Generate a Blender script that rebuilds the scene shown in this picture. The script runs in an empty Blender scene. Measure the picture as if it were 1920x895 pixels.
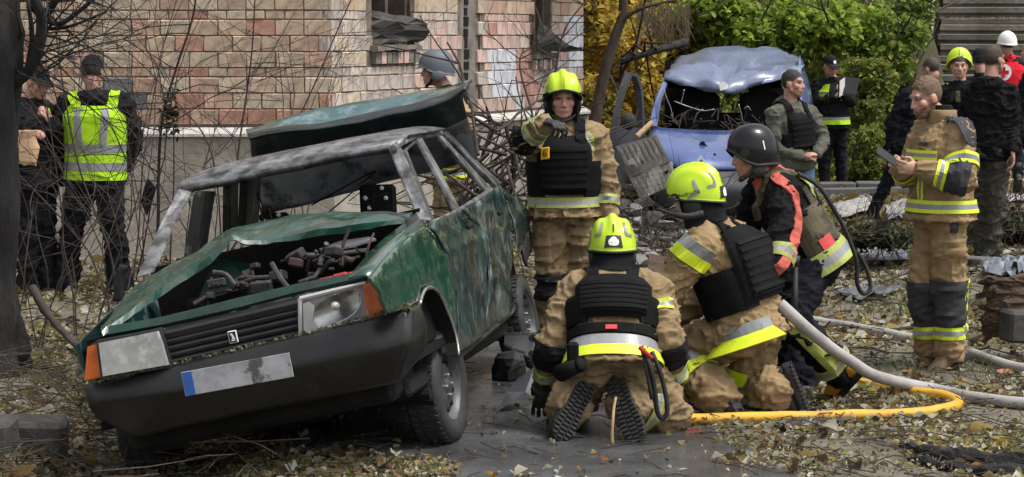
import bpy, bmesh, math, random
import numpy as np
from mathutils import Vector, Matrix
from mathutils.bvhtree import BVHTree

random.seed(7)
RNG = np.random.default_rng(11)
SC = bpy.context.scene
COL = SC.collection

# ---------------------------------------------------------------- camera
F = 4200.0                      # focal length in photo pixels (photo is 1920 wide)
CX, CY, HOR, EYE = 960.0, 447.5, 64.0, 2.04
PITCH = math.atan((CY - HOR) / F)
cam_d = bpy.data.cameras.new('camera')
cam_d.sensor_width = 36.0
cam_d.lens = 36.0 * F / 1920.0
cam_d.clip_end = 2000
cam = bpy.data.objects.new('camera', cam_d)
cam.location = (0, 0, EYE)
cam.rotation_euler = (math.pi / 2 - PITCH, 0, 0)
COL.objects.link(cam)
SC.camera = cam

# ---------------------------------------------------------------- daylight: overcast
SUN_EL, SUN_AZ = 64.0, 112.0     # azimuth clockwise from +Y (the view direction): behind and right of the camera
world = bpy.data.worlds.new('World')
SC.world = world
world.use_nodes = True
wn, wl = world.node_tree.nodes, world.node_tree.links
for n in list(wn): wn.remove(n)
wo = wn.new('ShaderNodeOutputWorld'); wb = wn.new('ShaderNodeBackground')
sky = wn.new('ShaderNodeTexSky'); sky.sky_type = 'NISHITA'; sky.sun_disc = False
sky.sun_elevation = math.radians(SUN_EL); sky.sun_rotation = math.radians(SUN_AZ)
sky.dust_density = 4.0; sky.air_density = 1.0; sky.ozone_density = 1.0
hs = wn.new('ShaderNodeHueSaturation'); hs.inputs['Saturation'].default_value = 0.22
wb.inputs['Strength'].default_value = 0.13
wl.new(sky.outputs[0], hs.inputs['Color']); wl.new(hs.outputs[0], wb.inputs['Color']); wl.new(wb.outputs[0], wo.inputs['Surface'])
sun_d = bpy.data.lights.new('sun', 'SUN'); sun_d.energy = 1.5; sun_d.angle = math.radians(12); sun_d.color = (1.0, 0.96, 0.9)
sun = bpy.data.objects.new('sun', sun_d); COL.objects.link(sun)
_az, _el = math.radians(SUN_AZ), math.radians(SUN_EL)
sun_dir = Vector((math.sin(_az) * math.cos(_el), math.cos(_az) * math.cos(_el), math.sin(_el)))
sun.rotation_euler = (-sun_dir).to_track_quat('-Z', 'Y').to_euler()
SC.view_settings.view_transform = 'Standard'
SC.view_settings.look = 'None'
SC.view_settings.exposure = 0.88
SC.view_settings.gamma = 1.0
SC.cycles.max_bounces = 6

# ---------------------------------------------------------------- photo pixel <-> place
cp, sp = math.cos(PITCH), math.sin(PITCH)
def ray(px, py):
    x, y = (px - CX) / F, -(py - CY) / F
    return Vector((x, cp + y * sp, -sp + y * cp))
def P(px, py, Y):
    """the point of the pixel's line of sight that lies Y metres ahead of the camera"""
    d = ray(px, py); return Vector((0, 0, EYE)) + d * (Y / d.y)
def G(px, py, z=0.0):
    d = ray(px, py); return Vector((0, 0, EYE)) + d * ((z - EYE) / d.z)

# ---------------------------------------------------------------- numpy noise
def _hash(i, j, k, s):
    h = (i * 374761393 + j * 668265263 + k * 2147483647 + s * 974711) & 0xffffffff
    h = ((h ^ (h >> 13)) * 1274126177) & 0xffffffff
    return ((h ^ (h >> 16)) & 0xffff) / 65535.0
def vnoise(p, s=0):
    p = np.asarray(p, float); i = np.floor(p).astype(np.int64); f = p - i; f = f * f * (3 - 2 * f)
    out = 0
    for a in (0, 1):
        for b in (0, 1):
            for c in (0, 1):
                w = (f[:, 0] if a else 1 - f[:, 0]) * (f[:, 1] if b else 1 - f[:, 1]) * (f[:, 2] if c else 1 - f[:, 2])
                out = out + w * _hash(i[:, 0] + a, i[:, 1] + b, i[:, 2] + c, s)
    return out * 2 - 1
def fbm(p, s=0, oct=3):
    p = np.asarray(p, float); o = 0; a = 1.0
    for k in range(oct):
        o = o + a * vnoise(p * (2.03 ** k) + 17.3 * k, s + k); a *= 0.5
    return o

# ---------------------------------------------------------------- objects
def tag(o, label=None, cat=None, group=None, kind=None):
    if label: o['label'] = label
    if cat: o['category'] = cat
    if group: o['group'] = group
    if kind: o['kind'] = kind
    return o
def empty(name, loc=(0, 0, 0), label=None, cat=None, group=None):
    o = bpy.data.objects.new(name, None); COL.objects.link(o); o.location = loc
    o.empty_display_size = 0.1
    return tag(o, label, cat, group)
def link(name, me, parent=None, world_space=True):
    o = bpy.data.objects.new(name, me); COL.objects.link(o)
    if parent is not None:
        o.parent = parent
        if world_space: o.matrix_parent_inverse = wm(parent).inverted()
    return o
def wm(o):
    m = o.matrix_parent_inverse @ o.matrix_basis if o.parent else o.matrix_basis
    return wm(o.parent) @ m if o.parent else m.copy()
def mesh(name, V, Fc, mats, parent=None, mi=None, smooth=False, col=None, world_space=True):
    me = bpy.data.meshes.new(name)
    V = np.asarray(V, float).reshape(-1, 3)
    me.from_pydata(V.tolist(), [], [list(map(int, f)) for f in Fc])
    mats = mats if isinstance(mats, (list, tuple)) else [mats]
    for m in mats: me.materials.append(m)
    if mi is not None: me.polygons.foreach_set('material_index', np.asarray(mi, np.int32))
    if smooth: me.polygons.foreach_set('use_smooth', np.ones(len(me.polygons), bool))
    if col is not None: set_col(me, col)
    me.update()
    return link(name, me, parent, world_space)
def set_col(me, col):
    a = me.color_attributes.new('Col', 'FLOAT_COLOR', 'POINT')
    c = np.ones((len(me.vertices), 4)); c[:, :3] = col
    a.data.foreach_set('color', c.ravel())
class MB:
    """collects shapes for ONE mesh object"""
    def __init__(s): s.v = []; s.f = []; s.m = []; s.c = []; s.n = 0
    def add(s, V, Fc, mi=0, col=None):
        V = np.asarray(V, float).reshape(-1, 3)
        s.v.append(V); s.f += [tuple(int(i) + s.n for i in f) for f in Fc]; s.m += [mi] * len(Fc); s.n += len(V)
        s.c.append(np.tile(np.asarray(col if col is not None else (.5, .5, .5), float), (len(V), 1)) if col is None or np.ndim(col) == 1 else np.asarray(col))
        return s
    def box(s, c, sz, R=None, mi=0, bev=0.0):
        x, y, z = np.asarray(sz, float) / 2
        if bev > 0:
            b = min(bev, x * .9, y * .9, z * .9); V = []
            for sx in (-1, 1):
                for sy in (-1, 1):
                    for sz_ in (-1, 1):
                        V += [(sx * x, sy * (y - b), sz_ * (z - b)), (sx * (x - b), sy * y, sz_ * (z - b)), (sx * (x - b), sy * (y - b), sz_ * z)]
            V = np.array(V); bm = bmesh.new(); vs = [bm.verts.new(v) for v in V]
            r = bmesh.ops.convex_hull(bm, input=vs); bm.verts.index_update()
            Fc = [[v.index for v in f.verts] for f in bm.faces]; V = np.array([v.co[:] for v in bm.verts]); bm.free()
        else:
            V = np.array([(a, b_, c_) for a in (-x, x) for b_ in (-y, y) for c_ in (-z, z)])
            Fc = [(0, 1, 3, 2), (4, 6, 7, 5), (0, 4, 5, 1), (2, 3, 7, 6), (0, 2, 6, 4), (1, 5, 7, 3)]
        if R is not None: V = V @ np.array(R).T
        return s.add(V + np.asarray(c), Fc, mi)
    def tube(s, pts, r, n=6, mi=0, cap=True, col=None):
        V, Fc = tube(pts, r, n, cap); return s.add(V, Fc, mi, col)
    def obj(s, name, mats, parent=None, smooth=False, color=False, world_space=True):
        V = np.concatenate(s.v) if s.v else np.zeros((0, 3))
        return mesh(name, V, s.f, mats, parent, s.m, smooth, np.concatenate(s.c) if color else None, world_space)
def nrm(v):
    v = np.asarray(v, float); return v / max(1e-9, np.linalg.norm(v))
def frame(d, ref=(0, 0, 1)):
    d = nrm(d); ref = np.asarray(ref, float)
    if abs(d @ nrm(ref)) > .97: ref = np.array((1., 0, 0))
    a = nrm(np.cross(ref, d)); b = np.cross(d, a); return a, b, d
def tube(pts, r, n=6, cap=True):
    pts = np.asarray([tuple(p) for p in pts], float); r = np.broadcast_to(np.asarray(r, float), (len(pts),))
    T = np.gradient(pts, axis=0); V = []; a = None
    for i, p in enumerate(pts):
        t = nrm(T[i])
        if a is None: a, b, _ = frame(t)
        a = nrm(a - t * (a @ t)); b = np.cross(t, a)
        for k in range(n):
            q = 2 * math.pi * k / n; V.append(p + r[i] * (math.cos(q) * a + math.sin(q) * b))
    Fc = [(i * n + k, i * n + (k + 1) % n, (i + 1) * n + (k + 1) % n, (i + 1) * n + k) for i in range(len(pts) - 1) for k in range(n)]
    if cap: Fc += [tuple(range(n))[::-1], tuple((len(pts) - 1) * n + k for k in range(n))]
    return np.array(V), Fc
def spline(pts, m=8):
    """Catmull-Rom through the points"""
    p = np.asarray([tuple(q) for q in pts], float); p = np.vstack([2 * p[0] - p[1], p, 2 * p[-1] - p[-2]]); out = []
    for i in range(1, len(p) - 2):
        for k in range(m):
            t = k / m
            out.append(.5 * (2 * p[i] + (p[i + 1] - p[i - 1]) * t + (2 * p[i - 1] - 5 * p[i] + 4 * p[i + 1] - p[i + 2]) * t * t + (3 * p[i] - p[i - 1] - 3 * p[i + 1] + p[i + 2]) * t ** 3))
    out.append(p[-2]); return np.array(out)
def loft(secs, n=24, cap=True):
    """secs: (centre, half side, half forward, side vec, forward vec[, power])"""
    V = []
    for sx in secs:
        c, hw, hd, sv, fv = sx[:5]; pw = sx[5] if len(sx) > 5 else 2.4
        for k in range(n):
            q = 2 * math.pi * k / n; ca, sa = math.cos(q), math.sin(q)
            V.append(np.asarray(c) + hw * math.copysign(abs(ca) ** (2 / pw), ca) * np.asarray(sv) + hd * math.copysign(abs(sa) ** (2 / pw), sa) * np.asarray(fv))
    m = len(secs)
    Fc = [(i * n + k, i * n + (k + 1) % n, (i + 1) * n + (k + 1) % n, (i + 1) * n + k) for i in range(m - 1) for k in range(n)]
    if cap: Fc += [tuple(range(n))[::-1], tuple((m - 1) * n + k for k in range(n))]
    return np.array(V), Fc
def capsule(p0, r0, p1, r1, n=14, flat=None):
    p0 = np.asarray(p0, float); p1 = np.asarray(p1, float); d = p1 - p0; L = np.linalg.norm(d)
    a, b, t = frame(d if L > 1e-6 else (0, 0, 1))
    if flat is not None:
        a = nrm(np.asarray(flat[0], float) - t * (t @ np.asarray(flat[0], float))); b = np.cross(t, a)
    secs = []
    for q in (-80, -55, -28): secs.append((p0 + t * r0 * math.sin(math.radians(q)), r0 * math.cos(math.radians(q))))
    secs.append((p0, r0)); secs.append(((p0 + p1) / 2, (r0 + r1) / 2)); secs.append((p1, r1))
    for q in (28, 55, 80): secs.append((p1 + t * r1 * math.sin(math.radians(q)), r1 * math.cos(math.radians(q))))
    fs = flat[1] if flat is not None else 1.0
    return loft([(c, r * fs, r, a, b, 2) for c, r in secs], n)
def ellipsoid(c, rs, fr=None, n=16, m=10):
    """rs along the axes of frame fr (rows)"""
    fr = np.eye(3) if fr is None else np.asarray(fr, float); secs = []
    for i in range(m + 1):
        q = -math.pi / 2 + math.pi * (i + .15) / (m + .3)
        secs.append((np.asarray(c, float) + fr[2] * rs[2] * math.sin(q), rs[0] * math.cos(q), rs[1] * math.cos(q), fr[0], fr[1], 2))
    return loft(secs, n)
def grid_faces(nu, nv, wrap=False):
    return [(i * nv + j, i * nv + (j + 1) % nv, (i + 1) * nv + (j + 1) % nv, (i + 1) * nv + j) for i in range(nu - 1) for j in range(nv if wrap else nv - 1)]
def slab(Pts, th, nu, nv, nrmsign=1):
    """grid of points -> closed sheet of thickness th"""
    Pg = np.asarray(Pts, float).reshape(nu, nv, 3)
    N = np.cross(np.gradient(Pg, axis=0), np.gradient(Pg, axis=1)); N /= np.maximum(1e-9, np.linalg.norm(N, axis=2, keepdims=True)); N *= nrmsign
    A = Pg.reshape(-1, 3); B = (Pg - N * th).reshape(-1, 3); k = nu * nv
    Fc = grid_faces(nu, nv) + [tuple(k + i for i in f[::-1]) for f in grid_faces(nu, nv)]
    e = [(i, 0) for i in range(nu)] + [(nu - 1, j) for j in range(1, nv)] + [(i, nv - 1) for i in range(nu - 2, -1, -1)] + [(0, j) for j in range(nv - 2, 0, -1)]
    e = [i * nv + j for i, j in e]
    for a, b in zip(e, e[1:] + e[:1]): Fc.append((b, a, a + k, b + k))
    return np.vstack([A, B]), Fc
def poly_prism(poly, off):
    """planar outline (3-D points) extruded by vector off"""
    A = np.asarray([tuple(p) for p in poly], float); n = len(A); V = np.vstack([A, A + np.asarray(off, float)])
    return V, [tuple(range(n)), tuple(range(2 * n - 1, n - 1, -1))] + [(i, i + n, (i + 1) % n + n, (i + 1) % n) for i in range(n)]
def remesh(V, Fc, vox, smooth=4, fac=.5):
    me = bpy.data.meshes.new('t'); me.from_pydata(np.asarray(V).tolist(), [], [list(f) for f in Fc]); me.update()
    o = bpy.data.objects.new('t', me); COL.objects.link(o)
    m = o.modifiers.new('r', 'REMESH'); m.mode = 'VOXEL'; m.voxel_size = vox; m.adaptivity = 0
    if smooth:
        s = o.modifiers.new('s', 'SMOOTH'); s.factor = fac; s.iterations = smooth
    dg = bpy.context.evaluated_depsgraph_get(); dg.update(); ev = o.evaluated_get(dg); r = ev.to_mesh()
    n = len(r.vertices); A = np.empty(n * 3); r.vertices.foreach_get('co', A); N = np.empty(n * 3); r.vertices.foreach_get('normal', N)
    fs = [tuple(p.vertices) for p in r.polygons]
    ev.to_mesh_clear(); bpy.data.objects.remove(o); bpy.data.meshes.remove(me)
    return A.reshape(-1, 3), fs, N.reshape(-1, 3)

# ---------------------------------------------------------------- materials
def mat(name, c1, c2=None, rough=.7, r2=None, scale=8.0, metal=0.0, bump=0.0, bscale=None, detail=6.0, stretch=None,
        vcol=False, wave=None, fold=0.0, fscale=7.0, c3=None, s3=3.0, t3=(.5, .62), spec=.5, coat=0.0, fac=(.35, .65), objrand=0.0, emit=None, trans=0.0, sss=0.0):
    m = bpy.data.materials.new(name); m.use_nodes = True; nt = m.node_tree; N, L = nt.nodes, nt.links
    b = N['Principled BSDF']; b.inputs['Metallic'].default_value = metal; b.inputs['Specular IOR Level'].default_value = spec
    b.inputs['Coat Weight'].default_value = coat; b.inputs['Transmission Weight'].default_value = trans
    if sss: b.inputs['Subsurface Weight'].default_value = sss; b.inputs['Subsurface Radius'].default_value = (.02, .008, .005); b.inputs['Subsurface Scale'].default_value = .5
    tc = N.new('ShaderNodeTexCoord'); vec = tc.outputs['Object']
    if stretch:
        mp = N.new('ShaderNodeMapping'); mp.inputs['Scale'].default_value = stretch; L.new(vec, mp.inputs[0]); vec = mp.outputs[0]
    def noise(s, d=detail, ro=.6):
        n = N.new('ShaderNodeTexNoise'); n.inputs['Scale'].default_value = s; n.inputs['Detail'].default_value = d; n.inputs['Roughness'].default_value = ro; L.new(vec, n.inputs['Vector']); return n
    def ramp(src, a, b_):
        r = N.new('ShaderNodeMapRange'); r.inputs[1].default_value = a; r.inputs[2].default_value = b_; L.new(src, r.inputs[0]); return r.outputs[0]
    n1 = noise(scale); f1 = ramp(n1.outputs['Fac'], *fac)
    def mix(f, a, b_, mode='MIX'):
        x = N.new('ShaderNodeMix'); x.data_type = 'RGBA'; x.blend_type = mode
        if isinstance(f, float): x.inputs[0].default_value = f
        else: L.new(f, x.inputs[0])
        for i, q in ((6, a), (7, b_)):
            if isinstance(q, tuple): x.inputs[i].default_value = (*q, 1)
            else: L.new(q, x.inputs[i])
        return x.outputs[2]
    c2 = c2 if c2 is not None else tuple(x * .78 for x in c1)
    if vcol:
        at = N.new('ShaderNodeAttribute'); at.attribute_name = 'Col'
        col = mix(f1, at.outputs['Color'], c2, 'MULTIPLY') if c2 else at.outputs['Color']
    else:
        col = mix(f1, tuple(c1), tuple(c2))
    if c3 is not None:
        n3 = noise(s3, 8, .7); col = mix(ramp(n3.outputs['Fac'], *t3), col, tuple(c3))
    if objrand:
        oi = N.new('ShaderNodeObjectInfo'); hv = N.new('ShaderNodeHueSaturation'); rr = N.new('ShaderNodeMapRange')
        rr.inputs[3].default_value = 1 - objrand; rr.inputs[4].default_value = 1 + objrand
        L.new(oi.outputs['Random'], rr.inputs[0]); L.new(rr.outputs[0], hv.inputs['Value']); L.new(col, hv.inputs['Color']); col = hv.outputs[0]
    L.new(col, b.inputs['Base Color'])
    if r2 is None: b.inputs['Roughness'].default_value = rough
    else:
        nr = noise(scale * .7); rr = N.new('ShaderNodeMapRange'); rr.inputs[1].default_value = .38; rr.inputs[2].default_value = .62
        rr.inputs[3].default_value = rough; rr.inputs[4].default_value = r2; L.new(nr.outputs['Fac'], rr.inputs[0]); L.new(rr.outputs[0], b.inputs['Roughness'])
    if bump:
        bp = N.new('ShaderNodeBump'); bp.inputs['Strength'].default_value = 1.0; bp.inputs['Distance'].default_value = bump
        if wave:
            w = N.new('ShaderNodeTexWave'); w.inputs['Scale'].default_value = wave; w.inputs['Distortion'].default_value = 3; L.new(vec, w.inputs['Vector']); L.new(w.outputs['Fac'], bp.inputs['Height'])
        else:
            nb = noise(bscale or scale * 3, 8, .65); L.new(nb.outputs['Fac'], bp.inputs['Height'])
        if fold:
            b2 = N.new('ShaderNodeBump'); b2.inputs['Strength'].default_value = 1.0; b2.inputs['Distance'].default_value = fold
            nf = noise(fscale, 3, .45); nf.noise_type = 'RIDGED_MULTIFRACTAL'; nf.inputs['Distortion'].default_value = .6; nf.normalize = True; L.new(nf.outputs['Fac'], b2.inputs['Height']); L.new(b2.outputs[0], bp.inputs['Normal'])
        L.new(bp.outputs[0], b.inputs['Normal'])
    if emit: b.inputs['Emission Color'].default_value = (*emit, 1); b.inputs['Emission Strength'].default_value = 1
    return m
M = {}
def srgb(r, g, b):
    return tuple((x / 255 / 12.92) if x <= 10 else ((x / 255 + .055) / 1.055) ** 2.4 for x in (r, g, b))
# ================================================================ SETTING
def sstep(a, b, x): t = np.clip((x - a) / (b - a), 0, 1); return t * t * (3 - 2 * t)
def gz(x, y):
    x = np.asarray(x, float); y = np.asarray(y, float)
    p = np.stack([x * .9, y * .9, 0 * x], -1).reshape(-1, 3)
    n = (fbm(p, 3, 3)).reshape(x.shape) * .022
    n = n * np.clip(1.4 - np.exp(-((x - .2) ** 2 + (y - 11.5) ** 2) / 3) * 1.2, .15, 1)
    dip = -.17 * np.exp(-((x + 1.85) / .55) ** 4 - ((y - 11.9) / 2.2) ** 4)
    rise = sstep(23, 30, y) * .12 + sstep(15, 19.5, y) * sstep(-.8, -2, x) * .05
    return n + dip + rise
def gzf(x, y): return float(gz(np.array([x]), np.array([y]))[0])
def GG(px, py):
    p = G(px, py)
    for _ in range(4): p = G(px, py, gzf(p.x, p.y))
    return p
def road_mask(x, y):
    right = np.interp(y, [8, 10.3, 11, 11.8, 14, 18], [1.7, 1.28, 1.1, .85, .5, .35])
    left = np.interp(y, [8, 10.55, 10.9, 14, 18], [-.35, -.35, -1.25, -1.15, -1.0])
    p = np.stack([x * 2.3, y * 2.3, 0 * x], -1).reshape(-1, 3)
    n = fbm(p, 21, 4).reshape(x.shape) * .22
    return np.minimum(np.minimum(right - x, x - left), 17 - y) + n

M['ground'] = mat('ground', (.085, .07, .048), (.17, .15, .115), rough=.95, scale=3.0, bump=.012, bscale=40, c3=(.07, .085, .03), s3=1.6, t3=(.52, .66))
M['asphalt'] = mat('asphalt', (.04, .041, .044), (.085, .087, .091), rough=.04, r2=.4, scale=2.2, bump=.0035, bscale=160, c3=(.04, .036, .03), s3=3.5, t3=(.54, .68))
M['hill'] = mat('hill', (.035, .04, .014), (.07, .05, .02), rough=1, scale=2.5, bump=.05, bscale=12)
xs = np.concatenate([np.linspace(-400, -14, 12), np.linspace(-9, -3.2, 14), np.linspace(-3, 4, 120), np.linspace(4.3, 14, 24), np.linspace(20, 400, 12)])
ys = np.concatenate([np.linspace(-60, 6, 10), np.linspace(8, 16, 130), np.linspace(16.2, 34, 60), np.linspace(40, 700, 12)])
Xg, Yg = np.meshgrid(xs, ys, indexing='ij'); Zg = gz(Xg, Yg)
tag(mesh('ground', np.stack([Xg, Yg, Zg], -1).reshape(-1, 3), [f[::-1] for f in grid_faces(len(xs), len(ys))], M['ground'], smooth=True), kind='structure')
xs = np.linspace(-1.8, 2.2, 130); ys = np.linspace(8, 17.5, 260)
Xg, Yg = np.meshgrid(xs, ys, indexing='ij'); Zg = gz(Xg, Yg) + .007; mk = road_mask(Xg, Yg)
mkf = mk.ravel()
fs = [f[::-1] for f in grid_faces(len(xs), len(ys)) if min(mkf[i] for i in f) > 0]
tag(mesh('road', np.stack([Xg, Yg, Zg], -1).reshape(-1, 3), fs, M['asphalt'], smooth=True), kind='structure')
# hillside behind
def hz(x, y):
    z = np.maximum(0, y - 30.2) * .75
    zs = np.maximum(0, y - 32.2) * .5 - .35
    t = sstep(5.2, 6.0, x - (y - 32) * .21)
    return np.minimum(z * (1 - t) + zs * t, 16) + .1
xs = np.linspace(-60, 60, 150); ys = np.concatenate([np.linspace(29.6, 44, 40), np.linspace(46, 120, 20)])
Xg, Yg = np.meshgrid(xs, ys, indexing='ij'); Zg = hz(Xg, Yg) + .12 * fbm(np.stack([Xg, Yg, 0 * Xg], -1).reshape(-1, 3) * .7, 8, 3).reshape(Xg.shape) - .25 * (Yg < 30)
tag(mesh('hill', np.stack([Xg, Yg, Zg], -1).reshape(-1, 3), [f[::-1] for f in grid_faces(len(xs), len(ys))], M['hill'], smooth=True), kind='structure')

# ---------------------------------------------------------------- brick building
M['mortar'] = mat('mortar', (.10, .08, .065), (.17, .14, .11), rough=1, scale=9, bump=.006)
M['plaster'] = mat('plaster', (.35, .32, .27), (.26, .235, .195), rough=.95, scale=3, bump=.012, bscale=14, c3=(.15, .13, .105), s3=1.8, t3=(.5, .72))
M['cement'] = mat('cement', (.5, .49, .46), (.38, .36, .33), rough=.95, scale=6, bump=.01, bscale=22)
M['concrete'] = mat('concrete', (.2, .18, .155), (.12, .105, .09), rough=.95, scale=5, bump=.01, bscale=25)
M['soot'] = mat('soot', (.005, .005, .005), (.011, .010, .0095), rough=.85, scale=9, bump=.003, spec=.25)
M['window_wood'] = mat('window_wood', (.10, .07, .05), (.05, .04, .03), rough=.9, scale=10, bump=.004)
M['dark_tin'] = mat('dark_tin', (.028, .026, .024), (.05, .047, .043), rough=.6, r2=.85, scale=4, bump=.004)
BR = dict(tan=(.52, .385, .275), beige=(.50, .40, .295), sand=(.55, .445, .335), red=(.455, .245, .175), pink=(.51, .335, .25), gray=(.17, .17, .18), pale=(.52, .45, .385), dust=(.43, .375, .33),
          white=(.60, .62, .66), wpink=(.54, .38, .33), blush=(.5, .27, .22))
for k, c in BR.items():
    M['brick_' + k] = mat('brick_' + k, c, tuple(x * .72 for x in c), rough=.93, scale=11, bump=.004, bscale=45, objrand=.13,
                          c3=(.17, .135, .105) if k not in ('white',) else (.40, .33, .3), s3=6 if k in ('pale', 'dust', 'wpink', 'blush') else 4, t3=(.54, .70), stretch=(2.6, 2.6, .5) if k in ('pale', 'dust', 'wpink', 'blush', 'white') else (1, 1, .8))
bld = empty('brick_building', (-1.63, 20.1, 0), 'weathered brick building on a plastered plinth with two blown out windows', 'building')
WO = np.array([-1.63, 20.1, 0.])
PL = [(np.array([-1., 0, 0]), np.array([0., -1, 0]), 8.0), (np.array([.386, .9225, 0]), np.array([.9225, -.386, 0]), 6.36)]
def on_plane2(px, py):
    """u, z on the receding facade where the line of sight meets it"""
    d = np.array(ray(px, py)); o = np.array([0, 0, EYE]); n = PL[1][1]; t = (WO - o) @ n / (d @ n); p = o + d * t
    return (p - WO) @ PL[1][0], p[2]
wins = []
for (x0, x1, yb) in ((699, 779, 86), (1000, 1034, 102)):
    wins.append((on_plane2(x0, yb)[0], on_plane2(x1, yb)[0], on_plane2((x0 + x1) / 2, yb)[1]))
strip = (on_plane2(866, 100)[0], on_plane2(902, 100)[0])
BT = 6.0                                        # height of the wall
def wall_box(mb, pl, u0, u1, z0, z1, d0, d1, mi=0):
    """box on facade pl between u0..u1, z0..z1, from d0 behind to d1 in front of the brick faces"""
    U, N, _ = PL[pl]; c = WO + U * (u0 + u1) / 2 + N * (d0 + d1) / 2; c = c + np.array([0, 0, (z0 + z1) / 2])
    R = np.stack([U, N, [0, 0, 1]], 1)
    mb.box(c, (u1 - u0, abs(d1 - d0), z1 - z0), R, mi)
mb = MB()
wall_box(mb, 0, 0.02, 8, 1.2, BT, -.35, -.012)
edges = [0.02, wins[0][0], wins[0][1], strip[0], strip[1], wins[1][0], wins[1][1], 6.36]
for a, b, k in zip(edges[:-1], edges[1:], range(7)):
    if k == 1: wall_box(mb, 1, a, b, 1.2, wins[0][2] - .16, -.35, -.012); wall_box(mb, 1, a, b, 3.5, BT, -.35, -.012)
    elif k == 5: wall_box(mb, 1, a, b, 1.2, wins[1][2] - .16, -.35, -.012); wall_box(mb, 1, a, b, 3.5, BT, -.35, -.012)
    elif k == 3: wall_box(mb, 1, a, b, 1.2, BT, -.35, -.09)
    else: wall_box(mb, 1, a, b, 1.2, BT, -.35, -.012)
mb.obj('wall', M['mortar'], bld)
mb = MB(); wall_box(mb, 0, -.03, 8, -.1, 1.13, -.4, .05); wall_box(mb, 1, -.03, 6.4, -.1, 1.13, -.4, .05); mb.obj('plinth', M['plaster'], bld)
mb = MB()
for pl in (0, 1):
    U, N, L_ = PL[pl]; a = WO + U * -.04; b = WO + U * (L_ + .02)
    prof = [(-.05, 1.125), (.085, 1.125), (.085, 1.15), (.0, 1.205), (-.05, 1.205)]
    V = [list(q + N * d + np.array([0, 0, z])) for q in (a, b) for d, z in prof]
    mb.add(V, [(0, 1, 2, 3, 4), (9, 8, 7, 6, 5)] + [(i, i + 5, (i + 1) % 5 + 5, (i + 1) % 5) for i in range(5)])
mb.obj('ledge', M['cement'], bld)
mb = MB(); wall_box(mb, 1, strip[0] + .01, strip[1] - .01, 1.21, BT, -.088, -.03); mb.obj('concrete_strip', M['concrete'], bld)
mb = MB()
for k in range(14):
    z = 1.35 + .11 * k; wall_box(mb, 1, strip[0] + .1 + .03 * random.random(), strip[0] + .19 + .05 * random.random(), z, z + .075 + .03 * random.random(), -.05, -.024 + .01 * random.random(), 0)
mb.obj('crack', M['soot'], bld)
# room behind the windows
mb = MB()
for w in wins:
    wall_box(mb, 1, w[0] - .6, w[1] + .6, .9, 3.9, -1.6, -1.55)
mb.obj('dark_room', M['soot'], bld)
# bricks: separate pieces where the photo shows them, the higher courses joined
bmeshes = {}
def brick_mesh(w, h):
    key = (round(w, 3), round(h, 3), random.randrange(3))
    if key not in bmeshes:
        mb = MB(); mb.box((0, 0, 0), (w, .05, h), bev=.006)
        V = mb.v[0] + RNG.normal(0, .0026, mb.v[0].shape)
        me = bpy.data.meshes.new('brick'); me.from_pydata(V.tolist(), [], mb.f); me.materials.append(None); bmeshes[key] = me
    return bmeshes[key]
rest = MB(); restn = 0; nb = 0
def px_of(p):
    v = np.asarray(p) - np.array([0, 0, EYE]); fw = v[1] * cp - v[2] * sp; up = v[1] * sp + v[2] * cp
    return CX + F * v[0] / fw, CY - F * up / fw
rest_cols = ['tan', 'beige', 'pink']
def brick_kind(pl, px, py, low):
    r = random.random()
    if pl == 0:
        if 205 < px < 262 and 150 < py < 205: return 'gray'
        if low: return 'red' if r < .5 else 'pink' if r < .85 else 'tan'
        if px > 604: return 'dust' if r < .5 else 'red' if r < .75 else 'pale'
        if r < .09: return 'red'
        if r < .27: return 'pink'
        return ('tan', 'beige', 'sand', 'tan')[int(r * 997) % 4]
    if 916 < px < 968 and 85 < py < 178: return 'white'
    if 925 < px < 972 and py < 205 and py > 150: return 'white' if r < .6 else 'wpink'
    if 938 < px < 1000 and 85 < py: return 'blush' if r < .8 else 'red'
    if 1040 < px: return 'white' if r < .72 else ('blush' if px > 1062 and r < .9 else 'wpink')
    if 905 < px < 1000: return 'wpink' if r < .6 else 'blush' if r < .75 else 'pale'
    if px > 780: return 'pale' if r < .6 else 'wpink'
    return 'pale' if r < .45 else 'dust' if r < .85 else 'sand'
for pl in (0, 1):
    U, N, L_ = PL[pl]; z = 1.232; row = 0
    ang = math.atan2(-N[0], N[1]) + math.pi
    while z < BT - .15:
        thin = row % 4 == 3; h = .083 if thin else .143; w = .172 if thin else .257
        u = -.022 - (w * .5 if row % 2 else 0)
        while u < L_ - .02:
            w0 = max(u, -.022 if pl == 0 else -.004); w1 = min(u + w - .009, L_); u += w
            if w1 - w0 < .05: continue
            uc, zc = (w0 + w1) / 2, z + h / 2 - .006
            if pl == 1:
                if strip[0] - .02 < uc < strip[1] + .02: continue
                bad = False
                for wi in wins:
                    if wi[0] - .06 < uc < wi[1] + .06 and wi[2] - .17 < zc < 3.5: bad = True
                if bad: continue
            c = WO + U * uc + N * (-.025 + random.gauss(0, .0025)); c = c + np.array([0, 0, zc])
            px, py = px_of(c)
            if px > -40 and py > -22 and nb < 300:
                k = brick_kind(pl, px, py, row == 0)
                o = bpy.data.objects.new('brick', brick_mesh(w1 - w0, h - .011)); COL.objects.link(o)
                o.parent = bld; o.matrix_parent_inverse = wm(bld).inverted(); o.location = c; o.rotation_euler = (random.gauss(0, .004), random.gauss(0, .004), ang + random.gauss(0, .004))
                o.material_slots[0].link = 'OBJECT'; o.material_slots[0].material = M['brick_' + k]; nb += 1
            else:
                R = np.stack([U, N, [0, 0, 1]], 1); rest.box(c, (w1 - w0, .05, h - .011), R, int(random.random() * 2.4))
        z += h; row += 1
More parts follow.
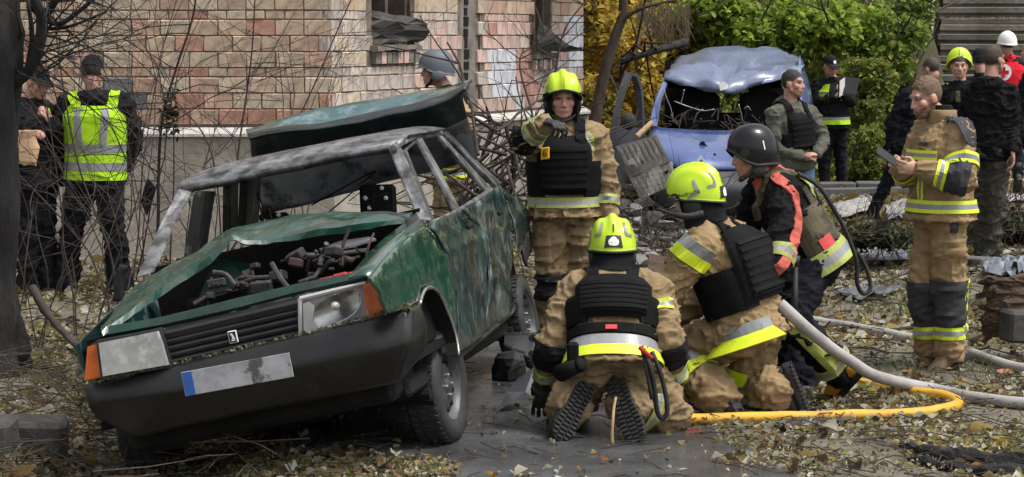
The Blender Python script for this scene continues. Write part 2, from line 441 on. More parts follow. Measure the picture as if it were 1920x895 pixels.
tag(rest.obj('brickwork', [M['brick_' + k] for k in rest_cols], bld), kind='stuff')
# windows: frames, ragged sill with a row of small upright bricks, bent tin
for wi, (u0, u1, zb) in enumerate(wins):
    mb = MB(); 
    wall_box(mb, 1, u0, u0 + .07, zb, 3.5, -.34, -.08); wall_box(mb, 1, u1 - .07, u1, zb, 3.5, -.34, -.08)
    wall_box(mb, 1, u0 + .07, u1 - .07, zb, zb + .06, -.32, -.1); um = u0 + (u1 - u0) * .55; wall_box(mb, 1, um, um + .06, zb + .06, 3.5, -.3, -.12)
    fr = mb.obj('window', M['window_wood'], bld)
    mb = MB()
    for k in range(7):
        a = u0 - .05 + (u1 - u0 + .1) * k / 7; wall_box(mb, 1, a, a + (u1 - u0 + .1) / 7 - .003, zb - .055 + .02 * random.random(), zb + .015 * random.random(), -.3, .05 + .03 * random.random())
    mb.obj('sill', M['concrete'], fr)
    nd = 8
    dm = None
    for k in range(nd):
        a = u0 - .02 + (u1 - u0 + .04) * k / nd; mb = MB(); wall_box(mb, 1, a + .008, a + (u1 - u0 + .04) / nd - .012, zb - .165, zb - .058, -.1, .045 - .01 * random.random())
        mb.obj('brick', M['brick_wpink'] if random.random() < .6 else M['concrete'], fr)
    # bent tin hanging out of the opening
    n1, n2 = 7, 7; pts = []
    for i in range(n1):
        for j in range(n2):
            s, t = i / (n1 - 1), j / (n2 - 1)
            if wi == 0:
                u = u0 + .1 + (u1 - u0 - .1) * s; zz = zb + .02 + (.34 - .12 * s) * t; out = .02 + .12 * s * math.sin(t * 2.6) - .22 * (1 - s)
            else:
                u = u0 - .1 + (u1 - u0 + .5) * s * (1 - .6 * t); zz = zb + .03 + .5 * t * (1 - s * .85); out = .06 + .32 * (1 - t) * s + .05 * math.sin(3 * t)
            q = WO + PL[1][0] * u + PL[1][1] * (out + .02 * random.gauss(0, 1)); pts.append((q[0], q[1], zz + .012 * random.gauss(0, 1)))
    V, fc = slab(pts, .006, n1, n2)
    tag(mesh('tin_flashing', V, fc, M['dark_tin'], bld), None)

# ---------------------------------------------------------------- stairs up the slope
M['step'] = mat('step', (.20, .185, .16), (.115, .105, .09), rough=.95, scale=4, bump=.012, bscale=22, c3=(.10, .085, .04), s3=2.5, t3=(.5, .62), objrand=.28)
st = empty('staircase', (6.0, 32, 0), 'wide weathered concrete staircase climbing the slope behind the people', 'staircase')
sd = np.array([.21, .978, 0]); sx = np.array([.978, -.21, 0]); SO = np.array([5.98, 32, .1]); RS = np.stack([sx, sd, [0, 0, 1]], 1)
tm = None
for k in range(26):
    c = SO + sd * (.3 * k + .21) + sx * 3.6 + np.array([0, 0, .15 * k + .055 - .1])
    if tm is None:
        mb = MB(); mb.box((0, 0, 0.02), (7.2, .34, .10), bev=.012); mb.box((0, .03, -.06), (7.2, .27, .1))
        o = mb.obj('step', M['step'], st); tm = o.data
    else: o = link('step', tm, st)
    o.location = c + np.array([random.gauss(0, .02), random.gauss(0, .02), .1 + random.gauss(0, .008)]); o.rotation_euler = (random.gauss(0, .01), random.gauss(0, .004), math.atan2(-sd[0], sd[1]))
for off in (-.1,):
    a = SO + sx * off; V, fc = poly_prism([a + np.array([0, 0, -.2]), a + np.array([0, 0, .35]), a + sd * 7.8 + np.array([0, 0, 4.3]), a + sd * 7.8 + np.array([0, 0, 3.5])], sx * -.16)
    mesh('stringer', V, fc, M['cement'], st)
# low kerbs in front of the green slope
M['kerb'] = mat('kerb', (.12, .12, .115), (.075, .075, .07), rough=.95, scale=7, bump=.008)
kb = empty('kerb', (3.5, 28.4, 0), 'long grey concrete kerb at the foot of the leafy slope', 'kerb')
kx = np.linspace(1.5, 5.2, 9)
for a, b in zip(kx[:-1], kx[1:]):
    mb = MB(); mb.box(((a + b) / 2, 27.9 - .12 * (a - 1.5) / 3.7, gzf(a, 28) + .04), (b - a - .006, .2, .15), bev=.02); mb.obj('kerb_stone', M['kerb'], kb)
# ================================================================ VEGETATION
def leaf_cloud(C, size, cols, up=.4, seed=0, cup=.25, aspect=.62, thick=0):
    """one bent leaf (two quads) per centre; cols (n,3)"""
    C = np.asarray(C, float); n = len(C); r = np.random.default_rng(seed)
    N = r.normal(size=(n, 3)); N[:, 2] = np.abs(N[:, 2]) + up; N /= np.linalg.norm(N, axis=1, keepdims=True)
    A = np.cross(N, r.normal(size=(n, 3))); A /= np.linalg.norm(A, axis=1, keepdims=True); B = np.cross(N, A)
    s = (np.asarray(size) * r.uniform(.65, 1.3, n))[:, None]; h = s * .5; w = s * .5 * aspect * r.uniform(.8, 1.2, (n, 1)); cu = cup * s * r.uniform(.2, 1.2, (n, 1))
    V = np.stack([C - A * h, C - A * h * .1 + B * w + N * cu, C + A * h, C - A * h * .1 - B * w + N * cu, C + A * h * .55 + B * w * .62 + N * cu * .8, C + A * h * .55 - B * w * .62 + N * cu * .8], 1)
    i = np.arange(n)[:, None] * 6
    Fc = np.concatenate([i + np.array([[0, 2, 4, 1]]), i + np.array([[0, 3, 5, 2]])], 0)
    return V.reshape(-1, 3), Fc, np.repeat(np.asarray(cols), 6, 0)
M['leaf'] = mat('leaf', (1, 1, 1), (.82, .82, .8), rough=.55, scale=30, vcol=True, spec=.35)
nt = M['leaf'].node_tree; pb = nt.nodes['Principled BSDF']
tl = nt.nodes.new('ShaderNodeBsdfTranslucent'); mx = nt.nodes.new('ShaderNodeMixShader'); mx.inputs[0].default_value = .5
src = pb.inputs['Base Color'].links[0].from_socket; nt.links.new(src, tl.inputs[0]); nt.links.new(pb.outputs[0], mx.inputs[1]); nt.links.new(tl.outputs[0], mx.inputs[2])
nt.links.new(mx.outputs[0], nt.nodes['Material Output'].inputs['Surface'])
M['bark'] = mat('bark', (.075, .058, .042), (.035, .027, .02), rough=.95, scale=14, bump=.012, bscale=30, stretch=(1, 1, .3))
M['charred'] = mat('charred', (.016, .014, .013), (.006, .006, .006), rough=.75, r2=.95, scale=12, bump=.03, bscale=22, stretch=(1, 1, .22), c3=(.05, .036, .027), s3=2.5, t3=(.55, .7))
M['twig'] = mat('twig', (.028, .021, .017), (.055, .042, .035), rough=.9, scale=8)
M['dry'] = mat('dry', (.16, .115, .07), (.09, .065, .04), rough=.95, scale=12)
def pal(cols, n, jit=.18):
    cols = np.array(cols); c = cols[RNG.integers(0, len(cols), n)] * RNG.uniform(1 - jit, 1 + jit, (n, 1)); return np.clip(c, 0, 1)
def limb(mb, p, d, L, r, depth, spread=.5, n=5, grav=0.0, kids=3, mi=0):
    pts = [np.array(p, float)]; d = nrm(d); st = L / 5
    for k in range(5):
        d = nrm(d + RNG.normal(0, .13, 3) + np.array([0, 0, grav])); pts.append(pts[-1] + d * st)
    mb.tube(pts, np.linspace(r, r * .55, 6), n, mi, cap=False); tips = [pts[-1]]
    if depth > 0:
        for k in range(kids):
            i = RNG.integers(2, 6); q = nrm(d + RNG.normal(0, spread, 3)); tips += limb(mb, pts[i], q, L * RNG.uniform(.5, .8), r * .55, depth - 1, spread, max(3, n - 1), grav, kids, mi)
    return tips
def plant(name, label, cat, base, h, clumps, nleaf, lsize, cols, trunk_r=.04, group=None, bark='bark', up=.4, kids=3, depth=2, lean=(0, 0, 1)):
    """trunk with limbs, and a crown of leaves in uneven clumps: clumps (centre, radii)"""
    base = np.array(base, float); e = empty(name, base, label, cat, group)
    mb = MB(); limb(mb, base - np.array([0, 0, .08]), lean, h, trunk_r, depth, .45, 7, .03, kids)
    mb.obj('trunk', M[bark], e, smooth=True)
    cs = []
    tot = sum(r[0] * r[1] * r[2] for _, r in clumps)
    for c, r in clumps:
        n = int(nleaf * (r[0] * r[1] * r[2]) / tot); q = RNG.normal(size=(n, 3)); q /= np.linalg.norm(q, axis=1, keepdims=True)
        q = q * RNG.uniform(.25, 1.0, (n, 1)) ** .6 * np.array(r); q = q + np.array(c)
        keep = fbm(q * 2.6 / max(.5, min(r)), int(RNG.integers(99)), 2) > -.28
        cs.append(q[keep])
    C = np.concatenate(cs); t = fbm(C * 2.2, 5, 2)[:, None]
    col = pal(cols, len(C)) * (1 + .35 * np.clip(t, -1, 1))
    V, Fc, cc = leaf_cloud(C, lsize, np.clip(col, 0, 1), up, int(RNG.integers(1e6)))
    mesh('crown', V, Fc, M['leaf'], e, smooth=False, col=cc)
    return e
GREEN = [(.15, .22, .045), (.12, .18, .04), (.20, .27, .05), (.085, .13, .032), (.24, .25, .06)]
LIME = [(.29, .40, .05), (.23, .33, .045), (.35, .43, .08), (.17, .25, .04)]
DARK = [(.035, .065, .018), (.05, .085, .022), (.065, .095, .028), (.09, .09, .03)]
YEL = [(.68, .48, .055), (.56, .38, .05), (.46, .28, .05), (.70, .56, .12), (.30, .18, .04), (.40, .38, .07)]
OLIVE = [(.20, .195, .055), (.14, .145, .045), (.27, .23, .065), (.18, .12, .045)]
def veg(name, label, cat, px, py, Y, rx, rz, nleaf, lsize, cols, base_py=None, ry=None, group=None, extra=(), tr=.04, up=.4):
    c = np.array(P(px, py, Y)); s = Y / F; rx, rz = rx * s, rz * s; ry = ry or (rx + rz) * .45
    g0 = float(hz(np.array([c[0]]), np.array([c[1]]))[0]) if Y > 30.2 else gzf(c[0], c[1])
    base = (c[0] + .1 * RNG.normal(), c[1] + .1, g0)
    cl = [(c, (rx * .62, ry * .7, rz * .62))]
    for k in range(7):
        q = RNG.normal(size=3); q /= np.linalg.norm(q); f = RNG.uniform(.3, .5)
        cl.append((c + q * np.array([rx, ry, rz]) * .62, (rx * f, ry * f, rz * f)))
    return plant(name, label, cat, base, max(.5, c[2] - g0), cl, nleaf, lsize, cols, tr, group, up=up)
gy = 'yellow autumn shrubs beside the brick building'
veg('yellow_shrub', 'tall yellow autumn shrub touching the far corner of the brick building', 'shrub', 1120, 60, 27.5, 75, 120, 3200, .11, YEL, group=gy)
veg('yellow_shrub', 'yellow shrub rising above the open van door', 'shrub', 1190, 110, 30.0, 95, 110, 3600, .11, YEL, group=gy)
veg('yellow_shrub', 'low yellow shrub behind the open van door', 'shrub', 1140, 235, 27.5, 80, 95, 3200, .11, YEL + [(.13, .16, .03)], group=gy)
veg('yellow_shrub', 'golden shrub growing up the slope behind the van roof', 'shrub', 1255, 90, 31, 80, 110, 3000, .12, YEL + OLIVE, group=gy)
veg('yellow_shrub', 'yellow shrub highest up the slope over the brown fallen branch', 'shrub', 1170, -30, 34, 110, 90, 2200, .13, YEL, group=gy)
gg = 'green shrubs on the slope'
veg('maple_shrub', 'bright green maple shrub directly above the crushed van roof', 'shrub', 1370, 45, 30.6, 120, 75, 2600, .15, LIME, group=gg)
veg('maple_shrub', 'light green maple bush above the dented right corner of the van roof', 'shrub', 1490, 40, 31.5, 110, 80, 2600, .14, LIME, group=gg)
veg('maple_shrub', 'lime green leafy bush just over the cap of the officer with the notebook', 'shrub', 1565, 60, 30.3, 85, 65, 1700, .13, LIME, group=gg)
veg('leafy_shrub', 'dark leafy shrub behind the back end of the blue van', 'shrub', 1420, 150, 31, 150, 110, 2800, .12, GREEN + LIME, group=gg)
veg('leafy_shrub', 'big dark green shrub spilling down beside the staircase', 'shrub', 1650, 70, 31, 105, 100, 3000, .11, GREEN + LIME, group=gg)
veg('leafy_shrub', 'small leaved ivy mound behind the notebook of the police officer', 'shrub', 1625, 190, 29.8, 80, 90, 4200, .075, GREEN + OLIVE + LIME, group=gg)
veg('leafy_shrub', 'olive green ivy mound reaching down to the kerb', 'shrub', 1640, 300, 29.0, 65, 85, 3800, .07, OLIVE + GREEN + LIME, group=gg)
veg('leafy_shrub', 'green shrub overhanging the top left end of the stair side wall', 'shrub', 1705, 10, 33, 55, 60, 1500, .10, GREEN, group=gg)
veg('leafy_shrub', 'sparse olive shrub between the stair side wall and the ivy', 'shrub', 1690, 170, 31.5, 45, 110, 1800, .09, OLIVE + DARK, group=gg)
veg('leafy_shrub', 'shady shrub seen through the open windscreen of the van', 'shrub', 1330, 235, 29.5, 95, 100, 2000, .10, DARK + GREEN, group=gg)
veg('leafy_shrub', 'leafy shrub at the back of the slope filling the skyline over the van', 'shrub', 1420, -60, 36, 220, 110, 3000, .15, GREEN + OLIVE, group=gg)
veg('leafy_shrub', 'green shrub on the skyline over the staircase edge', 'shrub', 1620, -50, 36, 140, 100, 2400, .14, GREEN + DARK, group=gg)
veg('weed_clump', 'bright green weeds growing at the foot of the yellow shrub by the van door', 'weeds', 1115, 330, 25.5, 40, 60, 700, .10, LIME, tr=.012)
# leaf carpet hanging on the slope itself
n = 26000; x = RNG.uniform(-1.5, 6.2, n); y = RNG.uniform(29.3, 37, n)
keep = x < 5.5 + (y - 32) * .2
x, y = x[keep], y[keep]; z = np.where(y > 29.7, hz(x, y), gz(x, y)) + RNG.uniform(0, .22, len(x))
yel = sstep(1.8, 3.0, x + RNG.normal(0, .5, len(x)))[:, None]
cc = pal(YEL, len(x)) * (1 - yel) + pal(GREEN + LIME + OLIVE, len(x)) * yel
V, Fc, cc = leaf_cloud(np.stack([x, y, z], -1), .11, cc, .5, 77)
tag(mesh('undergrowth', V, Fc, M['leaf'], col=cc), kind='stuff')
# slender tree and hanging dead branch by the yellow shrubs
t = empty('slender_tree', P(1112, 330, 25), 'slender grey brown tree with a crooked trunk beside the pointing firefighter', 'tree')
mb = MB(); Yt = 25.0
tp = spline([P(1108, 345, Yt), P(1114, 260, Yt), P(1122, 190, Yt), P(1137, 125, Yt), P(1155, 65, Yt), P(1168, 25, Yt), P(1166, -30, Yt), P(1150, -120, Yt), P(1160, -220, Yt)], 5)
mb.tube(tp, np.linspace(.072, .042, len(tp)), 8); mb.tube(spline([P(1163, 45, Yt), P(1185, 25, Yt - .1), P(1215, 12, Yt - .2), P(1262, 0, Yt - .2)], 4), np.linspace(.03, .012, 13), 5)
mb.obj('trunk', M['bark'], t, smooth=True)
C = np.concatenate([np.array(P(1150 + 60 * a, -150 + 60 * b, Yt + .6 * c))[None] for a, b, c in RNG.normal(size=(700, 3))]); V, Fc, cc = leaf_cloud(C, .12, pal(YEL, 700), .4, 5)
mesh('crown', V, Fc, M['leaf'], t, col=cc)
mb = MB(); bp = spline([P(1165, 118, 27), P(1200, 104, 27), P(1240, 92, 27.2), P(1285, 80, 27.6)], 5); mb.tube(bp, np.linspace(.03, .055, len(bp)), 7)
for k in range(9): mb.tube([bp[k + 2], bp[k + 2] + RNG.normal(0, .12, 3), bp[k + 2] + RNG.normal(0, .25, 3)], [.02, .014, .006], 4)
tag(mb.obj('broken_branch', M['charred'], smooth=True), 'thick dark broken branch hanging in the yellow leaves', 'branch')
C = np.concatenate([np.array(P(RNG.uniform(1195, 1295), RNG.uniform(0, 55), 30 + RNG.uniform(-.3, .3)))[None] for _ in range(190)])
mb = MB()
for c in C: mb.tube([c, c + np.array([RNG.normal(0, .03), 0, -.12]), c + np.array([RNG.normal(0, .06), 0, -.3])], [.007, .006, .003], 3)
tag(mb.obj('dead_grass', M['dry']), kind='stuff')

# charred tree at the left edge
Yc = 13.4
t = empty('charred_tree', P(-6, 690, Yc), 'thick charred tree trunk at the edge of the photo with black bark', 'tree')
mb = MB(); tp = spline([P(-2, 705, Yc), P(-4, 640, Yc), P(-8, 520, Yc), P(-2, 380, Yc), P(0, 220, Yc), P(4, 60, Yc), P(-2, -120, Yc), P(-20, -400, Yc)], 6)
rr = np.interp(np.arange(len(tp)), [0, 5, 12, 20, 30, 42], [.24, .17, .125, .112, .116, .1]); V, Fc = tube(tp, rr, 28)
nr = V - np.repeat(tp, 28, 0); V = V + nrm(nr) * 0 + nr * (fbm(V * np.array([16, 16, 3]), 4, 4)[:, None] * .34)
mb.add(V, Fc); mb.obj('trunk', M['charred'], t, smooth=True)
mb = MB()
for pts, r0, r1 in (([(22, 160), (52, 135), (72, 90), (78, 40), (66, 0), (40, -60)], .038, .028), ([(76, 60), (92, 20), (120, -20)], .03, .02), ([(70, 30), (110, 45), (150, 20), (185, -10)], .018, .012),
                    ([(72, 25), (58, 10), (50, -30)], .02, .015), ([(80, 55), (130, 50), (200, 22)], .012, .007), ([(50, 140), (60, 70), (52, 0)], .02, .012)):
    q = spline([P(a, b, Yc - .05 * i) for i, (a, b) in enumerate(pts)], 5); mb.tube(q, np.linspace(r0, r1, len(q)), 8)
for k in range(34):
    a = np.array(P(RNG.uniform(20, 90), RNG.uniform(-20, 150), Yc)); limb(mb, a, (RNG.uniform(.1, 1), RNG.normal(0, .4), RNG.uniform(-.5, .6)), RNG.uniform(.25, .7), .006, 2, .5, 4, -.02, 2)
mb.obj('limbs', M['charred'], t, smooth=True)
# bare thicket between the camera and the wall
gb = 'bare shrubs along the wall'
def bare(label, px, py, stems, h, seed, sp=.32, r=.0065, kids=3, depth=2):
    stems = max(4, int(stems * .6))
    b = GG(px, py); e = empty('bare_shrub', b, label, 'shrub', gb); mb = MB()
    for k in range(stems):
        a = RNG.uniform(0, 6.28); d = (math.cos(a) * sp * RNG.uniform(.2, 1.3), math.sin(a) * sp, 1)
        limb(mb, (b.x + .08 * RNG.normal(), b.y + .08 * RNG.normal(), b.z - .05), d, h * RNG.uniform(.6, 1.1), r * RNG.uniform(.7, 1.15), depth, .6, 5, -.01, kids)
    mb.obj('stems', M['twig'], e); return e
for lb, px, py, stn, h in (('bare twiggy shrub in front of the hi-vis officer', 150, 640, 8, 1.7), ('bare shrub tangled at the foot of the charred tree', 60, 660, 9, 1.5), ('leafless shrub at the near front corner of the green car', 215, 610, 7, 1.5),
                       ('bare shrub behind the left windscreen pillar of the green car', 330, 585, 8, 2.0), ('leafless shrub against the plinth behind the car roof', 430, 530, 8, 2.1), ('bare shrub behind the raised tailgate', 560, 520, 7, 2.2),
                       ('thin leafless shrub beside the officer with the paper bag', 110, 560, 6, 2.3), ('wispy leafless shrub near the wall left of the car roof', 260, 535, 7, 2.3)):
    bare(lb, px, py, stn, h, 0)
for lb, pts, r0, Yb in (('dark slender sapling trunk standing before the plinth', [(292, 560), (297, 400), (297, 340), (304, 226), (330, 130), (362, 30), (372, -60)], .014, 15.5),
                        ('thin sapling leaning right across the brick corner', [(400, 520), (470, 410), (520, 300), (580, 180), (640, 40), (700, -90)], .009, 16.5),
                        ('slim curved sapling by the tailgate edge', [(420, 540), (445, 300), (470, 120), (478, 0), (480, -60)], .009, 16.0),
                        ('thin dark sapling between officer and car', [(225, 600), (205, 470), (150, 320), (118, 160), (100, 20)], .009, 14.6),
                        ('arching twig stem that crosses the bricks over the hi-vis officer', [(420, 560), (400, 300), (330, 190), (230, 90), (120, 30)], .007, 15.2)):
    q = spline([P(a, b, Yb) for a, b in pts], 6); e = empty('bare_sapling', q[0], lb, 'sapling', 'bare saplings along the wall'); mb = MB(); mb.tube(q, np.linspace(r0, r0 * .45, len(q)), 6)
    for k in range(15):
        i = RNG.integers(4, len(q) - 1); limb(mb, q[i], (RNG.choice([-1, 1]) * RNG.uniform(.4, 1), RNG.normal(0, .4), RNG.uniform(-.1, .8)), RNG.uniform(.3, .9), r0 * .32, 2, .5, 4, 0, 2)
    mb.obj('stem', M['charred'] if r0 > .01 else M['twig'], e, smooth=True)
# scorched leaves hanging on the dark sapling
C = np.array([P(318 + 9 * a, 215 + 24 * b, 15.4 + .05 * c) for a, b, c in RNG.normal(size=(60, 3))]); V, Fc, cc = leaf_cloud(C, .06, pal([(.03, .03, .015), (.06, .06, .02), (.02, .015, .01)], 60), .2, 9)
tag(mesh('dead_leaves', V, Fc, M['leaf'], col=cc), kind='stuff')
# hanging scrap of dark cloth on the twigs
pts = [P(277, 335, 15.6), P(291, 352, 15.55), P(286, 372, 15.6), P(275, 405, 15.6), P(264, 380, 15.65), P(270, 352, 15.6)]
V, Fc = poly_prism(pts, (0.004, .012, 0)); tag(mesh('cloth_scrap', V, Fc, M['soot']), 'dark torn cloth scrap hanging on twigs left of the car', 'cloth')
# brush heap between the car and the pointing firefighter
def brush(label, px0, px1, py0, py1, Y, n, r, L, mname='twig', arch=0.25):
    e = empty('brush_pile', GG((px0 + px1) / 2, py1), label, 'brush pile', 'heaps of branches'); mb = MB()
    for k in range(n):
        a = np.array(P(RNG.uniform(px0, px1), RNG.uniform(py0, py1), Y + RNG.normal(0, .35))); d = RNG.normal(size=3) * np.array([1, .6, .8]); limb(mb, a, d, L * RNG.uniform(.5, 1.3), r * RNG.uniform(.4, 1.3), 1, .5, 5, 0, 2)
    mb.obj('branches', M[mname], e, smooth=True)
brush('heap of dark broken branches between the green car and the pointing firefighter', 895, 985, 230, 440, 16.5, 85, .013, .7)
brush('pile of fresh cut green twigs behind the standing firefighter with the phone', 1600, 1705, 430, 465, 19.5, 110, .005, .28)
brush('pile of broken twigs behind the man in the black jacket', 1835, 1950, 395, 440, 21.8, 160, .006, .4)
for (a, b, Y, c_, n) in ((1650, 440, 19.5, 55, 1500), (1895, 425, 21.6, 55, 1300)):
    C = np.array([P(a + c_ * u, b + 14 * v - abs(u) * -8, Y + .3 * w) for u, v, w in RNG.normal(size=(n, 3)) * .7]); C[:, 2] = np.maximum(C[:, 2], .03)
    V, Fc, cc = leaf_cloud(C, .07, pal([(.035, .045, .015), (.06, .07, .025), (.09, .09, .05), (.02, .02, .012)], n), .3, int(a)); tag(mesh('wilted_leaves', V, Fc, M['leaf'], col=cc), kind='stuff')
for px, py, Y in ((1000, 250, 16.3), (1020, 200, 17.5)):
    q = spline([P(985, 330, 16.3), P(1002, 240, 16.3), P(975, 130, 16.4), P(982, 90, 16.5)] if px == 1000 else [P(1025, 300, 17.5), P(1042, 130, 17.5), P(1062, 50, 17.5), P(1110, -10, 17.6)], 6)
    e = empty('bare_sapling', q[0], 'thin bent bare stem rising from the branch heap' if px == 1000 else 'bare curved sapling just behind the green helmet of the pointing firefighter', 'sapling', 'bare saplings along the wall')
    mb = MB(); mb.tube(q, np.linspace(.012, .006, len(q)), 6)
    for k in range(7): limb(mb, q[RNG.integers(4, len(q) - 1)], (RNG.choice([-1, 1]), 0, .7), .35, .005, 1, .5, 4)
    mb.obj('stem', M['twig'], e)
# ================================================================ PEOPLE: tools
def cloth(n, c, c2=None, rough=.9, bump=.0012, bs=60, fold=.03, **k): M[n] = mat(n, c, c2, rough=rough, scale=7, bump=bump, bscale=bs, fold=fold, fscale=6, spec=.12, **k)
cloth('khaki', (.30, .212, .115), (.23, .16, .085), c3=(.17, .125, .07), s3=3, t3=(.6, .85))
cloth('khaki_dirty', (.26, .187, .105), (.19, .134, .074), c3=(.13, .098, .06), s3=3, t3=(.54, .8))
cloth('black_cloth', (.006, .006, .007), (.011, .011, .012))
cloth('vest_black', (.0045, .0045, .0055), (.0085, .0085, .0095), rough=.8, bs=160, fold=.012)
cloth('webbing', (.0065, .0065, .0075), (.011, .011, .012), rough=.75, bs=200, fold=.006)
cloth('navy_cloth', (.0065, .0072, .0105), (.011, .012, .016))
cloth('police_cloth', (.008, .0085, .011), (.015, .0155, .018))
cloth('gray_pad', (.050, .052, .058), (.036, .037, .042), rough=.7)
cloth('dark_pad', (.010, .010, .012), (.017, .017, .019), rough=.7)
cloth('hoodie', (.105, .105, .085), (.075, .076, .062))
cloth('jeans', (.10, .17, .28), (.16, .24, .36))
cloth('olive_trousers', (.062, .058, .046), (.045, .042, .034))
cloth('camo', (.13, .112, .075), (.09, .078, .05), c3=(.05, .045, .03), s3=9, t3=(.48, .54))
cloth('red_cloth', (.42, .045, .035), (.33, .035, .03))
cloth('salmon', (.50, .12, .09), (.40, .09, .07))
cloth('rc_red', (.58, .02, .035), (.46, .015, .025))
cloth('hivis', (.40, .68, .02), (.32, .56, .02), rough=.8)
M['tape_yellow'] = mat('tape_yellow', (.66, .78, .02), (.54, .65, .02), rough=.5, scale=12, c3=(.36, .4, .05), s3=9, t3=(.6, .75))
M['tape_silver'] = mat('tape_silver', (.25, .26, .27), (.185, .19, .195), rough=.4, scale=12)
M['tape_dull'] = mat('tape_dull', (.36, .40, .085), (.25, .275, .07), rough=.6, scale=12)
M['rubber'] = mat('rubber', (.008, .008, .009), (.018, .0175, .017), rough=.55, r2=.8, scale=14, bump=.002)
M['helmet_lime'] = mat('helmet_lime', (.47, .66, .012), (.40, .57, .012), rough=.25, r2=.42, scale=5, coat=.3, spec=.45, c3=(.26, .32, .05), s3=11, t3=(.6, .72))
M['helmet_black'] = mat('helmet_black', (.005, .005, .006), (.009, .009, .011), rough=.2, scale=6, coat=.12, spec=.3, c3=(.03, .035, .035), s3=16, t3=(.66, .8))
M['helmet_gray'] = mat('helmet_gray', (.085, .095, .115), (.07, .078, .095), rough=.6, scale=6)
M['helmet_white'] = mat('helmet_white', (.75, .75, .73), (.65, .65, .63), rough=.35, scale=6, coat=.2)
M['white_print'] = mat('white_print', (.75, .75, .75), rough=.6)
M['black_print'] = mat('black_print', (.012, .012, .012), rough=.5)
M['patch_yellow'] = mat('patch_yellow', (.85, .50, .02), rough=.7)
M['patch_red'] = mat('patch_red', (.62, .06, .06), (.5, .05, .05), rough=.7)
M['skin'] = mat('skin', (1, 1, 1), (.9, .86, .84), rough=.48, scale=26, vcol=True, spec=.4, bump=.0012, bscale=140)
M['hair_brown'] = mat('hair_brown', (.06, .04, .026), (.03, .02, .014), rough=.7, scale=60, bump=.004, bscale=160)
M['hair_fair'] = mat('hair_fair', (.145, .09, .05), (.08, .05, .03), rough=.7, scale=60, bump=.004, bscale=160)
M['hair_dark'] = mat('hair_dark', (.022, .017, .014), (.012, .01, .008), rough=.7, scale=60, bump=.004, bscale=160)
M['boot_yellow'] = mat('boot_yellow', (.58, .27, .025), (.42, .19, .02), rough=.6, scale=9, c3=(.15, .08, .03), s3=8, t3=(.56, .7))
M['leather'] = mat('leather', (.010, .0095, .009), (.02, .018, .016), rough=.5, r2=.75, scale=12, bump=.002)
M['boot_tan'] = mat('boot_tan', (.19, .125, .07), (.13, .085, .05), rough=.8, scale=12, bump=.002)
A3 = lambda v: np.array(v[:], float)
def solve(parent, px, py, L, s):
    """the depth on the pixel's line of sight at which the joint is L from its parent; s=+1 the far one"""
    o = np.array([0, 0, EYE]); d = nrm(ray(px, py)); w = o - parent; b = d @ w; c = w @ w - L * L; q = b * b - c
    t = -b if q < 0 else -b + s * math.sqrt(q)
    return o + d * t
SK = dict(hip=.095, thigh=.43, shank=.42, spine=.53, sh=.19, up=.30, fo=.265, hand=.09)
class Pose:
    """joints from where the photo shows them; k: name -> (px, py, depth offset | '+' | '-')"""
    def __init__(s, Y, S, k, head=(0, 0, 0)):
        s.Y, s.S, J = Y, S, {}
        par = dict(kl=('hl', 'thigh'), kr=('hr', 'thigh'), al=('kl', 'shank'), ar=('kr', 'shank'), el=('sl', 'up'), er=('sr', 'up'), wl=('el', 'fo'), wr=('er', 'fo'))
        for n, (px, py, d) in k.items():
            if d in ('+', '-'): J[n] = solve(J[par[n][0]], px, py, SK[par[n][1]] * S, 1 if d == '+' else -1)
            else: J[n] = A3(P(px, py, Y + d))
        s.J = J
        J['pelvis'] = (J['hl'] + J['hr']) / 2
        s.pl = nrm(J['hl'] - J['hr']); s.sl = nrm(J['sl'] - J['sr'])
        s.up = nrm(J['neck'] - J['pelvis'])
        s.pf = nrm(np.cross(s.pl, s.up)); s.sf = nrm(np.cross(s.sl, s.up))
        s.pl = np.cross(s.up, s.pf); s.sl2 = np.cross(s.up, s.sf)
        yaw, pit, rol = [math.radians(q) for q in head]
        f = np.array([math.sin(yaw) * math.cos(pit), -math.cos(yaw) * math.cos(pit), -math.sin(pit)])
        l = nrm(np.cross([0, 0, 1], f)); u = np.cross(f, l)
        s.hl_, s.hf, s.hu = l * math.cos(rol) + u * math.sin(rol), f, u * math.cos(rol) - l * math.sin(rol)
        s.root = None
    def H(s, a, f, u): return s.J['head'] + s.S * (s.hl_ * a + s.hf * f + s.hu * u)   # left, forward, up of the head's centre
    def spine(s, t, f=0.0): return s.J['pelvis'] + (s.J['neck'] - s.J['pelvis']) * t + (s.pf * (1 - t) + s.sf * t) * f * s.S
    def sec(s, t, hw, hd, f=0.0, pw=2.4):
        q = min(1, max(0, t)); l = nrm(s.pl * (1 - q) + s.sl2 * q); fw = np.cross(l, s.up)
        return (s.spine(t, f), hw * s.S, hd * s.S, l, fw, pw)
class Soup:
    def __init__(s): s.v = []; s.f = []; s.n = 0
    def __iadd__(s, vf):
        s.v.append(vf[0]); s.f += [tuple(i + s.n for i in f) for f in vf[1]]; s.n += len(vf[0]); return s
    def get(s): return np.concatenate(s.v), s.f
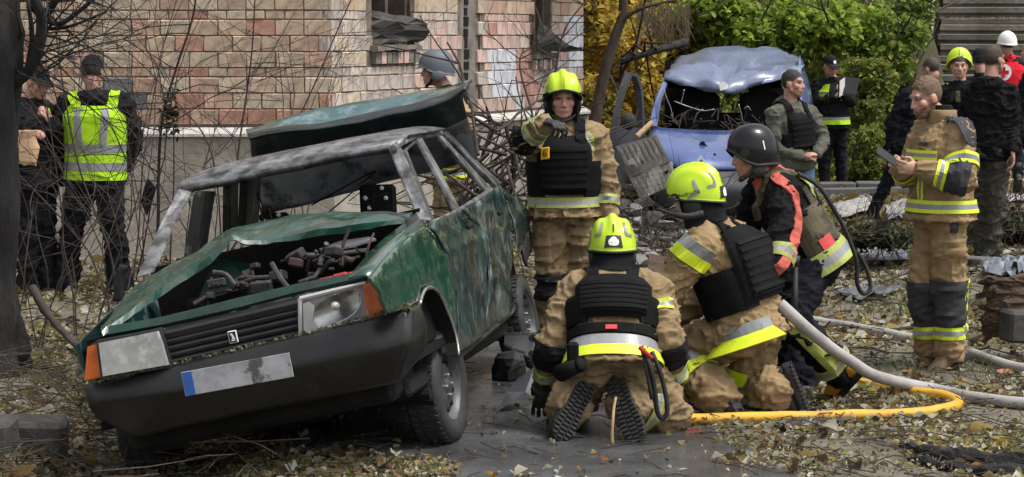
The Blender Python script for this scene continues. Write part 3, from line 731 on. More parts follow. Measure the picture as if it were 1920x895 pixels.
def hand_prims(S, w, d, n, right, curl=.35, thumb=.5, k=1.0, spread=.0):
    out = []; d = nrm(d); n = nrm(n - d * (d @ n)); a = np.cross(d, n); sd_ = 1 if right else -1; k = k * S
    out.append(ellipsoid(w + d * .052 * k, (.043 * k, .056 * k, .017 * k), (a, d, n), 12, 8))
    for i in range(4):
        L = (.079, .088, .082, .066)[i] * k; b = w + d * .092 * k + a * (1.5 - i) * .0215 * k * sd_; q = 0.; p = b
        fd = nrm(d + a * sd_ * (1.5 - i) * spread)
        for j, fr_ in enumerate((.42, .33, .25)):
            q += curl * (.75, 1.25, .8)[j] * (1 + .08 * i); e = p + (fd * math.cos(q) + n * math.sin(q)) * L * fr_
            out.append(capsule(p, (.0098 - .0008 * j) * k, e, (.0092 - .0009 * j) * k, 8)); p = e
    b = w + d * .03 * k + a * sd_ * .034 * k + n * .006 * k; e = b + nrm(d * .75 + a * sd_ * .75 * (1 - thumb * .6) + n * (.25 + thumb)) * .042 * k
    out.append(capsule(b, .0125 * k, e, .0105 * k, 8)); out.append(capsule(e, .0105 * k, e + nrm(d * .9 + n * thumb - a * sd_ * .1 * thumb) * .032 * k, .0085 * k, 8))
    return out
SKINS = [(.44, .255, .19), (.40, .225, .165), (.47, .28, .21), (.42, .22, .165)]
def body(p, label, group=None, skin=0, vox=.009, hands=None, beard=0.0, hair='hair_brown', hairline=.066, bald=False, eyes=True, jaw=1.0, hair_off=.005):
    """the figure itself: one continuous skin from crown to ankles"""
    S, J = p.S, p.J; s = Soup(); H = p.H; fr = np.array([p.hl_, p.hf, p.hu])
    E_ = lambda a, f, u, rs, n=16, m=10: ellipsoid(H(a, f, u), [r * S for r in rs], fr, n, m)
    C_ = lambda q0, r0, q1, r1: capsule(H(*q0), r0 * S, H(*q1), r1 * S, 10)
    s += E_(0, -.012, .03, (.076, .097, .092), 20, 12); s += E_(0, .035, -.045, (.062 * jaw, .062, .078)); s += E_(0, .072, -.095, (.03 * jaw, .026, .024))
    s += C_((0, .09, .012), .0095, (0, .111, -.03), .0125); s += C_((-.013, .1, -.033), .0095, (.013, .1, -.033), .0095)
    s += C_((-.036, .08, .03), .0145, (.036, .08, .03), .0145)
    for q in (-1, 1):
        s += E_(q * .043, .06, -.022, (.027, .026, .026), 10, 8); s += E_(q * .079, -.004, -.012, (.011, .024, .034), 10, 8); s += C_((q * .056, .01, -.055), .02, (q * .03, .06, -.09), .018)
    s += C_((-.019, .093, -.064), .0105, (.019, .093, -.064), .0105); s += E_(0, .088, -.077, (.02, .014, .009), 10, 8)
    nb_ = H(0, -.02, -.07); s += capsule(nb_, .056 * S, J['neck'], .064 * S)
    T = [(-.12, .15, .11), (0, .165, .115), (.22, .15, .105), (.45, .155, .108), (.7, .17, .115), (.86, .155, .10), (.97, .09, .075), (1.04, .055, .055)]
    s += loft([p.sec(t, a, b) for t, a, b in T], 20)
    for q in 'lr':
        s += capsule(p.spine(.93), .07 * S, J['s' + q], .062 * S); s += capsule(J['s' + q], .06 * S, J['e' + q], .043 * S); s += capsule(J['e' + q], .042 * S, J['w' + q], .029 * S)
        s += capsule(J['h' + q], .085 * S, J['k' + q], .06 * S); s += capsule(J['k' + q], .058 * S, J['a' + q], .034 * S)
        if 't' + q in J: s += capsule(J['a' + q] - (J['a' + q] - J['k' + q]) * .02, .030 * S, J['a' + q] * .55 + J['t' + q] * .45 + (J['k' + q] - J['a' + q]) * -.03, .022 * S)
    p.hands = hands or {}
    for q, hp in p.hands.items():
        w = J['w' + q]
        for pr in hand_prims(S, w + nrm(hp['d']) * hp.get('ext', .0) * S, np.array(hp['d'], float), np.array(hp['n'], float), q == 'r', hp.get('curl', .4), hp.get('thumb', .5), hp.get('k', 1.0), hp.get('spread', .04)): s += pr
    V, Fc, N = remesh(*s.get(), vox, 3, .45)
    L = (V - J['head']) @ fr.T / S; a, f, u = L[:, 0], L[:, 1], L[:, 2]; hd = np.linalg.norm(L, axis=1) < .17
    col = np.tile(np.array(SKINS[skin % 4]), (len(V), 1)); col *= 1 + .06 * fbm(V * 45, 3, 2)[:, None]
    def put(w, c): 
        nonlocal col
        w = np.clip(w, 0, 1)[:, None]; col = col * (1 - w) + np.array(c) * w
    face = hd & (f > .02)
    red = np.exp(-((np.abs(a) - .045) / .022) ** 2 - ((u + .03) / .025) ** 2) + np.exp(-(a / .016) ** 2 - ((u + .03) / .016) ** 2) + (np.abs(a) > .075) * .8
    put(red * hd * .4, (.50, .17, .13))
    if beard:
        lim = -.03 - .025 * np.clip((f - .02) / .08, 0, 1); w = (u < lim) & (f > -.035) & (u > -.14) & hd & ~((np.abs(a) < .018) & (np.abs(u + .068) < .007) & (f > .09))
        put(w * beard * (.8 + .3 * fbm(V * 90, 6, 2)), (.07, .036, .021))
    put(face * np.exp(-(a / .021) ** 4 - ((u + .066) / .0085) ** 2) * .6, (.33, .10, .085)); put(face * (np.abs(a) < .02) * np.exp(-((u + .066) / .003) ** 2) * .75, (.09, .03, .025))
    put(face * np.exp(-((np.abs(a) - .034) / .02) ** 4 - ((u - .034 + .15 * (np.abs(a) - .034)) / .0055) ** 2) * .75, (.07, .042, .028))
    put(face * np.exp(-((np.abs(a) - .034) / .021) ** 4 - ((u - .012) / .011) ** 2) * .45, (.20, .095, .075))
    put(face * np.exp(-((np.abs(a) - .034) / .014) ** 4 - ((u - .012) / .0052) ** 2) * .95, (.05, .035, .03))
    if hair:
        hl0 = np.interp(f, [-.12, -.05, -.02, .0, .03, .045, .07, .11], [-.05, -.045, -.03, .012, .02, .035, hairline - .006, hairline]); ww = hd * np.clip((u - hl0 + .012 + .008 * fbm(V * 70, 12, 2)) / .022, 0, 1) * ((np.abs(a) < .074) | (u > .02) | (np.abs(f) > .03))
        put(ww * .85, {'hair_brown': (.055, .036, .024), 'hair_fair': (.13, .082, .046), 'hair_dark': (.022, .017, .014)}[hair])
    p.root = mesh('person', V, Fc, M['skin'], None, smooth=True, col=col); tag(p.root, label, 'person', group)
    p.bodyV, p.bodyF, p.bodyN, p.L = V, Fc, N, L
    if hair and not bald:
        hlim = np.interp(f, [-.12, -.05, -.02, .0, .03, .045, .07, .11], [-.05, -.045, -.03, .012, .02, .035, hairline - .006, hairline]) ; hm = hd & (u > hlim + .003) & (np.abs(a) < .2)
        ear = (np.abs(a) > .074) & (u < .025) & (np.abs(f) < .03); hm &= ~ear
        fs = [q for q in Fc if hm[q[0]] and hm[q[1]] and hm[q[2]] and hm[q[-1]]]
        ids = sorted({i for q in fs for i in q}); mp = {i: k for k, i in enumerate(ids)}; ids = np.array(ids)
        top = np.clip((u[ids] - .05) / .06, 0, 1)
        HV = V[ids] + N[ids] * ((hair_off * .4 + (.004 + hair_off) * top) * S * (1 + .5 * fbm(V[ids] * 70, 2, 2)))[:, None]
        mesh('hair', HV, [[mp[i] for i in q] for q in fs], M[hair], p.root, smooth=True)
    if eyes:
        for q in (-1, 1):
            mb = MB(); V_, F_ = ellipsoid(H(q * .034, .079, .012), (.0115 * S, .0112 * S, .0068 * S), fr, 10, 7); mb.add(V_, F_, 0); V_, F_ = ellipsoid(H(q * .034, .0872, .0115), (.0055 * S, .0045 * S, .0062 * S), fr, 8, 6); mb.add(V_, F_, 1)
            mb.obj('eye', [M['eye_white'], M['black_print']], p.root, smooth=True)
    return p.root
M['eye_white'] = mat('eye_white', (.16, .13, .115), rough=.35)
def wrinkle(V, N, amp, seed=0, fz=1.0):
    q = V * np.array([7, 7, 13 * fz]); q = q + .8 * np.stack([vnoise(V * 5 + 3, seed), vnoise(V * 5 + 9, seed + 1), vnoise(V * 5, seed + 2)], 1)
    r = 1 - np.abs(vnoise(q, seed + 3)); r2 = 1 - np.abs(vnoise(q * 2.1 + 5, seed + 4)); r3 = 1 - np.abs(vnoise(q * np.array((3.2, 3.2, 4.6)) + 9, seed + 7))
    return V + N * ((r ** 5 - .3) * .95 + (r2 ** 5 - .3) * .62 + (r3 ** 3 - .45) * .30 + .14 * fbm(V * 4, seed + 5, 2))[:, None] * amp
def garment(p, name, soup, m, vox=.011, amp=.010, seed=0, smooth=4, label=None):
    V, Fc, N = remesh(*soup.get(), vox, smooth, .5); V = wrinkle(V, N, amp * 1.9 * p.S, seed)
    o = mesh(name, V, Fc, m, p.root, smooth=True); b = BVHTree.FromPolygons([tuple(v) for v in V], Fc)
    if label: o['label'] = label
    return o, b
def jacket(p, m, bulk=0.0, hem=-.14, hemw=.0, cuff=.058, collar=.09, vox=.011, amp=.010, seed=0, name='jacket', sleeves=True, depth=1.0, hood=False, wide=1.0):
    S, J = p.S, p.J; s = Soup(); b = bulk
    T = [(hem, .185 + b + hemw, .145 + b + hemw), (hem * .4, .182 + b + hemw * .6, .142 + b + hemw * .5), (.15, .172 + b, .132 + b), (.38, .172 + b, .13 + b), (.6, .185 + b, .137 + b), (.78, .19 + b * .9, .132 + b), (.9, .155 + b * .6, .108 + b * .6), (.98, .10 + b * .4, .088 + b * .4)]
    if collar: T += [(1.03, .078 + b * .3, .078 + b * .3), (1.03 + collar, .074 + b * .2, .076 + b * .2)]
    tl = loft([p.sec(t, a * wide, c * depth) for t, a, c in T], 28); s += tl
    p.torso = BVHTree.FromPolygons([tuple(v) for v in tl[0]], tl[1])
    for q in 'lr':
        s += capsule(p.spine(.90), (.085 + b * .5) * S, J['s' + q], (.074 + b * .6) * S, 16)
        if sleeves:
            s += capsule(J['s' + q], (.072 + b * .7) * S, J['e' + q], (.056 + b * .75) * S, 18)
            w = J['e' + q] + (J['w' + q] - J['e' + q]) * .93; s += capsule(J['e' + q], (.056 + b * .75) * S, J['e' + q] * .45 + w * .55, (.052 + b * .6) * S, 18); s += capsule(J['e' + q] * .45 + w * .55, (.052 + b * .6) * S, w, (cuff - .012 + b * .35) * S, 18)
    if hood:
        s += ellipsoid(p.spine(.97, -.085), (.125 * S, .07 * S, .085 * S), (p.sl2, p.sf, p.up)); s += capsule(p.spine(1.0, -.05) + p.sl2 * .07 * S, .045 * S, p.spine(.97, .05) + p.sl2 * .075 * S, .035 * S); s += capsule(p.spine(1.0, -.05) - p.sl2 * .07 * S, .045 * S, p.spine(.97, .05) - p.sl2 * .075 * S, .035 * S)
    p.jk, p.jb = garment(p, name, s, m, vox, amp, seed); return p.jk
def trousers(p, m, bulk=0.0, end=.06, vox=.011, amp=.010, seed=5, name='trousers', stop=1.0):
    S, J = p.S, p.J; s = Soup(); b = bulk
    s += loft([p.sec(t, a + b, c + b) for t, a, c in ((-.16, .12, .10), (-.1, .165, .125), (.02, .17, .128), (.12, .158, .12), (.2, .152, .115))], 24)
    for q in 'lr':
        s += capsule(J['h' + q], (.098 + b) * S, J['k' + q], (.07 + b) * S, 18); a = J['k' + q] + (J['a' + q] - J['k' + q]) * stop
        mid = J['k' + q] * .5 + a * .5; s += capsule(J['k' + q], (.07 + b) * S, mid, (.064 + b) * S, 18); s += capsule(mid, (.064 + b) * S, a, (end + b * .8) * S, 18)
    p.tr, p.tb = garment(p, name, s, m, vox, amp, seed); return p.tr
def boots(p, m, sole='rubber', lugs=False, size=1.0, name='boot'):
    S, J = p.S * size, p.J
    for q in 'lr':
        if 't' + q not in J: continue
        a, t = J['a' + q], J['t' + q]; d = nrm(t - a); sh = nrm(J['k' + q] - a); u = sh - d * (d @ sh)
        if 'u' + q in J: u = np.array(J['u' + q], float); u = u - d * (d @ u)
        u = nrm(u); sd_ = np.cross(d, u); mb = MB(); base = a - u * .085 * S
        secs = [(-.088, .022, .05), (-.08, .034, .075), (-.055, .041, .10), (-.01, .044, .125), (.05, .046, .105), (.10, .05, .082), (.15, .051, .068), (.185, .042, .056), (.203, .022, .042)]
        V, Fc = loft([(base + d * x * S + u * h * .5 * S, w * S, h * .5 * S, sd_, u, 2.8) for x, w, h in secs], 18); mb.add(V, Fc)
        V, Fc = loft([(a + sh * x * S - d * .02 * S, r * S, r * 1.08 * S, sd_, np.cross(sh, sd_), 2.2) for x, r in ((-.03, .045), (.03, .05), (.1, .054), (.17, .058))], 18); mb.add(V, Fc)
        bt = mb.obj(name, m, p.root, smooth=True)
        mb = MB(); n = 22; out = []
        for x, w in ((-.098, .015), (-.088, .034), (-.06, .045), (-.02, .045), (.03, .043), (.09, .052), (.14, .056), (.185, .047), (.208, .026), (.212, .01)): out.append((x, w))
        V, Fc = loft([(base + d * x * S - u * .008 * S, w * S, .016 * S, sd_, u, 6) for x, w in out], 12); mb.add(V, Fc)
        so = mb.obj('boot_sole', M[sole], bt, smooth=False)
        if lugs:
            mb = MB(); R = np.stack([sd_, d, u], 1)
            for x in np.arange(-.085, .2, .021):
                w = np.interp(x, [o_[0] for o_ in out], [o_[1] for o_ in out])
                for k, yy in enumerate((-.68, 0, .68)):
                    if -.035 < x < .03 and k == 1 and False: continue
                    mb.box(base + d * (x + (.006 if k == 1 else 0)) * S + sd_ * yy * w * S - u * .028 * S, (w * (.52 if k != 1 else .6) * S, .0135 * S, .013 * S), R, bev=.002)
            tag(mb.obj('tread', M[sole], bt), kind='stuff')
def gloves(p, specs, m='leather', k=1.12, vox=.005):
    for q, hp in specs.items():
        s = Soup(); w = p.J['w' + q]; d = nrm(np.array(hp['d'], float))
        for pr in hand_prims(p.S, w, d, np.array(hp['n'], float), q == 'r', hp.get('curl', .4), hp.get('thumb', .5), k * hp.get('k', 1), .06): s += pr
        s += capsule(w - nrm(w - p.J['e' + q]) * .05 * p.S, .036 * p.S, w + d * .02 * p.S, .03 * p.S)
        V, Fc, N = remesh(*s.get(), vox, 2, .4); V = wrinkle(V, N, .003, 3); mesh('glove', V, Fc, M[m], p.root, smooth=True)
def cast(bvh, o, d, rmax, rmin=.02):
    h = bvh.ray_cast(Vector(o), Vector(d), rmax)
    return h[3] if h[0] is not None and h[3] > rmin else rmax * .82
def shell(p, name, bvh, a0, a1, fw, t0, t1, d0, d1, off, th, mats, nu=3, nv=24, rmax=.3, rows=None, pillow=0.0, parent=None, sm=True, label=None):
    """a closed sheet lying on the surface round the axis a0->a1; d: degrees from fw, positive towards the wearer's left (torso) ; rows: fractions with a material index each"""
    a0 = np.array(a0, float); a1 = np.array(a1, float); ax = nrm(a1 - a0); fw = nrm(fw - ax * (ax @ fw)); sv = np.cross(ax, fw)
    rows = rows or [(i / nu, 0) for i in range(nu)] + [(1.0, 0)]
    R = np.zeros((len(rows), nv)); ang = np.radians(np.linspace(d0, d1, nv)); fl = abs(d1 - d0) >= 359
    for i, (r, _) in enumerate(rows):
        o = a0 + (a1 - a0) * (t0 + (t1 - t0) * r)
        for j, q in enumerate(ang): R[i, j] = cast(bvh, o, fw * math.cos(q) + sv * math.sin(q), rmax, rmax * .15)
    if sm:
        for _ in range(2):
            Rp = np.pad(R, ((0, 0), (1, 1)), mode='edge')
            if fl: Rp[:, 0] = R[:, -2]; Rp[:, -1] = R[:, 1]
            R = np.maximum(R, .25 * Rp[:, :-2] + .5 * R + .25 * Rp[:, 2:]) if sm == 'max' else .25 * Rp[:, :-2] + .5 * R + .25 * Rp[:, 2:]
    pts = []
    for i, (r, _) in enumerate(rows):
        o = a0 + (a1 - a0) * (t0 + (t1 - t0) * r)
        for j, q in enumerate(ang):
            e = off
            if pillow: e = off - pillow * (max(abs(2 * r - 1) ** 6, abs(2 * j / (nv - 1) - 1) ** 8))
            pts.append(o + (fw * math.cos(q) + sv * math.sin(q)) * (R[i, j] + e))
    V, Fc = slab(pts, th, len(rows), nv, 1 if np.cross(np.array(pts[nv]) - pts[0], np.array(pts[1]) - pts[0]) @ (np.array(pts[0]) - a0 - ax * ((np.array(pts[0]) - a0) @ ax)) > 0 else -1)
    mats = mats if isinstance(mats, list) else [mats]; mi = [0] * len(Fc)
    if len(mats) > 1:
        for k in range((len(rows) - 1) * (nv - 1)): mi[k] = rows[k // (nv - 1)][1]
    o = mesh(name, V, Fc, mats, parent or p.root, mi, smooth=False)
    if label: o['label'] = label
    return o
YSY = [(0, 0), (.3, 1), (.7, 0), (1, 0)]
def tape(p, a, b, bvh, t, w, fw=None, d=(0, 360), rmax=.14, mats=None, rows=None, off=.006, nv=30):
    """reflective band round a limb at fraction t, w metres wide"""
    a, b = np.array(a), np.array(b); L = np.linalg.norm(b - a); fw = fw if fw is not None else frame(b - a)[0]
    mats = mats or [M['tape_yellow'], M['tape_silver']]
    return shell(p, 'reflective_tape', bvh, a, b, np.array(fw, float), t - w / L / 2, t + w / L / 2, d[0], d[1], off + .004, .005, mats, nv=nv, rmax=rmax, rows=rows or YSY, sm='max')
def ribbon(p, name, pts, w, bvh, m, off=.006, th=.006, parent=None, dense=5, out=None, mats=None, rows=None):
    """strap along a path, laid on the surface"""
    q = spline(pts, dense); A = []
    hits = []
    for c in q:
        h = bvh.find_nearest(Vector(c)); n = np.array(h[1][:]); hp = np.array(h[0][:])
        v = np.array(c) - hp
        if (v @ n) < 0 and np.linalg.norm(v) > .03: pass
        hits.append((hp + n * off, n))
    C = np.array([h[0] for h in hits]); Nn = np.array([h[1] for h in hits])
    for _ in range(4):
        C[1:-1] = (C[:-2] + 2 * C[1:-1] + C[2:]) / 4; Nn[1:-1] = (Nn[:-2] + 2 * Nn[1:-1] + Nn[2:]) / 4
    for i in range(len(C)):
        h = bvh.find_nearest(Vector(C[i])); d_ = np.array(h[0][:]) + nrm(Nn[i]) * off - C[i]; k_ = d_ @ nrm(Nn[i]); C[i] += nrm(Nn[i]) * max(0, k_)
    Nn = np.array([nrm(v) for v in Nn]); T = np.gradient(C, axis=0)
    nr = (3 if w < .09 else 7) if rows is None else len(rows); fr_ = list(np.linspace(-.5, .5, nr)) if rows is None else [r[0] - .5 for r in rows]
    for c, n, t in zip(C, Nn, T):
        sd_ = nrm(np.cross(nrm(t), n))
        for f_ in fr_:
            z_ = c + sd_ * f_ * w; h = bvh.find_nearest(Vector(z_)); v = np.array(h[0][:]) - z_; dn = v @ n + off
            A.append(z_ + n * max(-.03, min(.03, dn)) if (dn > 0 or w >= .09) else z_ + n * max(dn, -.012))
    V, Fc = slab(A, th, len(q), nr); N0 = np.cross(np.array(A[nr]) - A[0], np.array(A[1]) - A[0])
    if N0 @ Nn[0] < 0: V, Fc = slab(A, th, len(q), nr, -1)
    mi = None; mats = mats or [m]
    if rows is not None: mi = [rows[k % (nr - 1)][1] if k < (len(q) - 1) * (nr - 1) else 0 for k in range(len(Fc))]
    return mesh(name, V, Fc, mats, parent or p.root, mi)
def decal(name, V2, Fc, c, xd, yd, bvh, m, parent, off=.003, reach=.3):
    xd, yd = nrm(xd), nrm(yd); out = np.cross(xd, yd); W = []
    for x, y in V2:
        o = np.array(c) + xd * x + yd * y + out * reach; h = bvh.ray_cast(Vector(o), Vector(-out), reach * 2)
        hn = np.array(h[1][:]) if h[0] is not None else out; hn = -hn if hn @ out < 0 else hn
        W.append(np.array(h[0][:]) + out * off * .5 + hn * off * .5 if h[0] is not None else np.array(c) + xd * x + yd * y)
    return mesh(name, W, Fc, m, parent)
_txt = {}
def text2d(t, size):
    if t not in _txt:
        cu = bpy.data.curves.new('t', 'FONT'); cu.body = t; cu.align_x = 'CENTER'; cu.align_y = 'CENTER'; cu.size = 1; o = bpy.data.objects.new('t', cu); COL.objects.link(o)
        dg = bpy.context.evaluated_depsgraph_get(); dg.update(); me = o.evaluated_get(dg).to_mesh(); _txt[t] = (np.array([v.co[:2] for v in me.vertices]), [tuple(f.vertices) for f in me.polygons]); bpy.data.objects.remove(o)
    V, Fc = _txt[t]; return V * size, Fc
def quad2d(cs, nu=6, nv=6):
    a, b, c, d = [np.array(q, float) for q in cs]; V = [(a * (1 - s) + b * s) * (1 - t) + (d * (1 - s) + c * s) * t for s in np.linspace(0, 1, nu) for t in np.linspace(0, 1, nv)]
    return V, grid_faces(nu, nv)
def disc2d(rx, ry, n=20, cx=0, cy=0):
    V = [(cx, cy)]; Fc = []
    for k, r in enumerate((.5, 1)): V += [(cx + rx * r * math.cos(2 * math.pi * i / n), cy + ry * r * math.sin(2 * math.pi * i / n)) for i in range(n)]
    for i in range(n): j = (i + 1) % n; Fc += [(0, 1 + i, 1 + j), (1 + i, 1 + n + i, 1 + n + j, 1 + j)]
    return V, Fc
def dome(p, k=1.0, rim=(.05, -.015, -.065), rs=(.118, .142, .15, .155), ridge=.0, n=40, m=14, c=(0, -.008, .012), th=.008, pw=2.2, sride=0.0):
    """helmet shell in the head's frame: rim heights front/side/back; half side, front, back, top"""
    S = p.S * k; pts = []
    for i in range(m):
        v = i / (m - 1)
        for j in range(n + 1):
            q = 2 * math.pi * j / n; cq, sq = math.cos(q), math.sin(q)
            zr = rim[1] + (rim[0] - rim[1]) * max(0, cq) ** 1.4 + (rim[2] - rim[1]) * max(0, -cq) ** 1.2
            ph0 = math.asin(max(-.9, min(.9, zr / rs[3]))); ph = ph0 + (math.pi / 2 - .001 - ph0) * v
            cf = math.copysign(abs(math.cos(ph)) ** (2 / pw), math.cos(ph)); rf = rs[1] if cq > 0 else rs[2]
            a, f, u = rs[0] * cf * sq, rf * cf * cq, rs[3] * math.copysign(abs(math.sin(ph)) ** (2 / pw), math.sin(ph))
            if ridge:
                e = ridge * math.exp(-(a / .02) ** 4) * min(1, max(0, (u - .03) / .06)) + sride * math.exp(-((abs(a) - .07) / .018) ** 4) * min(1, max(0, (u - .0) / .05))
                d = np.array([a, f, u]); d = d / max(1e-6, np.linalg.norm(d)); a, f, u = np.array([a, f, u]) + d * e
            pts.append(p.H(*(np.array([a, f, u]) * k + np.array(c))))
    V, Fc = slab(pts, th * S, m, n + 1, 1); 
    P0 = np.array(pts).reshape(m, n + 1, 3); nn = np.cross(P0[1, 0] - P0[0, 0], P0[0, 1] - P0[0, 0])
    if nn @ (P0[0, 0] - p.J['head']) < 0: V, Fc = slab(pts, th * S, m, n + 1, -1)
    return V, Fc, P0
def rim_tube(p, P0, r, m, parent, name='rim_trim'):
    q = P0[0]; V, Fc = tube(np.vstack([q, q[1:2]]), r, 6, False); return mesh(name, V, Fc, m, parent, smooth=True)
def fire_helmet(p, num=True, k=1.0, liner=True, back=True, side=0, name_text=None, front=False, label=None):
    V, Fc, P0 = dome(p, k, ridge=.015, sride=.009, n=64, m=20)
    h = mesh('fire_helmet', V, Fc, M['helmet_lime'], p.root, smooth=True); bv = BVHTree.FromPolygons([tuple(v) for v in V], Fc)
    rim_tube(p, P0, .008 * p.S, M['rubber'], h); S = p.S * k; U, Fw, Lf = p.hu, p.hf, p.hl_
    c = p.J['head'] + U * .05 * S
    # ear covers and lower black edge
    for q in (-1, 1):
        V, Fc = ellipsoid(p.H(q * .10 * k, -.008, -.04), (.018 * S, .048 * S, .052 * S), (Lf, Fw, U), 14, 8); mesh('ear_cover', V, Fc, M['rubber'], h, smooth=True)
        ps = p.H(q * .13 * k, .075, .03); V, Fc = disc2d(.030 * S, .020 * S); decal('visor_mount', V, Fc, ps, -Fw * q, U, bv, M['black_print'], h, .007)
        V, Fc = quad2d(np.array([(-.07, .015), (-.055, .015), (-.04, .085), (-.055, .09)]) * S); V = [v * np.array((-1, 1)) for v in V]; decal('reflective_tape', V, Fc, p.H(q * .12, 0, .0), -Fw * q, U, bv, M['tape_silver'], h, .004)
        V, Fc = quad2d(np.array([(-.055, .015), (-.0, .0), (-.0, .014), (-.055, .03)]) * S); V = [v * np.array((-1, 1)) for v in V]; decal('reflective_tape', V, Fc, p.H(q * .12, 0, .0), -Fw * q, U, bv, M['tape_silver'], h, .0045)
    if back:
        V, Fc = quad2d(np.array([(-.045, -.085), (.045, -.085), (.035, -.025), (-.035, -.025)]) * S); decal('badge_plate', V, Fc, c, -Lf, U, bv, M['black_print'], h, .004)
        for (x, y, rx, ry) in ((0, -.048, .017, .016), (0, -.07, .024, .009), (-.018, -.058, .007, .014), (.018, -.058, .007, .014)):
            V, Fc = disc2d(rx * S, ry * S, 8, x * S, y * S); decal('emblem', V, Fc, c, -Lf, U, bv, M['white_print'], h, .007)
        V, Fc = text2d('1', .062 * S); V = V + np.array([0, .01 * S]); decal('number', V, Fc, c, -Lf, U, bv, M['black_print'], h, .005)
        for q in (-1, 1):
            V, Fc = quad2d(np.array([(q * .045, .055), (q * .058, .055), (q * .072, -.02), (q * .058, -.02)]) * S, 7, 5); decal('reflective_tape', V, Fc, c, -Lf, U, bv, M['tape_silver'], h, .005)
            V, Fc = quad2d(np.array([(q * .058, -.006), (q * .09, -.006), (q * .09, -.02), (q * .058, -.02)]) * S, 5, 7); decal('reflective_tape', V, Fc, c, -Lf, U, bv, M['tape_silver'], h, .0055)
    if name_text:
        V, Fc = text2d(name_text, .03 * S); decal('lettering', V, Fc, p.H(side * .12, -.012, .03), -Fw * side, U, bv, M['black_print'], h, .006)
    if liner:
        # dark padded liner and neck cloth round the face
        pts = []; n, m_ = 26, 7
        for i in range(m_):
            v = i / (m_ - 1)
            for j in range(n):
                q = math.radians(52 + 256 * j / (n - 1)); r = 1.0 + .12 * v * (1 if abs(q - math.pi) < 1.2 else .3); pts.append(p.H(.106 * r * math.sin(q), .118 * r * math.cos(q) - .01, .05 - .20 * v))
        V, Fc = slab(pts, .012 * S, m_, n, 1); mesh('neck_cloth', V, Fc, M['black_cloth'], h, smooth=True)
        q = spline([p.H(-.09, .02, -.03), p.H(-.075, .05, -.095), p.H(0, .085, -.13), p.H(.075, .05, -.095), p.H(.09, .02, -.03)], 6); V, Fc = tube(q, .010 * S, 6); mesh('chin_strap', V, Fc, M['rubber'], h, smooth=True)
    if label: h['label'] = label
    p.helm, p.helmb = h, bv; return h
def cap(p, m='police_cloth', badge=None, brim=True):
    V, Fc, P0 = dome(p, 1, rim=(.045, .03, .02), rs=(.086, .108, .112, .132), n=32, m=10, c=(0, -.008, .0), th=.006, pw=2.5); h = mesh('cap', V, Fc, M[m], p.root, smooth=True); S = p.S
    bv = BVHTree.FromPolygons([tuple(v) for v in V], Fc)
    pts = []
    for i in range(5):
        for j in range(13):
            q = math.radians(-62 + 124 * j / 12); r = 1 + .62 * i / 4 * math.cos(q) ** .8; pts.append(p.H(.086 * math.sin(q) * (1 + .05 * i / 4), .1 * math.cos(q) * r, .045 - .02 * i / 4 * math.cos(q) - .012 * (math.sin(q) ** 2)))
    if brim: V, Fc = slab(pts, .006 * S, 5, 13, 1); mesh('brim', V, Fc, M[m], h, smooth=True)
    if badge: V, Fc = disc2d(.02 * S, .02 * S, 14); decal('badge', V, Fc, p.H(0, .1, .085), p.hl_, p.hu, bv, M['white_print'], h, .003)
    return h
def plate_carrier(p, m='vest_black', front=True, back=True, w=46, t=(.22, .86), tb=None, off=.03, cum=True, straps=True, molle=5, cumt=None):
    S = p.S; a0, a1 = p.J['pelvis'], p.J['neck']; v = empty('plate_carrier'); v.parent = p.root; v.matrix_parent_inverse = wm(p.root).inverted(); fw = nrm(p.pf + p.sf); b = p.torso
    p.vest = v
    for on, base, nm in ((front, 0, 'front_panel'), (back, 180, 'back_panel')):
        if not on: continue
        t0, t1 = tb if (tb and base) else t
        pn = shell(p, nm, b, a0, a1, fw, t0, t1, base - w, base + w, (off + .008) * S, .036 * S, [M[m]], nu=12, nv=20, pillow=.022 * S, parent=v, sm='max', rmax=.32)
        pn2 = shell(p, 'pouch_panel', b, a0, a1, fw, t0 + .05, t1 - .14, base - w * .78, base + w * .78, (off + .022) * S, .018 * S, [M[m]], nu=8, nv=18, pillow=.012 * S, parent=v, sm='max', rmax=.32)
        for k in range(molle):
            q = t0 + .085 + (t1 - t0 - .27) * k / max(1, molle - 1); shell(p, 'webbing', b, a0, a1, fw, q, q + .042, base - w * .74, base + w * .74, (off + .025) * S, .005 * S, [M['webbing']], nu=2, nv=18, parent=pn2 if False else v, sm='max', rmax=.32)
    if cum:
        q0, q1 = cumt or (t[0] + .02, t[0] + .32)
        for base in (90, 270): shell(p, 'side_band', b, a0, a1, fw, q0, q1, base - 52, base + 52, .030 * S, .018 * S, [M[m]], nu=6, nv=18, pillow=.006 * S, parent=v, sm='max', rmax=.34)
    if straps:
        for q in (-1, 1):
            pts = []
            for tt, ff in ((t[1] - .1, .16), (.9, .12), (1.0, .05), (1.0, -.04), (.92, -.12), ((tb or t)[1] - .1, -.17)): pts.append(p.spine(tt, ff) + p.sl2 * q * .098 * S)
            ribbon(p, 'shoulder_strap', pts, .062 * S, p.jb, M[m], .014, .012, v)
    return v
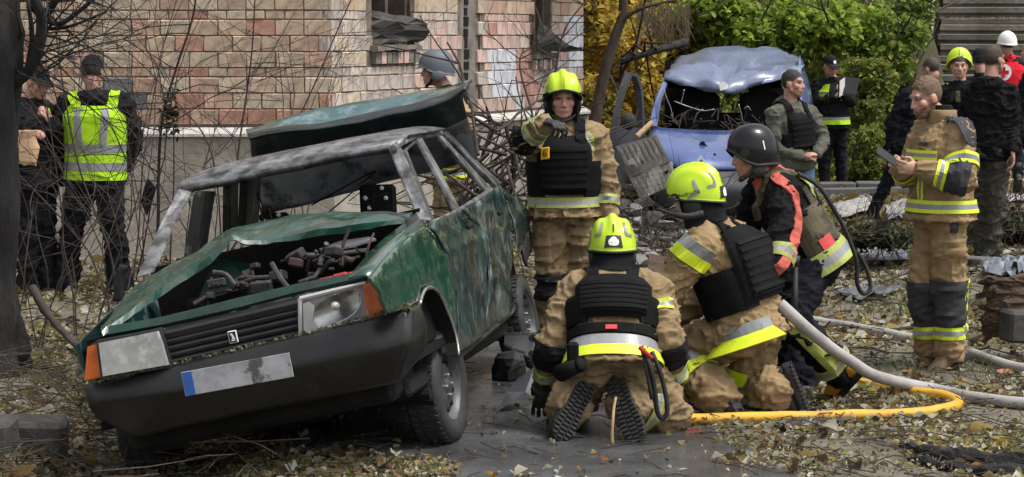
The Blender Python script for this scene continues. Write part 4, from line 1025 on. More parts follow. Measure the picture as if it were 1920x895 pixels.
# ================================================================ PEOPLE: the figures
def arms_tape(p, q, t, w=.06, mats=None, rows=None, rmax=.13):
    tape(p, p.J['e' + q], p.J['w' + q], p.jb, t, w, mats=mats, rows=rows, rmax=rmax)
def uparm_tape(p, q, t, w=.06, mats=None, rows=None): tape(p, p.J['s' + q], p.J['e' + q], p.jb, t, w, mats=mats, rows=rows, rmax=.14)
def leg_tape(p, q, t, w=.07, mats=None, rows=None): tape(p, p.J['k' + q], p.J['a' + q], p.tb, t, w, mats=mats, rows=rows, rmax=.15)
def hem_tape(p, t, w=.075, d=(0, 360), mats=None, rows=None, rmax=.36, off=.007, nv=46):
    a, b = p.J['pelvis'], p.J['neck']; tape(p, a, b, p.torso, t, w, p.pf if t < .5 else p.sf, d, rmax, mats, rows, off + .009, nv)
def pad(p, a, b, bvh, t0, t1, fw, half, m, rmax=.15, off=.004):
    return shell(p, 'reinforcement_patch', bvh, np.array(a), np.array(b), np.array(fw, float), t0, t1, -half, half, off + .011, .008, [M[m]], nu=11, nv=22, rmax=rmax, pillow=.004, sm='max')
SY = [(0, 1), (.52, 0), (1, 0)]
DULL = [M['tape_dull'], M['tape_silver']]
FFG = 'firefighters working round the wrecked car'
# --- the pointing firefighter
p = Pose(14.1, 1.0, dict(hl=(1086, 396, 0), hr=(1031, 396, 0), kl=(1093, 522, -.03), kr=(1036, 525, -.05), al=(1097, 640, .02), ar=(1034, 643, 0), tl=(1112, 664, -.17), tr=(1026, 667, -.18),
    neck=(1057, 242, 0), sl=(1112, 258, 0), sr=(1003, 260, 0), el=(1137, 334, .02), wl=(1138, 404, -.06), er=(982, 262, '-'), wr=(1024, 229, '-'), head=(1055, 185, -.03)), (4, 6, 0))
body(p, 'firefighter with a yellow green helmet pointing towards the camera beside the wreck', FFG, 0, .007, hair=None)
jacket(p, M['khaki_dirty'], .036, -.06, .03, .066, .06, .010, .013, 1, depth=.95); trousers(p, M['khaki_dirty'], .032, .085, .011, .014, 2); boots(p, M['leather'])
pad(p, p.J['kr'] * .35 + p.J['hr'] * .65, p.J['ar'], p.tb, .34, .58, (0, -1, 0), 70, 'dark_pad'); pad(p, p.J['kl'] * .35 + p.J['hl'] * .65, p.J['al'], p.tb, .34, .58, (0, -1, 0), 70, 'dark_pad')
for q in 'lr': shell(p, 'thigh_pocket', p.tb, p.J['h' + q], p.J['k' + q], np.array((.9 if q == 'l' else -.9, -1, 0)), .4, .72, -42, 42, .012, .012, [M['khaki_dirty']], nu=6, nv=12, rmax=.2, pillow=.006)
shell(p, 'pocket_flap', p.jb, p.J['pelvis'], p.J['neck'], p.sf, .02, .09, -60, -18, .012, .008, [M['khaki_dirty']], nu=4, nv=10, rmax=.34, pillow=.004)
hem_tape(p, .125, .062, mats=DULL); arms_tape(p, 'l', .62, .06, DULL); arms_tape(p, 'r', .52, .055, DULL, rmax=.1); arms_tape(p, 'r', .85, .03, DULL, rmax=.1)
shell(p, 'sleeve_cover', p.jb, p.J['er'], p.J['wr'], frame(p.J['wr'] - p.J['er'])[0], -.25, .38, 0, 360, .006, .006, [M['black_cloth']], nu=8, nv=24, rmax=.13)
plate_carrier(p, back=False, w=52, t=(.22, .93), molle=6, cumt=(.2, .62)); 
for q in (-1, 1): ribbon(p, 'reflective_tape', [p.spine(.96, .06) + p.sl2 * q * .13, p.spine(.88, .12) + p.sl2 * q * .165, p.spine(.76, .14) + p.sl2 * q * .18], .05, p.jb, None, mats=DULL, rows=YSY)
V, F_ = quad2d(np.array([(-.032, -.04), (.032, -.04), (.032, .04), (-.032, .04)])); vb = BVHTree.FromPolygons([tuple(v) for v in np.vstack([p.J['neck']])] * 3, [(0, 1, 2)]) if False else p.torso
pc = A3(P(1022, 288, 13.86)); badge = MB(); Rb = np.stack([nrm([1, -.45, .16]), np.cross([0, 0, 1.], nrm([1, -.45, .16])), [0, 0, 1.]], 1)
badge.box(pc, (.058, .012, .075), Rb, bev=.004); bo = badge.obj('name_patch', M['patch_yellow'], p.root)
V, F_ = text2d('6', .062); V3 = [pc + Rb[:, 0] * x + Rb[:, 2] * y - Rb[:, 1] * .0085 for x, y in V]; mesh('number', V3, F_, M['black_print'], bo)
for q, (x, y) in enumerate(((1066, 262), (1074, 300))): pass
ribbon(p, 'radio_cord', [P(1078, 235, 13.75), P(1076, 262, 13.72), P(1070, 292, 13.72), P(1058, 318, 13.72)], .014, p.torso, M['webbing'], .075, .012)
ribbon(p, 'zip_flap', [p.spine(.2, .2) + p.pl * -.01, p.spine(.06, .22) + p.pl * .0, p.spine(-.04, .24) + p.pl * .01], .03, p.jb, M['khaki_dirty'], .006, .006)
gloves(p, dict(r=dict(d=(.55, -.75, -.06), n=(.1, -.15, -1), curl=.75, thumb=.6, k=1.12), l=dict(d=(0, -.05, -1), n=(-.3, -.2, 0), curl=.3)))
fire_helmet(p, back=False, k=1.02)
# --- kneeling firefighter seen from behind, nearest
p = Pose(11.2, 1.0, dict(hl=(1107, 680, .14), hr=(1190, 680, .14), kl=(1066, 772, .47), kr=(1257, 778, .27), al=(1068, 758, .09), ar=(1176, 758, .09), tl=(1034, 818, .0), tr=(1200, 822, .0),
    neck=(1148, 520, .36), sl=(1078, 545, .34), sr=(1222, 545, .34), el=(1036, 642, '-'), er=(1255, 640, '-'), wl=(1022, 712, '+'), wr=(1264, 703, '+'), head=(1148, 470, .43)), (180, 24, 0))
p.J['ul'] = p.J['ur'] = np.array((0, 1, .25))
body(p, 'kneeling firefighter showing his back and boot soles with a red patch on his belt', FFG, 1, .009, hair=None, eyes=False)
jacket(p, M['khaki_dirty'], .040, -.13, .035, .068, .05, .010, .014, 11, depth=1.05); trousers(p, M['khaki_dirty'], .038, .088, .011, .014, 12); boots(p, M['leather'], lugs=True, size=1.12)
hem_tape(p, .055, .12, (82, 278), [M['tape_yellow'], M['tape_silver']], [(0, 0), (.5, 1), (1, 1)])
arms_tape(p, 'l', .78, .055, DULL); arms_tape(p, 'r', .78, .055, DULL); leg_tape(p, 'r', .62, .07, DULL)
tape(p, p.J['sr'], p.J['er'], p.jb, .42, .06, (0.3, -1, 0), (-38, 22), .14, [M['tape_yellow'], M['tape_silver']], YSY)
for q in 'lr': pad(p, p.J['e' + q] * .75 + p.J['s' + q] * .25, p.J['w' + q], p.jb, .1, .68, (-.4 if q == 'l' else .4, -1, 0), 95, 'dark_pad')
plate_carrier(p, front=False, w=56, t=(.38, .92), molle=6, cumt=(.34, .66), off=.03)
bl = shell(p, 'belt', p.torso, p.J['pelvis'], p.J['neck'], p.pf, .2, .31, 70, 290, .026, .014, [M['vest_black']], nu=4, nv=30, rmax=.36, sm='max')
shell(p, 'belt_patch', p.torso, p.J['pelvis'], p.J['neck'], p.pf, .225, .275, 168, 184, .032, .004, [M['patch_red']], nu=2, nv=6, rmax=.36, sm='max')
# gear on the belt: holstered torch and coiled rope
mb = MB(); mb.tube([P(1052, 700, 11.05), P(1064, 694, 11.0), P(1088, 685, 10.98)], [.045, .042, .033], 14); mb.tube([P(1086, 686, 10.98), P(1092, 683, 10.97)], [.036, .036], 14); mb.obj('torch_pouch', M['vest_black'], p.root, smooth=True)
mb = MB(); mb.box(P(1074, 668, 11.05), (.06, .05, .14), bev=.012); mb.obj('belt_pouch', M['vest_black'], p.root)
q = spline([P(1206, 655, 11.0), P(1220, 690, 10.96), P(1228, 735, 10.97), P(1232, 770, 10.98), P(1241, 785, 11.0), P(1251, 772, 11.0), P(1247, 735, 11.0), P(1235, 690, 11.0), P(1222, 660, 11.03)], 7)
V, F_ = tube(q, .0125, 8); o1 = mesh('rope_coil', V, F_, M['rubber'], p.root, smooth=True)
q = spline([P(1203, 650, 11.02), P(1212, 690, 10.97), P(1219, 730, 10.96), P(1222, 748, 10.97)], 7); V, F_ = tube(q, .011, 8); mesh('rope_coil', V, F_, M['rubber'], p.root, smooth=True)
q = spline([P(1200, 652, 11.0), P(1212, 663, 10.97), P(1222, 672, 10.98)], 4); V, F_ = tube(q, .012, 8); mesh('red_strap', V, F_, M['red_cloth'], p.root, smooth=True)
gloves(p, dict(l=dict(d=(-.12, .1, -1), n=(.2, 1, 0), curl=.25, k=1.12), r=dict(d=(.05, .3, -1), n=(-.3, 1, 0), curl=.5, k=1.05)))
shell(p, 'glove_cuff', p.jb, p.J['el'], p.J['wl'], frame(p.J['wl'] - p.J['el'])[0], .9, 1.2, 0, 360, .004, .006, [M['leather']], nu=4, nv=20, rmax=.075)
fire_helmet(p, k=1.06, liner=True)
# --- kneeling firefighter turned to the left, plate carrier on his back
p = Pose(12.05, 1.03, dict(hl=(1393, 622, -.08), hr=(1426, 614, .09), kl=(1268, 660, '+'), kr=(1392, 748, .10), al=(1345, 742, '-'), ar=(1452, 728, -.12), tl=(1300, 768, -.06), tr=(1474, 782, -.10),
    neck=(1345, 432, .08), sl=(1313, 458, -.09), sr=(1380, 446, .24), el=(1252, 546, '+'), wl=(1236, 622, '+'), er=(1330, 545, .4), wr=(1270, 600, .45), head=(1303, 372, .1)), (-112, 16, 0))
p.J['ur'] = np.array((-1, .1, .3)); p.J['ul'] = np.array((0, 0, 1.))
body(p, 'kneeling firefighter with a lettered yellow green helmet between two colleagues', FFG, 2, .009, hair=None)
jacket(p, M['khaki'], .036, -.11, .006, .066, .05, .010, .012, 21, depth=1.0); trousers(p, M['khaki'], .040, .088, .011, .013, 22); boots(p, M['leather'], lugs=True, size=1.1)
hem_tape(p, -.02, .12, (12, 150), [M['tape_yellow'], M['tape_silver']], [(0, 0), (.5, 1), (1, 1)]); uparm_tape(p, 'l', .17, .13, None, [(0, 1), (.5, 0), (1, 0)]); leg_tape(p, 'l', .52, .12, None, [(0, 1), (.45, 0), (1, 0)])
tape(p, p.J['hr'], p.J['kr'], p.tb, .72, .075, rmax=.17, rows=[(0, 0), (1, 0)])
plate_carrier(p, front=False, w=58, t=(.24, .98), molle=7, cumt=(.2, .62), off=.045)
fire_helmet(p, k=1.05, back=True, side=1, name_text='Andrusha'); gloves(p, dict(l=dict(d=(-.5, .6, -.6), n=(0, .3, -1), curl=.4)))
q = spline([P(1232, 392, 12.0), P(1262, 402, 11.93), P(1290, 406, 11.9), P(1318, 400, 11.92)], 4); V, F_ = tube(q, [.008] * 5 + [.017] * (len(q) - 5), 10); mesh('helmet_torch', V, F_, M['rubber'], p.root, smooth=True)
# --- crouching firefighter in dark kit with a black helmet
p = Pose(12.6, 1.0, dict(hl=(1528, 494, -.09), hr=(1540, 488, .09), kl=(1482, 602, '-'), kr=(1442, 606, .22), al=(1572, 692, '+'), ar=(1500, 712, .3), tl=(1530, 738, -.08), tr=(1455, 738, .2),
    neck=(1442, 338, 0), sl=(1468, 362, -.17), sr=(1430, 348, .17), el=(1472, 436, '-'), wl=(1455, 508, '-'), er=(1402, 425, .25), wr=(1425, 500, .18), head=(1408, 290, -.03)), (-82, 12, 0))
p.J['ul'] = np.array((-.55, -.1, .8)); p.J['ur'] = np.array((0, 0, 1.))
body(p, 'crouching firefighter with a black helmet numbered 1 and a dark red trimmed jacket', FFG, 3, .009, hair='hair_dark')
jacket(p, M['black_cloth'], .034, -.12, .015, .064, .07, .010, .012, 31); trousers(p, M['navy_cloth'], .03, .078, .011, .013, 32); boots(p, M['boot_yellow'], size=1.14)
hem_tape(p, .02, .12, mats=[M['tape_dull'], M['tape_silver']], rows=[(0, 0), (.3, 1), (.65, 0), (1, 0)]); arms_tape(p, 'l', .62, .085, DULL); leg_tape(p, 'l', .86, .06, DULL)
sh = (p.J['kl'], p.J['al']); f_ = nrm(np.array((-.3, -1, .2))); tape(p, sh[0], sh[1], p.tb, .42, .36, f_, (-30, 22), .15, [M['tape_dull'], M['tape_silver']], [(0, 0), (1, 0)])
cv = shell(p, 'camo_vest', p.torso, p.J['pelvis'], p.J['neck'], p.pf, .1, .60, 92, 330, .018, .02, [M['camo']], nu=12, nv=34, rmax=.34, pillow=.012, sm='max')
shell(p, 'vest_back', p.torso, p.J['pelvis'], p.J['neck'], p.pf, .58, .9, 140, 240, .018, .02, [M['camo']], nu=8, nv=20, rmax=.34, pillow=.012, sm='max')
shell(p, 'vest_patch', p.torso, p.J['pelvis'], p.J['neck'], p.pf, .13, .25, 118, 142, .022, .006, [M['patch_red']], nu=2, nv=6, rmax=.34, sm='max')
ribbon(p, 'red_trim', [p.spine(.99, -.09), p.spine(.97, -.06) + p.sl2 * .09, p.J['sl'] + p.up * .06, p.J['sl'] * .7 + p.J['el'] * .3 + np.array((.05, -.07, 0)), p.J['el'] + np.array((.045, -.05, 0)), p.J['el'] * .4 + p.J['wl'] * .6 + np.array((.03, -.05, 0)), p.J['wl'] + np.array((-.02, -.05, -.01))], .06, p.jb, M['salmon'], .008, .01, dense=7)
ribbon(p, 'red_collar', [p.spine(1.0, .1) + p.sl2 * .02, p.spine(1.02, .03) + p.sl2 * .10, p.spine(1.02, -.09) + p.sl2 * .03, p.spine(.97, -.13) - p.sl2 * .06], .085, p.jb, M['salmon'], .012, .012)
ribbon(p, 'shoulder_strap', [p.spine(.72, .16) + p.sl2 * .1, p.spine(.92, .1) + p.sl2 * .11, p.spine(.98, 0) + p.sl2 * .11, p.spine(.9, -.12) + p.sl2 * .1, p.spine(.6, -.17) + p.sl2 * .09], .055, p.jb, M['camo'], .022, .02)
ribbon(p, 'reflective_tape', [p.spine(.92, -.1) + p.sl2 * .15, p.spine(.78, -.14) + p.sl2 * .14, p.spine(.64, -.15) + p.sl2 * .13], .05, p.jb, None, mats=DULL, rows=YSY, off=.02)
q = spline([P(1495, 325, 12.3), P(1535, 350, 12.28), P(1565, 395, 12.3), P(1588, 440, 12.33), P(1606, 490, 12.35), P(1607, 530, 12.37), P(1618, 551, 12.4), P(1632, 540, 12.42), P(1625, 505, 12.42), P(1606, 470, 12.4)], 7); V, F_ = tube(q, .012, 8); mesh('rope_coil', V, F_, M['rubber'], p.root, smooth=True)
V, Fc, P0 = dome(p, 1.02, rim=(.035, -.06, -.085), rs=(.122, .135, .15, .158), n=48, m=18, pw=2.3); hm_ = mesh('black_helmet', V, Fc, M['helmet_black'], p.root, smooth=True); rim_tube(p, P0, .007, M['rubber'], hm_)
hb = BVHTree.FromPolygons([tuple(v) for v in V], Fc); V, F_ = text2d('1', .075); decal('number', V, F_, p.H(.12, -.055, .045), np.array((1., 0, 0)), p.hu, hb, M['white_print'], hm_, .004)
for q in (1, -1):
    V, F_ = disc2d(.022, .022); decal('visor_mount', V, F_, p.H(q * .12, .055, .03), p.hf * q, p.hu, hb, M['rubber'], hm_, .008)
    V, F_ = ellipsoid(p.H(q * .1, .0, -.085), (.018, .04, .045), (p.hl_, p.hf, p.hu), 12, 8); mesh('ear_cover', V, F_, M['rubber'], hm_, smooth=True)
q = spline([p.H(.09, .02, -.08), p.H(.07, .06, -.11), p.H(0, .09, -.13), p.H(-.07, .06, -.11)], 5); V, F_ = tube(q, .009, 6); mesh('chin_strap', V, F_, M['rubber'], hm_, smooth=True)
gloves(p, dict(l=dict(d=(-.3, -.2, -.9), n=(-.6, .5, -.3), curl=.7), r=dict(d=(.1, .1, -1), n=(.3, -.8, 0), curl=.7)))
mb = MB(); mb.tube([P(1492, 500, 12.15), P(1490, 560, 12.12), P(1489, 592, 12.12)], [.012, .019, .019], 12); mb.tube([P(1494, 480, 12.16), P(1492, 500, 12.15)], [.02, .014], 12)
tag(mb.obj('pry_tool', M['rubber'], smooth=True), 'black handled tool in the hand of the crouching dark clad firefighter', 'tool')
# --- standing firefighter with a telephone
p = Pose(13.69, 1.0, dict(hl=(1778, 402, -.09), hr=(1752, 402, .08), kl=(1782, 540, -.10), kr=(1734, 540, .04), al=(1782, 655, -.09), ar=(1744, 650, .07), tl=(1752, 678, -.15), tr=(1722, 676, .03),
    neck=(1768, 226, .0), sl=(1800, 254, -.17), sr=(1738, 246, .16), el=(1806, 338, '-'), wl=(1722, 318, '-'), er=(1700, 328, '-'), wr=(1688, 318, '-'), head=(1737, 184, -.02)), (-68, 15, 3))
ph = A3(P(1662, 290, 13.42))
body(p, 'standing bare headed firefighter with a beard and khaki suit looking at his telephone', FFG, 2, .006, hands=dict(l=dict(d=(-.9, -.25, .12), n=(.1, .9, .1), curl=.75, thumb=.2), r=dict(d=(-.55, -.5, .5), n=(.35, -.7, -.2), curl=.7, thumb=.3)), beard=1.0, hair='hair_fair', hairline=.075, hair_off=.006)
jacket(p, M['khaki'], .034, -.05, .028, .06, .0, .009, .011, 41, depth=1.05); trousers(p, M['khaki'], .022, .076, .010, .012, 42); boots(p, M['boot_tan'], size=1.05)
C_ = loft([p.sec(t, a, b, f, 2.1) for t, a, b, f in ((.95, .10, .092, .0), (1.04, .098, .095, .015), (1.11, .104, .10, .025), (1.115, .085, .082, .025), (1.03, .08, .075, .015))], 26, False); cv = mesh('jacket_collar', C_[0], C_[1], M['khaki'], p.root, smooth=True)
C_ = loft([p.sec(t, a, b, f, 2.1) for t, a, b, f in ((1.0, .078, .074, .0), (1.16, .07, .07, .02), (1.165, .058, .058, .02))], 22); mesh('undershirt_collar', C_[0], C_[1], M['navy_cloth'], p.root, smooth=True)
hem_tape(p, .1, .075); hem_tape(p, .64, .06, (-70, 48)); uparm_tape(p, 'l', .62, .07); arms_tape(p, 'l', .5, .065); arms_tape(p, 'r', .5, .065)
ribbon(p, 'reflective_tape', [p.spine(.4, .17) + p.pl * .05, p.spine(.28, .18) + p.pl * .05, p.spine(.14, .19) + p.pl * .05], .05, p.jb, None, mats=[M['tape_yellow'], M['tape_silver']], rows=YSY)
pad(p, p.J['el'], p.J['wl'], p.jb, -.12, .36, (.1, -1, -.35), 105, 'gray_pad', rmax=.12)
ribbon(p, 'shoulder_pad', [p.spine(.95, .02) + p.sl2 * .10, p.J['sl'] + p.up * .09 * 1, p.J['sl'] * .8 + p.J['el'] * .2 + p.sl2 * .1], .14, p.jb, M['gray_pad'], .005, .006)
for q in 'lr':
    pad(p, p.J['k' + q] + (p.J['h' + q] - p.J['k' + q]) * .15, p.J['a' + q], p.tb, .04, .68, (-.55, -1, 0), 118, 'gray_pad'); leg_tape(p, q, .72, .075)
ribbon(p, 'reflective_tape', [p.J['kl'] + np.array((.12, -.06, .05)), p.J['kl'] * .5 + p.J['al'] * .5 + np.array((.12, -.06, 0)), p.J['kl'] * .25 + p.J['al'] * .75 + np.array((.12, -.06, 0))], .045, p.tb, None, mats=[M['tape_yellow'], M['tape_silver']], rows=YSY, off=.008)
for (tt, dd) in ((.5, 22), (.5, -35)): shell(p, 'pocket_flap', p.jb, p.J['pelvis'], p.J['neck'], p.sf, tt - .075, tt + .02, dd - 17, dd + 17, .008, .008, [M['khaki']], nu=4, nv=8, rmax=.34, pillow=.004)
shell(p, 'chest_tab', p.jb, p.J['pelvis'], p.J['neck'], p.sf, .74, .78, 8, 26, .007, .004, [M['gray_pad']], nu=2, nv=6, rmax=.34)
shell(p, 'thigh_pocket', p.tb, p.J['hl'], p.J['kl'], np.array((.3, -1, 0)), .32, .56, -48, 48, .012, .012, [M['khaki']], nu=6, nv=12, rmax=.2, pillow=.006); shell(p, 'thigh_tab', p.tb, p.J['hl'], p.J['kl'], np.array((.1, -1, 0)), .06, .24, -12, 12, .012, .006, [M['gray_pad']], nu=3, nv=5, rmax=.2)
mb = MB(); w_ = (p.J['wr'] + p.J['wl']) / 2; c_ = A3(P(1662, 293, 13.36)); dv = nrm([-.8, -.25, .55]); a_, b_, _ = frame(dv); mb.box(c_, (.075, .009, .15), np.stack([np.cross(dv, nrm([-.3, .35, -.3])) / np.linalg.norm(np.cross(dv, nrm([-.3, .35, -.3]))), nrm(np.cross(np.cross(dv, nrm([-.3, .35, -.3])), dv)), dv], 1), bev=.004)
tag(mb.obj('telephone', M['black_print']), 'black telephone held by the bearded standing firefighter', 'telephone')
# --- man in grey hoodie and black vest
p = Pose(19.5, .97, dict(hl=(1508, 305, .06), hr=(1472, 305, -.05), kl=(1512, 393, .05), kr=(1474, 393, -.06), al=(1515, 482, .06), ar=(1474, 484, -.03), tl=(1522, 496, -.1), tr=(1480, 499, -.18),
    neck=(1482, 196, 0), sl=(1519, 212, .11), sr=(1452, 214, -.10), el=(1544, 264, .06), wl=(1533, 290, '-'), er=(1452, 274, -.12), wr=(1505, 296, '-'), head=(1486, 157, -.01)), (62, 2, 0))
body(p, 'man in a grey hoodie and black vest clasping his hands before the van', None, 0, .008, hands=dict(l=dict(d=(-.7, -.4, .05), n=(.1, .3, -.8), curl=.9), r=dict(d=(.8, -.3, .1), n=(-.1, .7, -.5), curl=.9)), beard=.3, hair='hair_dark', hair_off=.003)
jacket(p, M['hoodie'], .012, -.12, -.01, .056, .03, .011, .010, 51, hood=True); trousers(p, M['jeans'], .0, .055, .013, .008, 52); boots(p, M['leather'])
plate_carrier(p, w=50, t=(.2, .86), molle=5, off=.018)
# --- police officer writing in a notebook
p = Pose(28.0, 1.0, dict(hl=(1575, 233, 0), hr=(1548, 233, 0), kl=(1577, 300, 0), kr=(1547, 300, -.02), al=(1580, 356, 0), ar=(1544, 354, 0), tl=(1584, 368, -.15), tr=(1541, 366, -.15),
    neck=(1562, 152, 0), sl=(1589, 160, 0), sr=(1535, 160, 0), el=(1597, 192, -.05), wl=(1580, 178, '-'), er=(1528, 190, -.05), wr=(1566, 182, '-'), head=(1557, 124, -.05)), (22, 22, 0))
body(p, 'police officer in a dark cap writing in an open notebook by the green slope', None, 0, .012, hands=dict(r=dict(d=(.6, -.4, .5), n=(.5, .3, -.2), curl=.6), l=dict(d=(-.3, -.5, .5), n=(-.4, .5, .4), curl=.5)), hair='hair_dark')
jacket(p, M['police_cloth'], .022, -.12, 0, .056, .06, .014, .010, 61); trousers(p, M['police_cloth'], .006, .062, .016, .010, 62); boots(p, M['leather']); cap(p, badge=True)
for s_ in (-1, 1): shell(p, 'hivis_panel', p.torso, p.J['pelvis'], p.J['neck'], p.sf, .55, .93, s_ * 25, s_ * 75, .014, .01, [M['hivis'], M['tape_silver']], nv=10, rmax=.3, sm='max', rows=[(0, 0), (.4, 1), (.55, 0), (1, 0)])
shell(p, 'hivis_band', p.torso, p.J['pelvis'], p.J['neck'], p.sf, .0, .17, -100, 100, .018, .01, [M['hivis'], M['tape_silver']], nv=24, rmax=.3, sm='max', rows=[(0, 0), (.6, 1), (1, 0)])
mb = MB(); nc = A3(P(1583, 160, 27.55)); ud = nrm([.35, .3, .9])
for s_ in (-1, 1):
    xx = nrm([1, -.35 * s_, -.12]); xx = nrm([1, -.35, -.12]) if s_ > 0 else nrm([.55, .8, .3]); R = np.stack([xx, nrm(np.cross(ud, xx)), nrm(np.cross(xx, np.cross(ud, xx)))], 1); mb.box(nc + xx * .085 * s_, (.165, .012, .22), R, 0, .003); mb.box(nc + xx * .085 * s_ + R[:, 1] * (.009 if s_ > 0 else -.009), (.15, .008, .2), R, 1)
tag(mb.obj('notebook', [M['black_print'], M['white_print']]), 'open black notebook in the hands of the capped police officer', 'notebook')
# --- man in dark coat striding left
p = Pose(24.0, 1.0, dict(hl=(1692, 266, -.08), hr=(1714, 266, .06), kl=(1666, 338, -.1), kr=(1722, 345, .1), al=(1634, 402, -.05), ar=(1742, 412, .2), tl=(1612, 414, -.1), tr=(1722, 424, .15),
    neck=(1733, 166, 0), sl=(1700, 180, -.12), sr=(1760, 176, .12), el=(1676, 226, -.1), wl=(1668, 280, '-'), er=(1765, 230, .2), wr=(1745, 280, .15), head=(1746, 130, .0)), (-140, 20, 0))
body(p, 'short haired man in a dark navy coat leaning and striding left behind the telephone user', None, 1, .011, hair='hair_brown', hair_off=.003)
jacket(p, M['navy_cloth'], .02, -.26, .01, .056, .06, .014, .012, 71); trousers(p, M['navy_cloth'], .004, .062, .014, .010, 72); boots(p, M['leather'])
# --- young man with helmet pushed back
p = Pose(23.0, 1.0, dict(hl=(1816, 268, 0), hr=(1786, 268, 0), kl=(1818, 345, 0), kr=(1784, 345, 0), al=(1820, 420, 0), ar=(1782, 420, 0), tl=(1822, 433, -.16), tr=(1780, 433, -.16),
    neck=(1801, 160, 0), sl=(1834, 174, 0), sr=(1768, 174, 0), el=(1842, 228, 0), wl=(1838, 275, -.1), er=(1762, 228, 0), wr=(1768, 275, -.1), head=(1799, 124, -.03)), (-8, 4, 0))
body(p, 'young man in black with a lime helmet pushed back off his forehead', None, 2, .009, hair='hair_brown', hairline=.05)
jacket(p, M['black_cloth'], .024, -.15, 0, .058, .07, .014, .010, 81); trousers(p, M['black_cloth'], .01, .065, .016, .010, 82); boots(p, M['leather'])
V, Fc, P0 = dome(p, 1.12, rim=(.075, -.01, -.09), rs=(.118, .10, .15, .16), n=40, m=14, c=(0, -.045, .01)); mesh('fire_helmet', V, Fc, M['helmet_lime'], p.root, smooth=True)
mb = MB(); mb.box(P(1796, 182, 22.82), (.05, .03, .12), bev=.01); mb.obj('radio', M['camo'], p.root)
# --- man in dark cap, mostly hidden
p = Pose(25.0, 1.0, dict(hl=(1830, 250, 0), hr=(1858, 250, 0), kl=(1830, 325, 0), kr=(1858, 325, 0), al=(1828, 392, 0), ar=(1860, 392, 0), tl=(1826, 404, .1), tr=(1862, 404, .1),
    neck=(1842, 146, 0), sl=(1815, 158, 0), sr=(1870, 158, 0), el=(1810, 208, 0), wl=(1812, 252, 0), er=(1874, 208, 0), wr=(1872, 252, 0), head=(1838, 112, .02)), (150, 0, 0))
body(p, 'man in a plain dark cap almost hidden behind the man in the black jacket', None, 1, .012, hair='hair_dark', eyes=False); jacket(p, M['black_cloth'], .02, -.12, 0, .056, .06, .015, .010, 91); trousers(p, M['black_cloth'], .0, .06, .017, .008, 92); boots(p, M['leather']); cap(p, 'navy_cloth', brim=True)
# --- man in black jacket from behind
p = Pose(20.1, 1.05, dict(hl=(1838, 284, .06), hr=(1872, 284, -.05), kl=(1845, 375, .06), kr=(1868, 380, -.05), al=(1842, 466, .08), ar=(1858, 470, -.03), tl=(1846, 480, .2), tr=(1868, 486, .1),
    neck=(1856, 156, 0), sl=(1820, 174, .08), sr=(1890, 174, -.08), el=(1812, 236, .1), wl=(1818, 290, '+'), er=(1897, 236, -.06), wr=(1899, 286, '-'), head=(1863, 112, .03)), (128, 0, 0))
body(p, 'tall man in a black hooded jacket and dark olive trousers seen from behind', None, 1, .008, hands=dict(r=dict(d=(.05, -.1, -1), n=(-1, .1, 0), curl=.45)), hair='hair_brown', hair_off=.004)
jacket(p, M['black_cloth'], .024, -.12, -.005, .056, .045, .011, .013, 101, hood=True); trousers(p, M['olive_trousers'], .018, .078, .012, .014, 102); boots(p, M['leather'])
# --- red cross volunteer
p = Pose(27.0, 1.0, dict(hl=(1878, 203, 0), hr=(1904, 203, 0), kl=(1880, 270, 0), kr=(1906, 270, 0), al=(1880, 332, 0), ar=(1908, 332, 0), tl=(1876, 343, .1), tr=(1906, 343, .1),
    neck=(1892, 114, 0), sl=(1866, 126, 0), sr=(1917, 126, 0), el=(1858, 172, 0), wl=(1862, 212, .1), er=(1925, 172, 0), wr=(1922, 212, .1), head=(1888, 84, -.02)), (-165, 6, 0))
body(p, 'red cross volunteer with a white helmet and red vest at the stairs', None, 1, .012, hair='hair_dark', eyes=False)
jacket(p, M['police_cloth'], .015, -.1, 0, .056, .06, .015, .009, 111); trousers(p, M['police_cloth'], .006, .062, .016, .009, 112); boots(p, M['leather'])
shell(p, 'red_vest', p.torso, p.J['pelvis'], p.J['neck'], p.sf, -.08, .98, 0, 360, .012, .012, [M['rc_red']], nu=12, nv=40, rmax=.3, sm='max'); ribbon(p, 'vest_collar', [p.spine(.98, .05) + p.sl2 * .08, p.spine(1.03, -.06), p.spine(.98, .05) - p.sl2 * .08], .09, p.jb, M['rc_red'], .015, .012)
cc_ = A3(P(1882, 136, 26.75)); V, F_ = disc2d(.10, .10, 28); decal('white_disc', V, F_, cc_, (1, 0, 0), (0, 0, 1), BVHTree.FromPolygons([tuple(v) for v in [P(1700, 0, 26.78), P(2100, 0, 26.78), P(2100, 400, 26.78), P(1700, 400, 26.78)]], [(0, 1, 2, 3)]), M['white_print'], p.root)
mb = MB(); mb.box(cc_ + np.array((0, .018, 0)), (.13, .008, .042)); mb.box(cc_ + np.array((0, .0175, 0)), (.042, .009, .13)); mb.obj('cross', M['rc_red'], p.root)
V, Fc, P0 = dome(p, 1.0, rim=(.03, .0, -.03), rs=(.112, .14, .145, .15), n=36, m=12, ridge=.006); hh = mesh('white_helmet', V, Fc, M['helmet_white'], p.root, smooth=True); rim_tube(p, P0, .007, M['helmet_white'], hh)
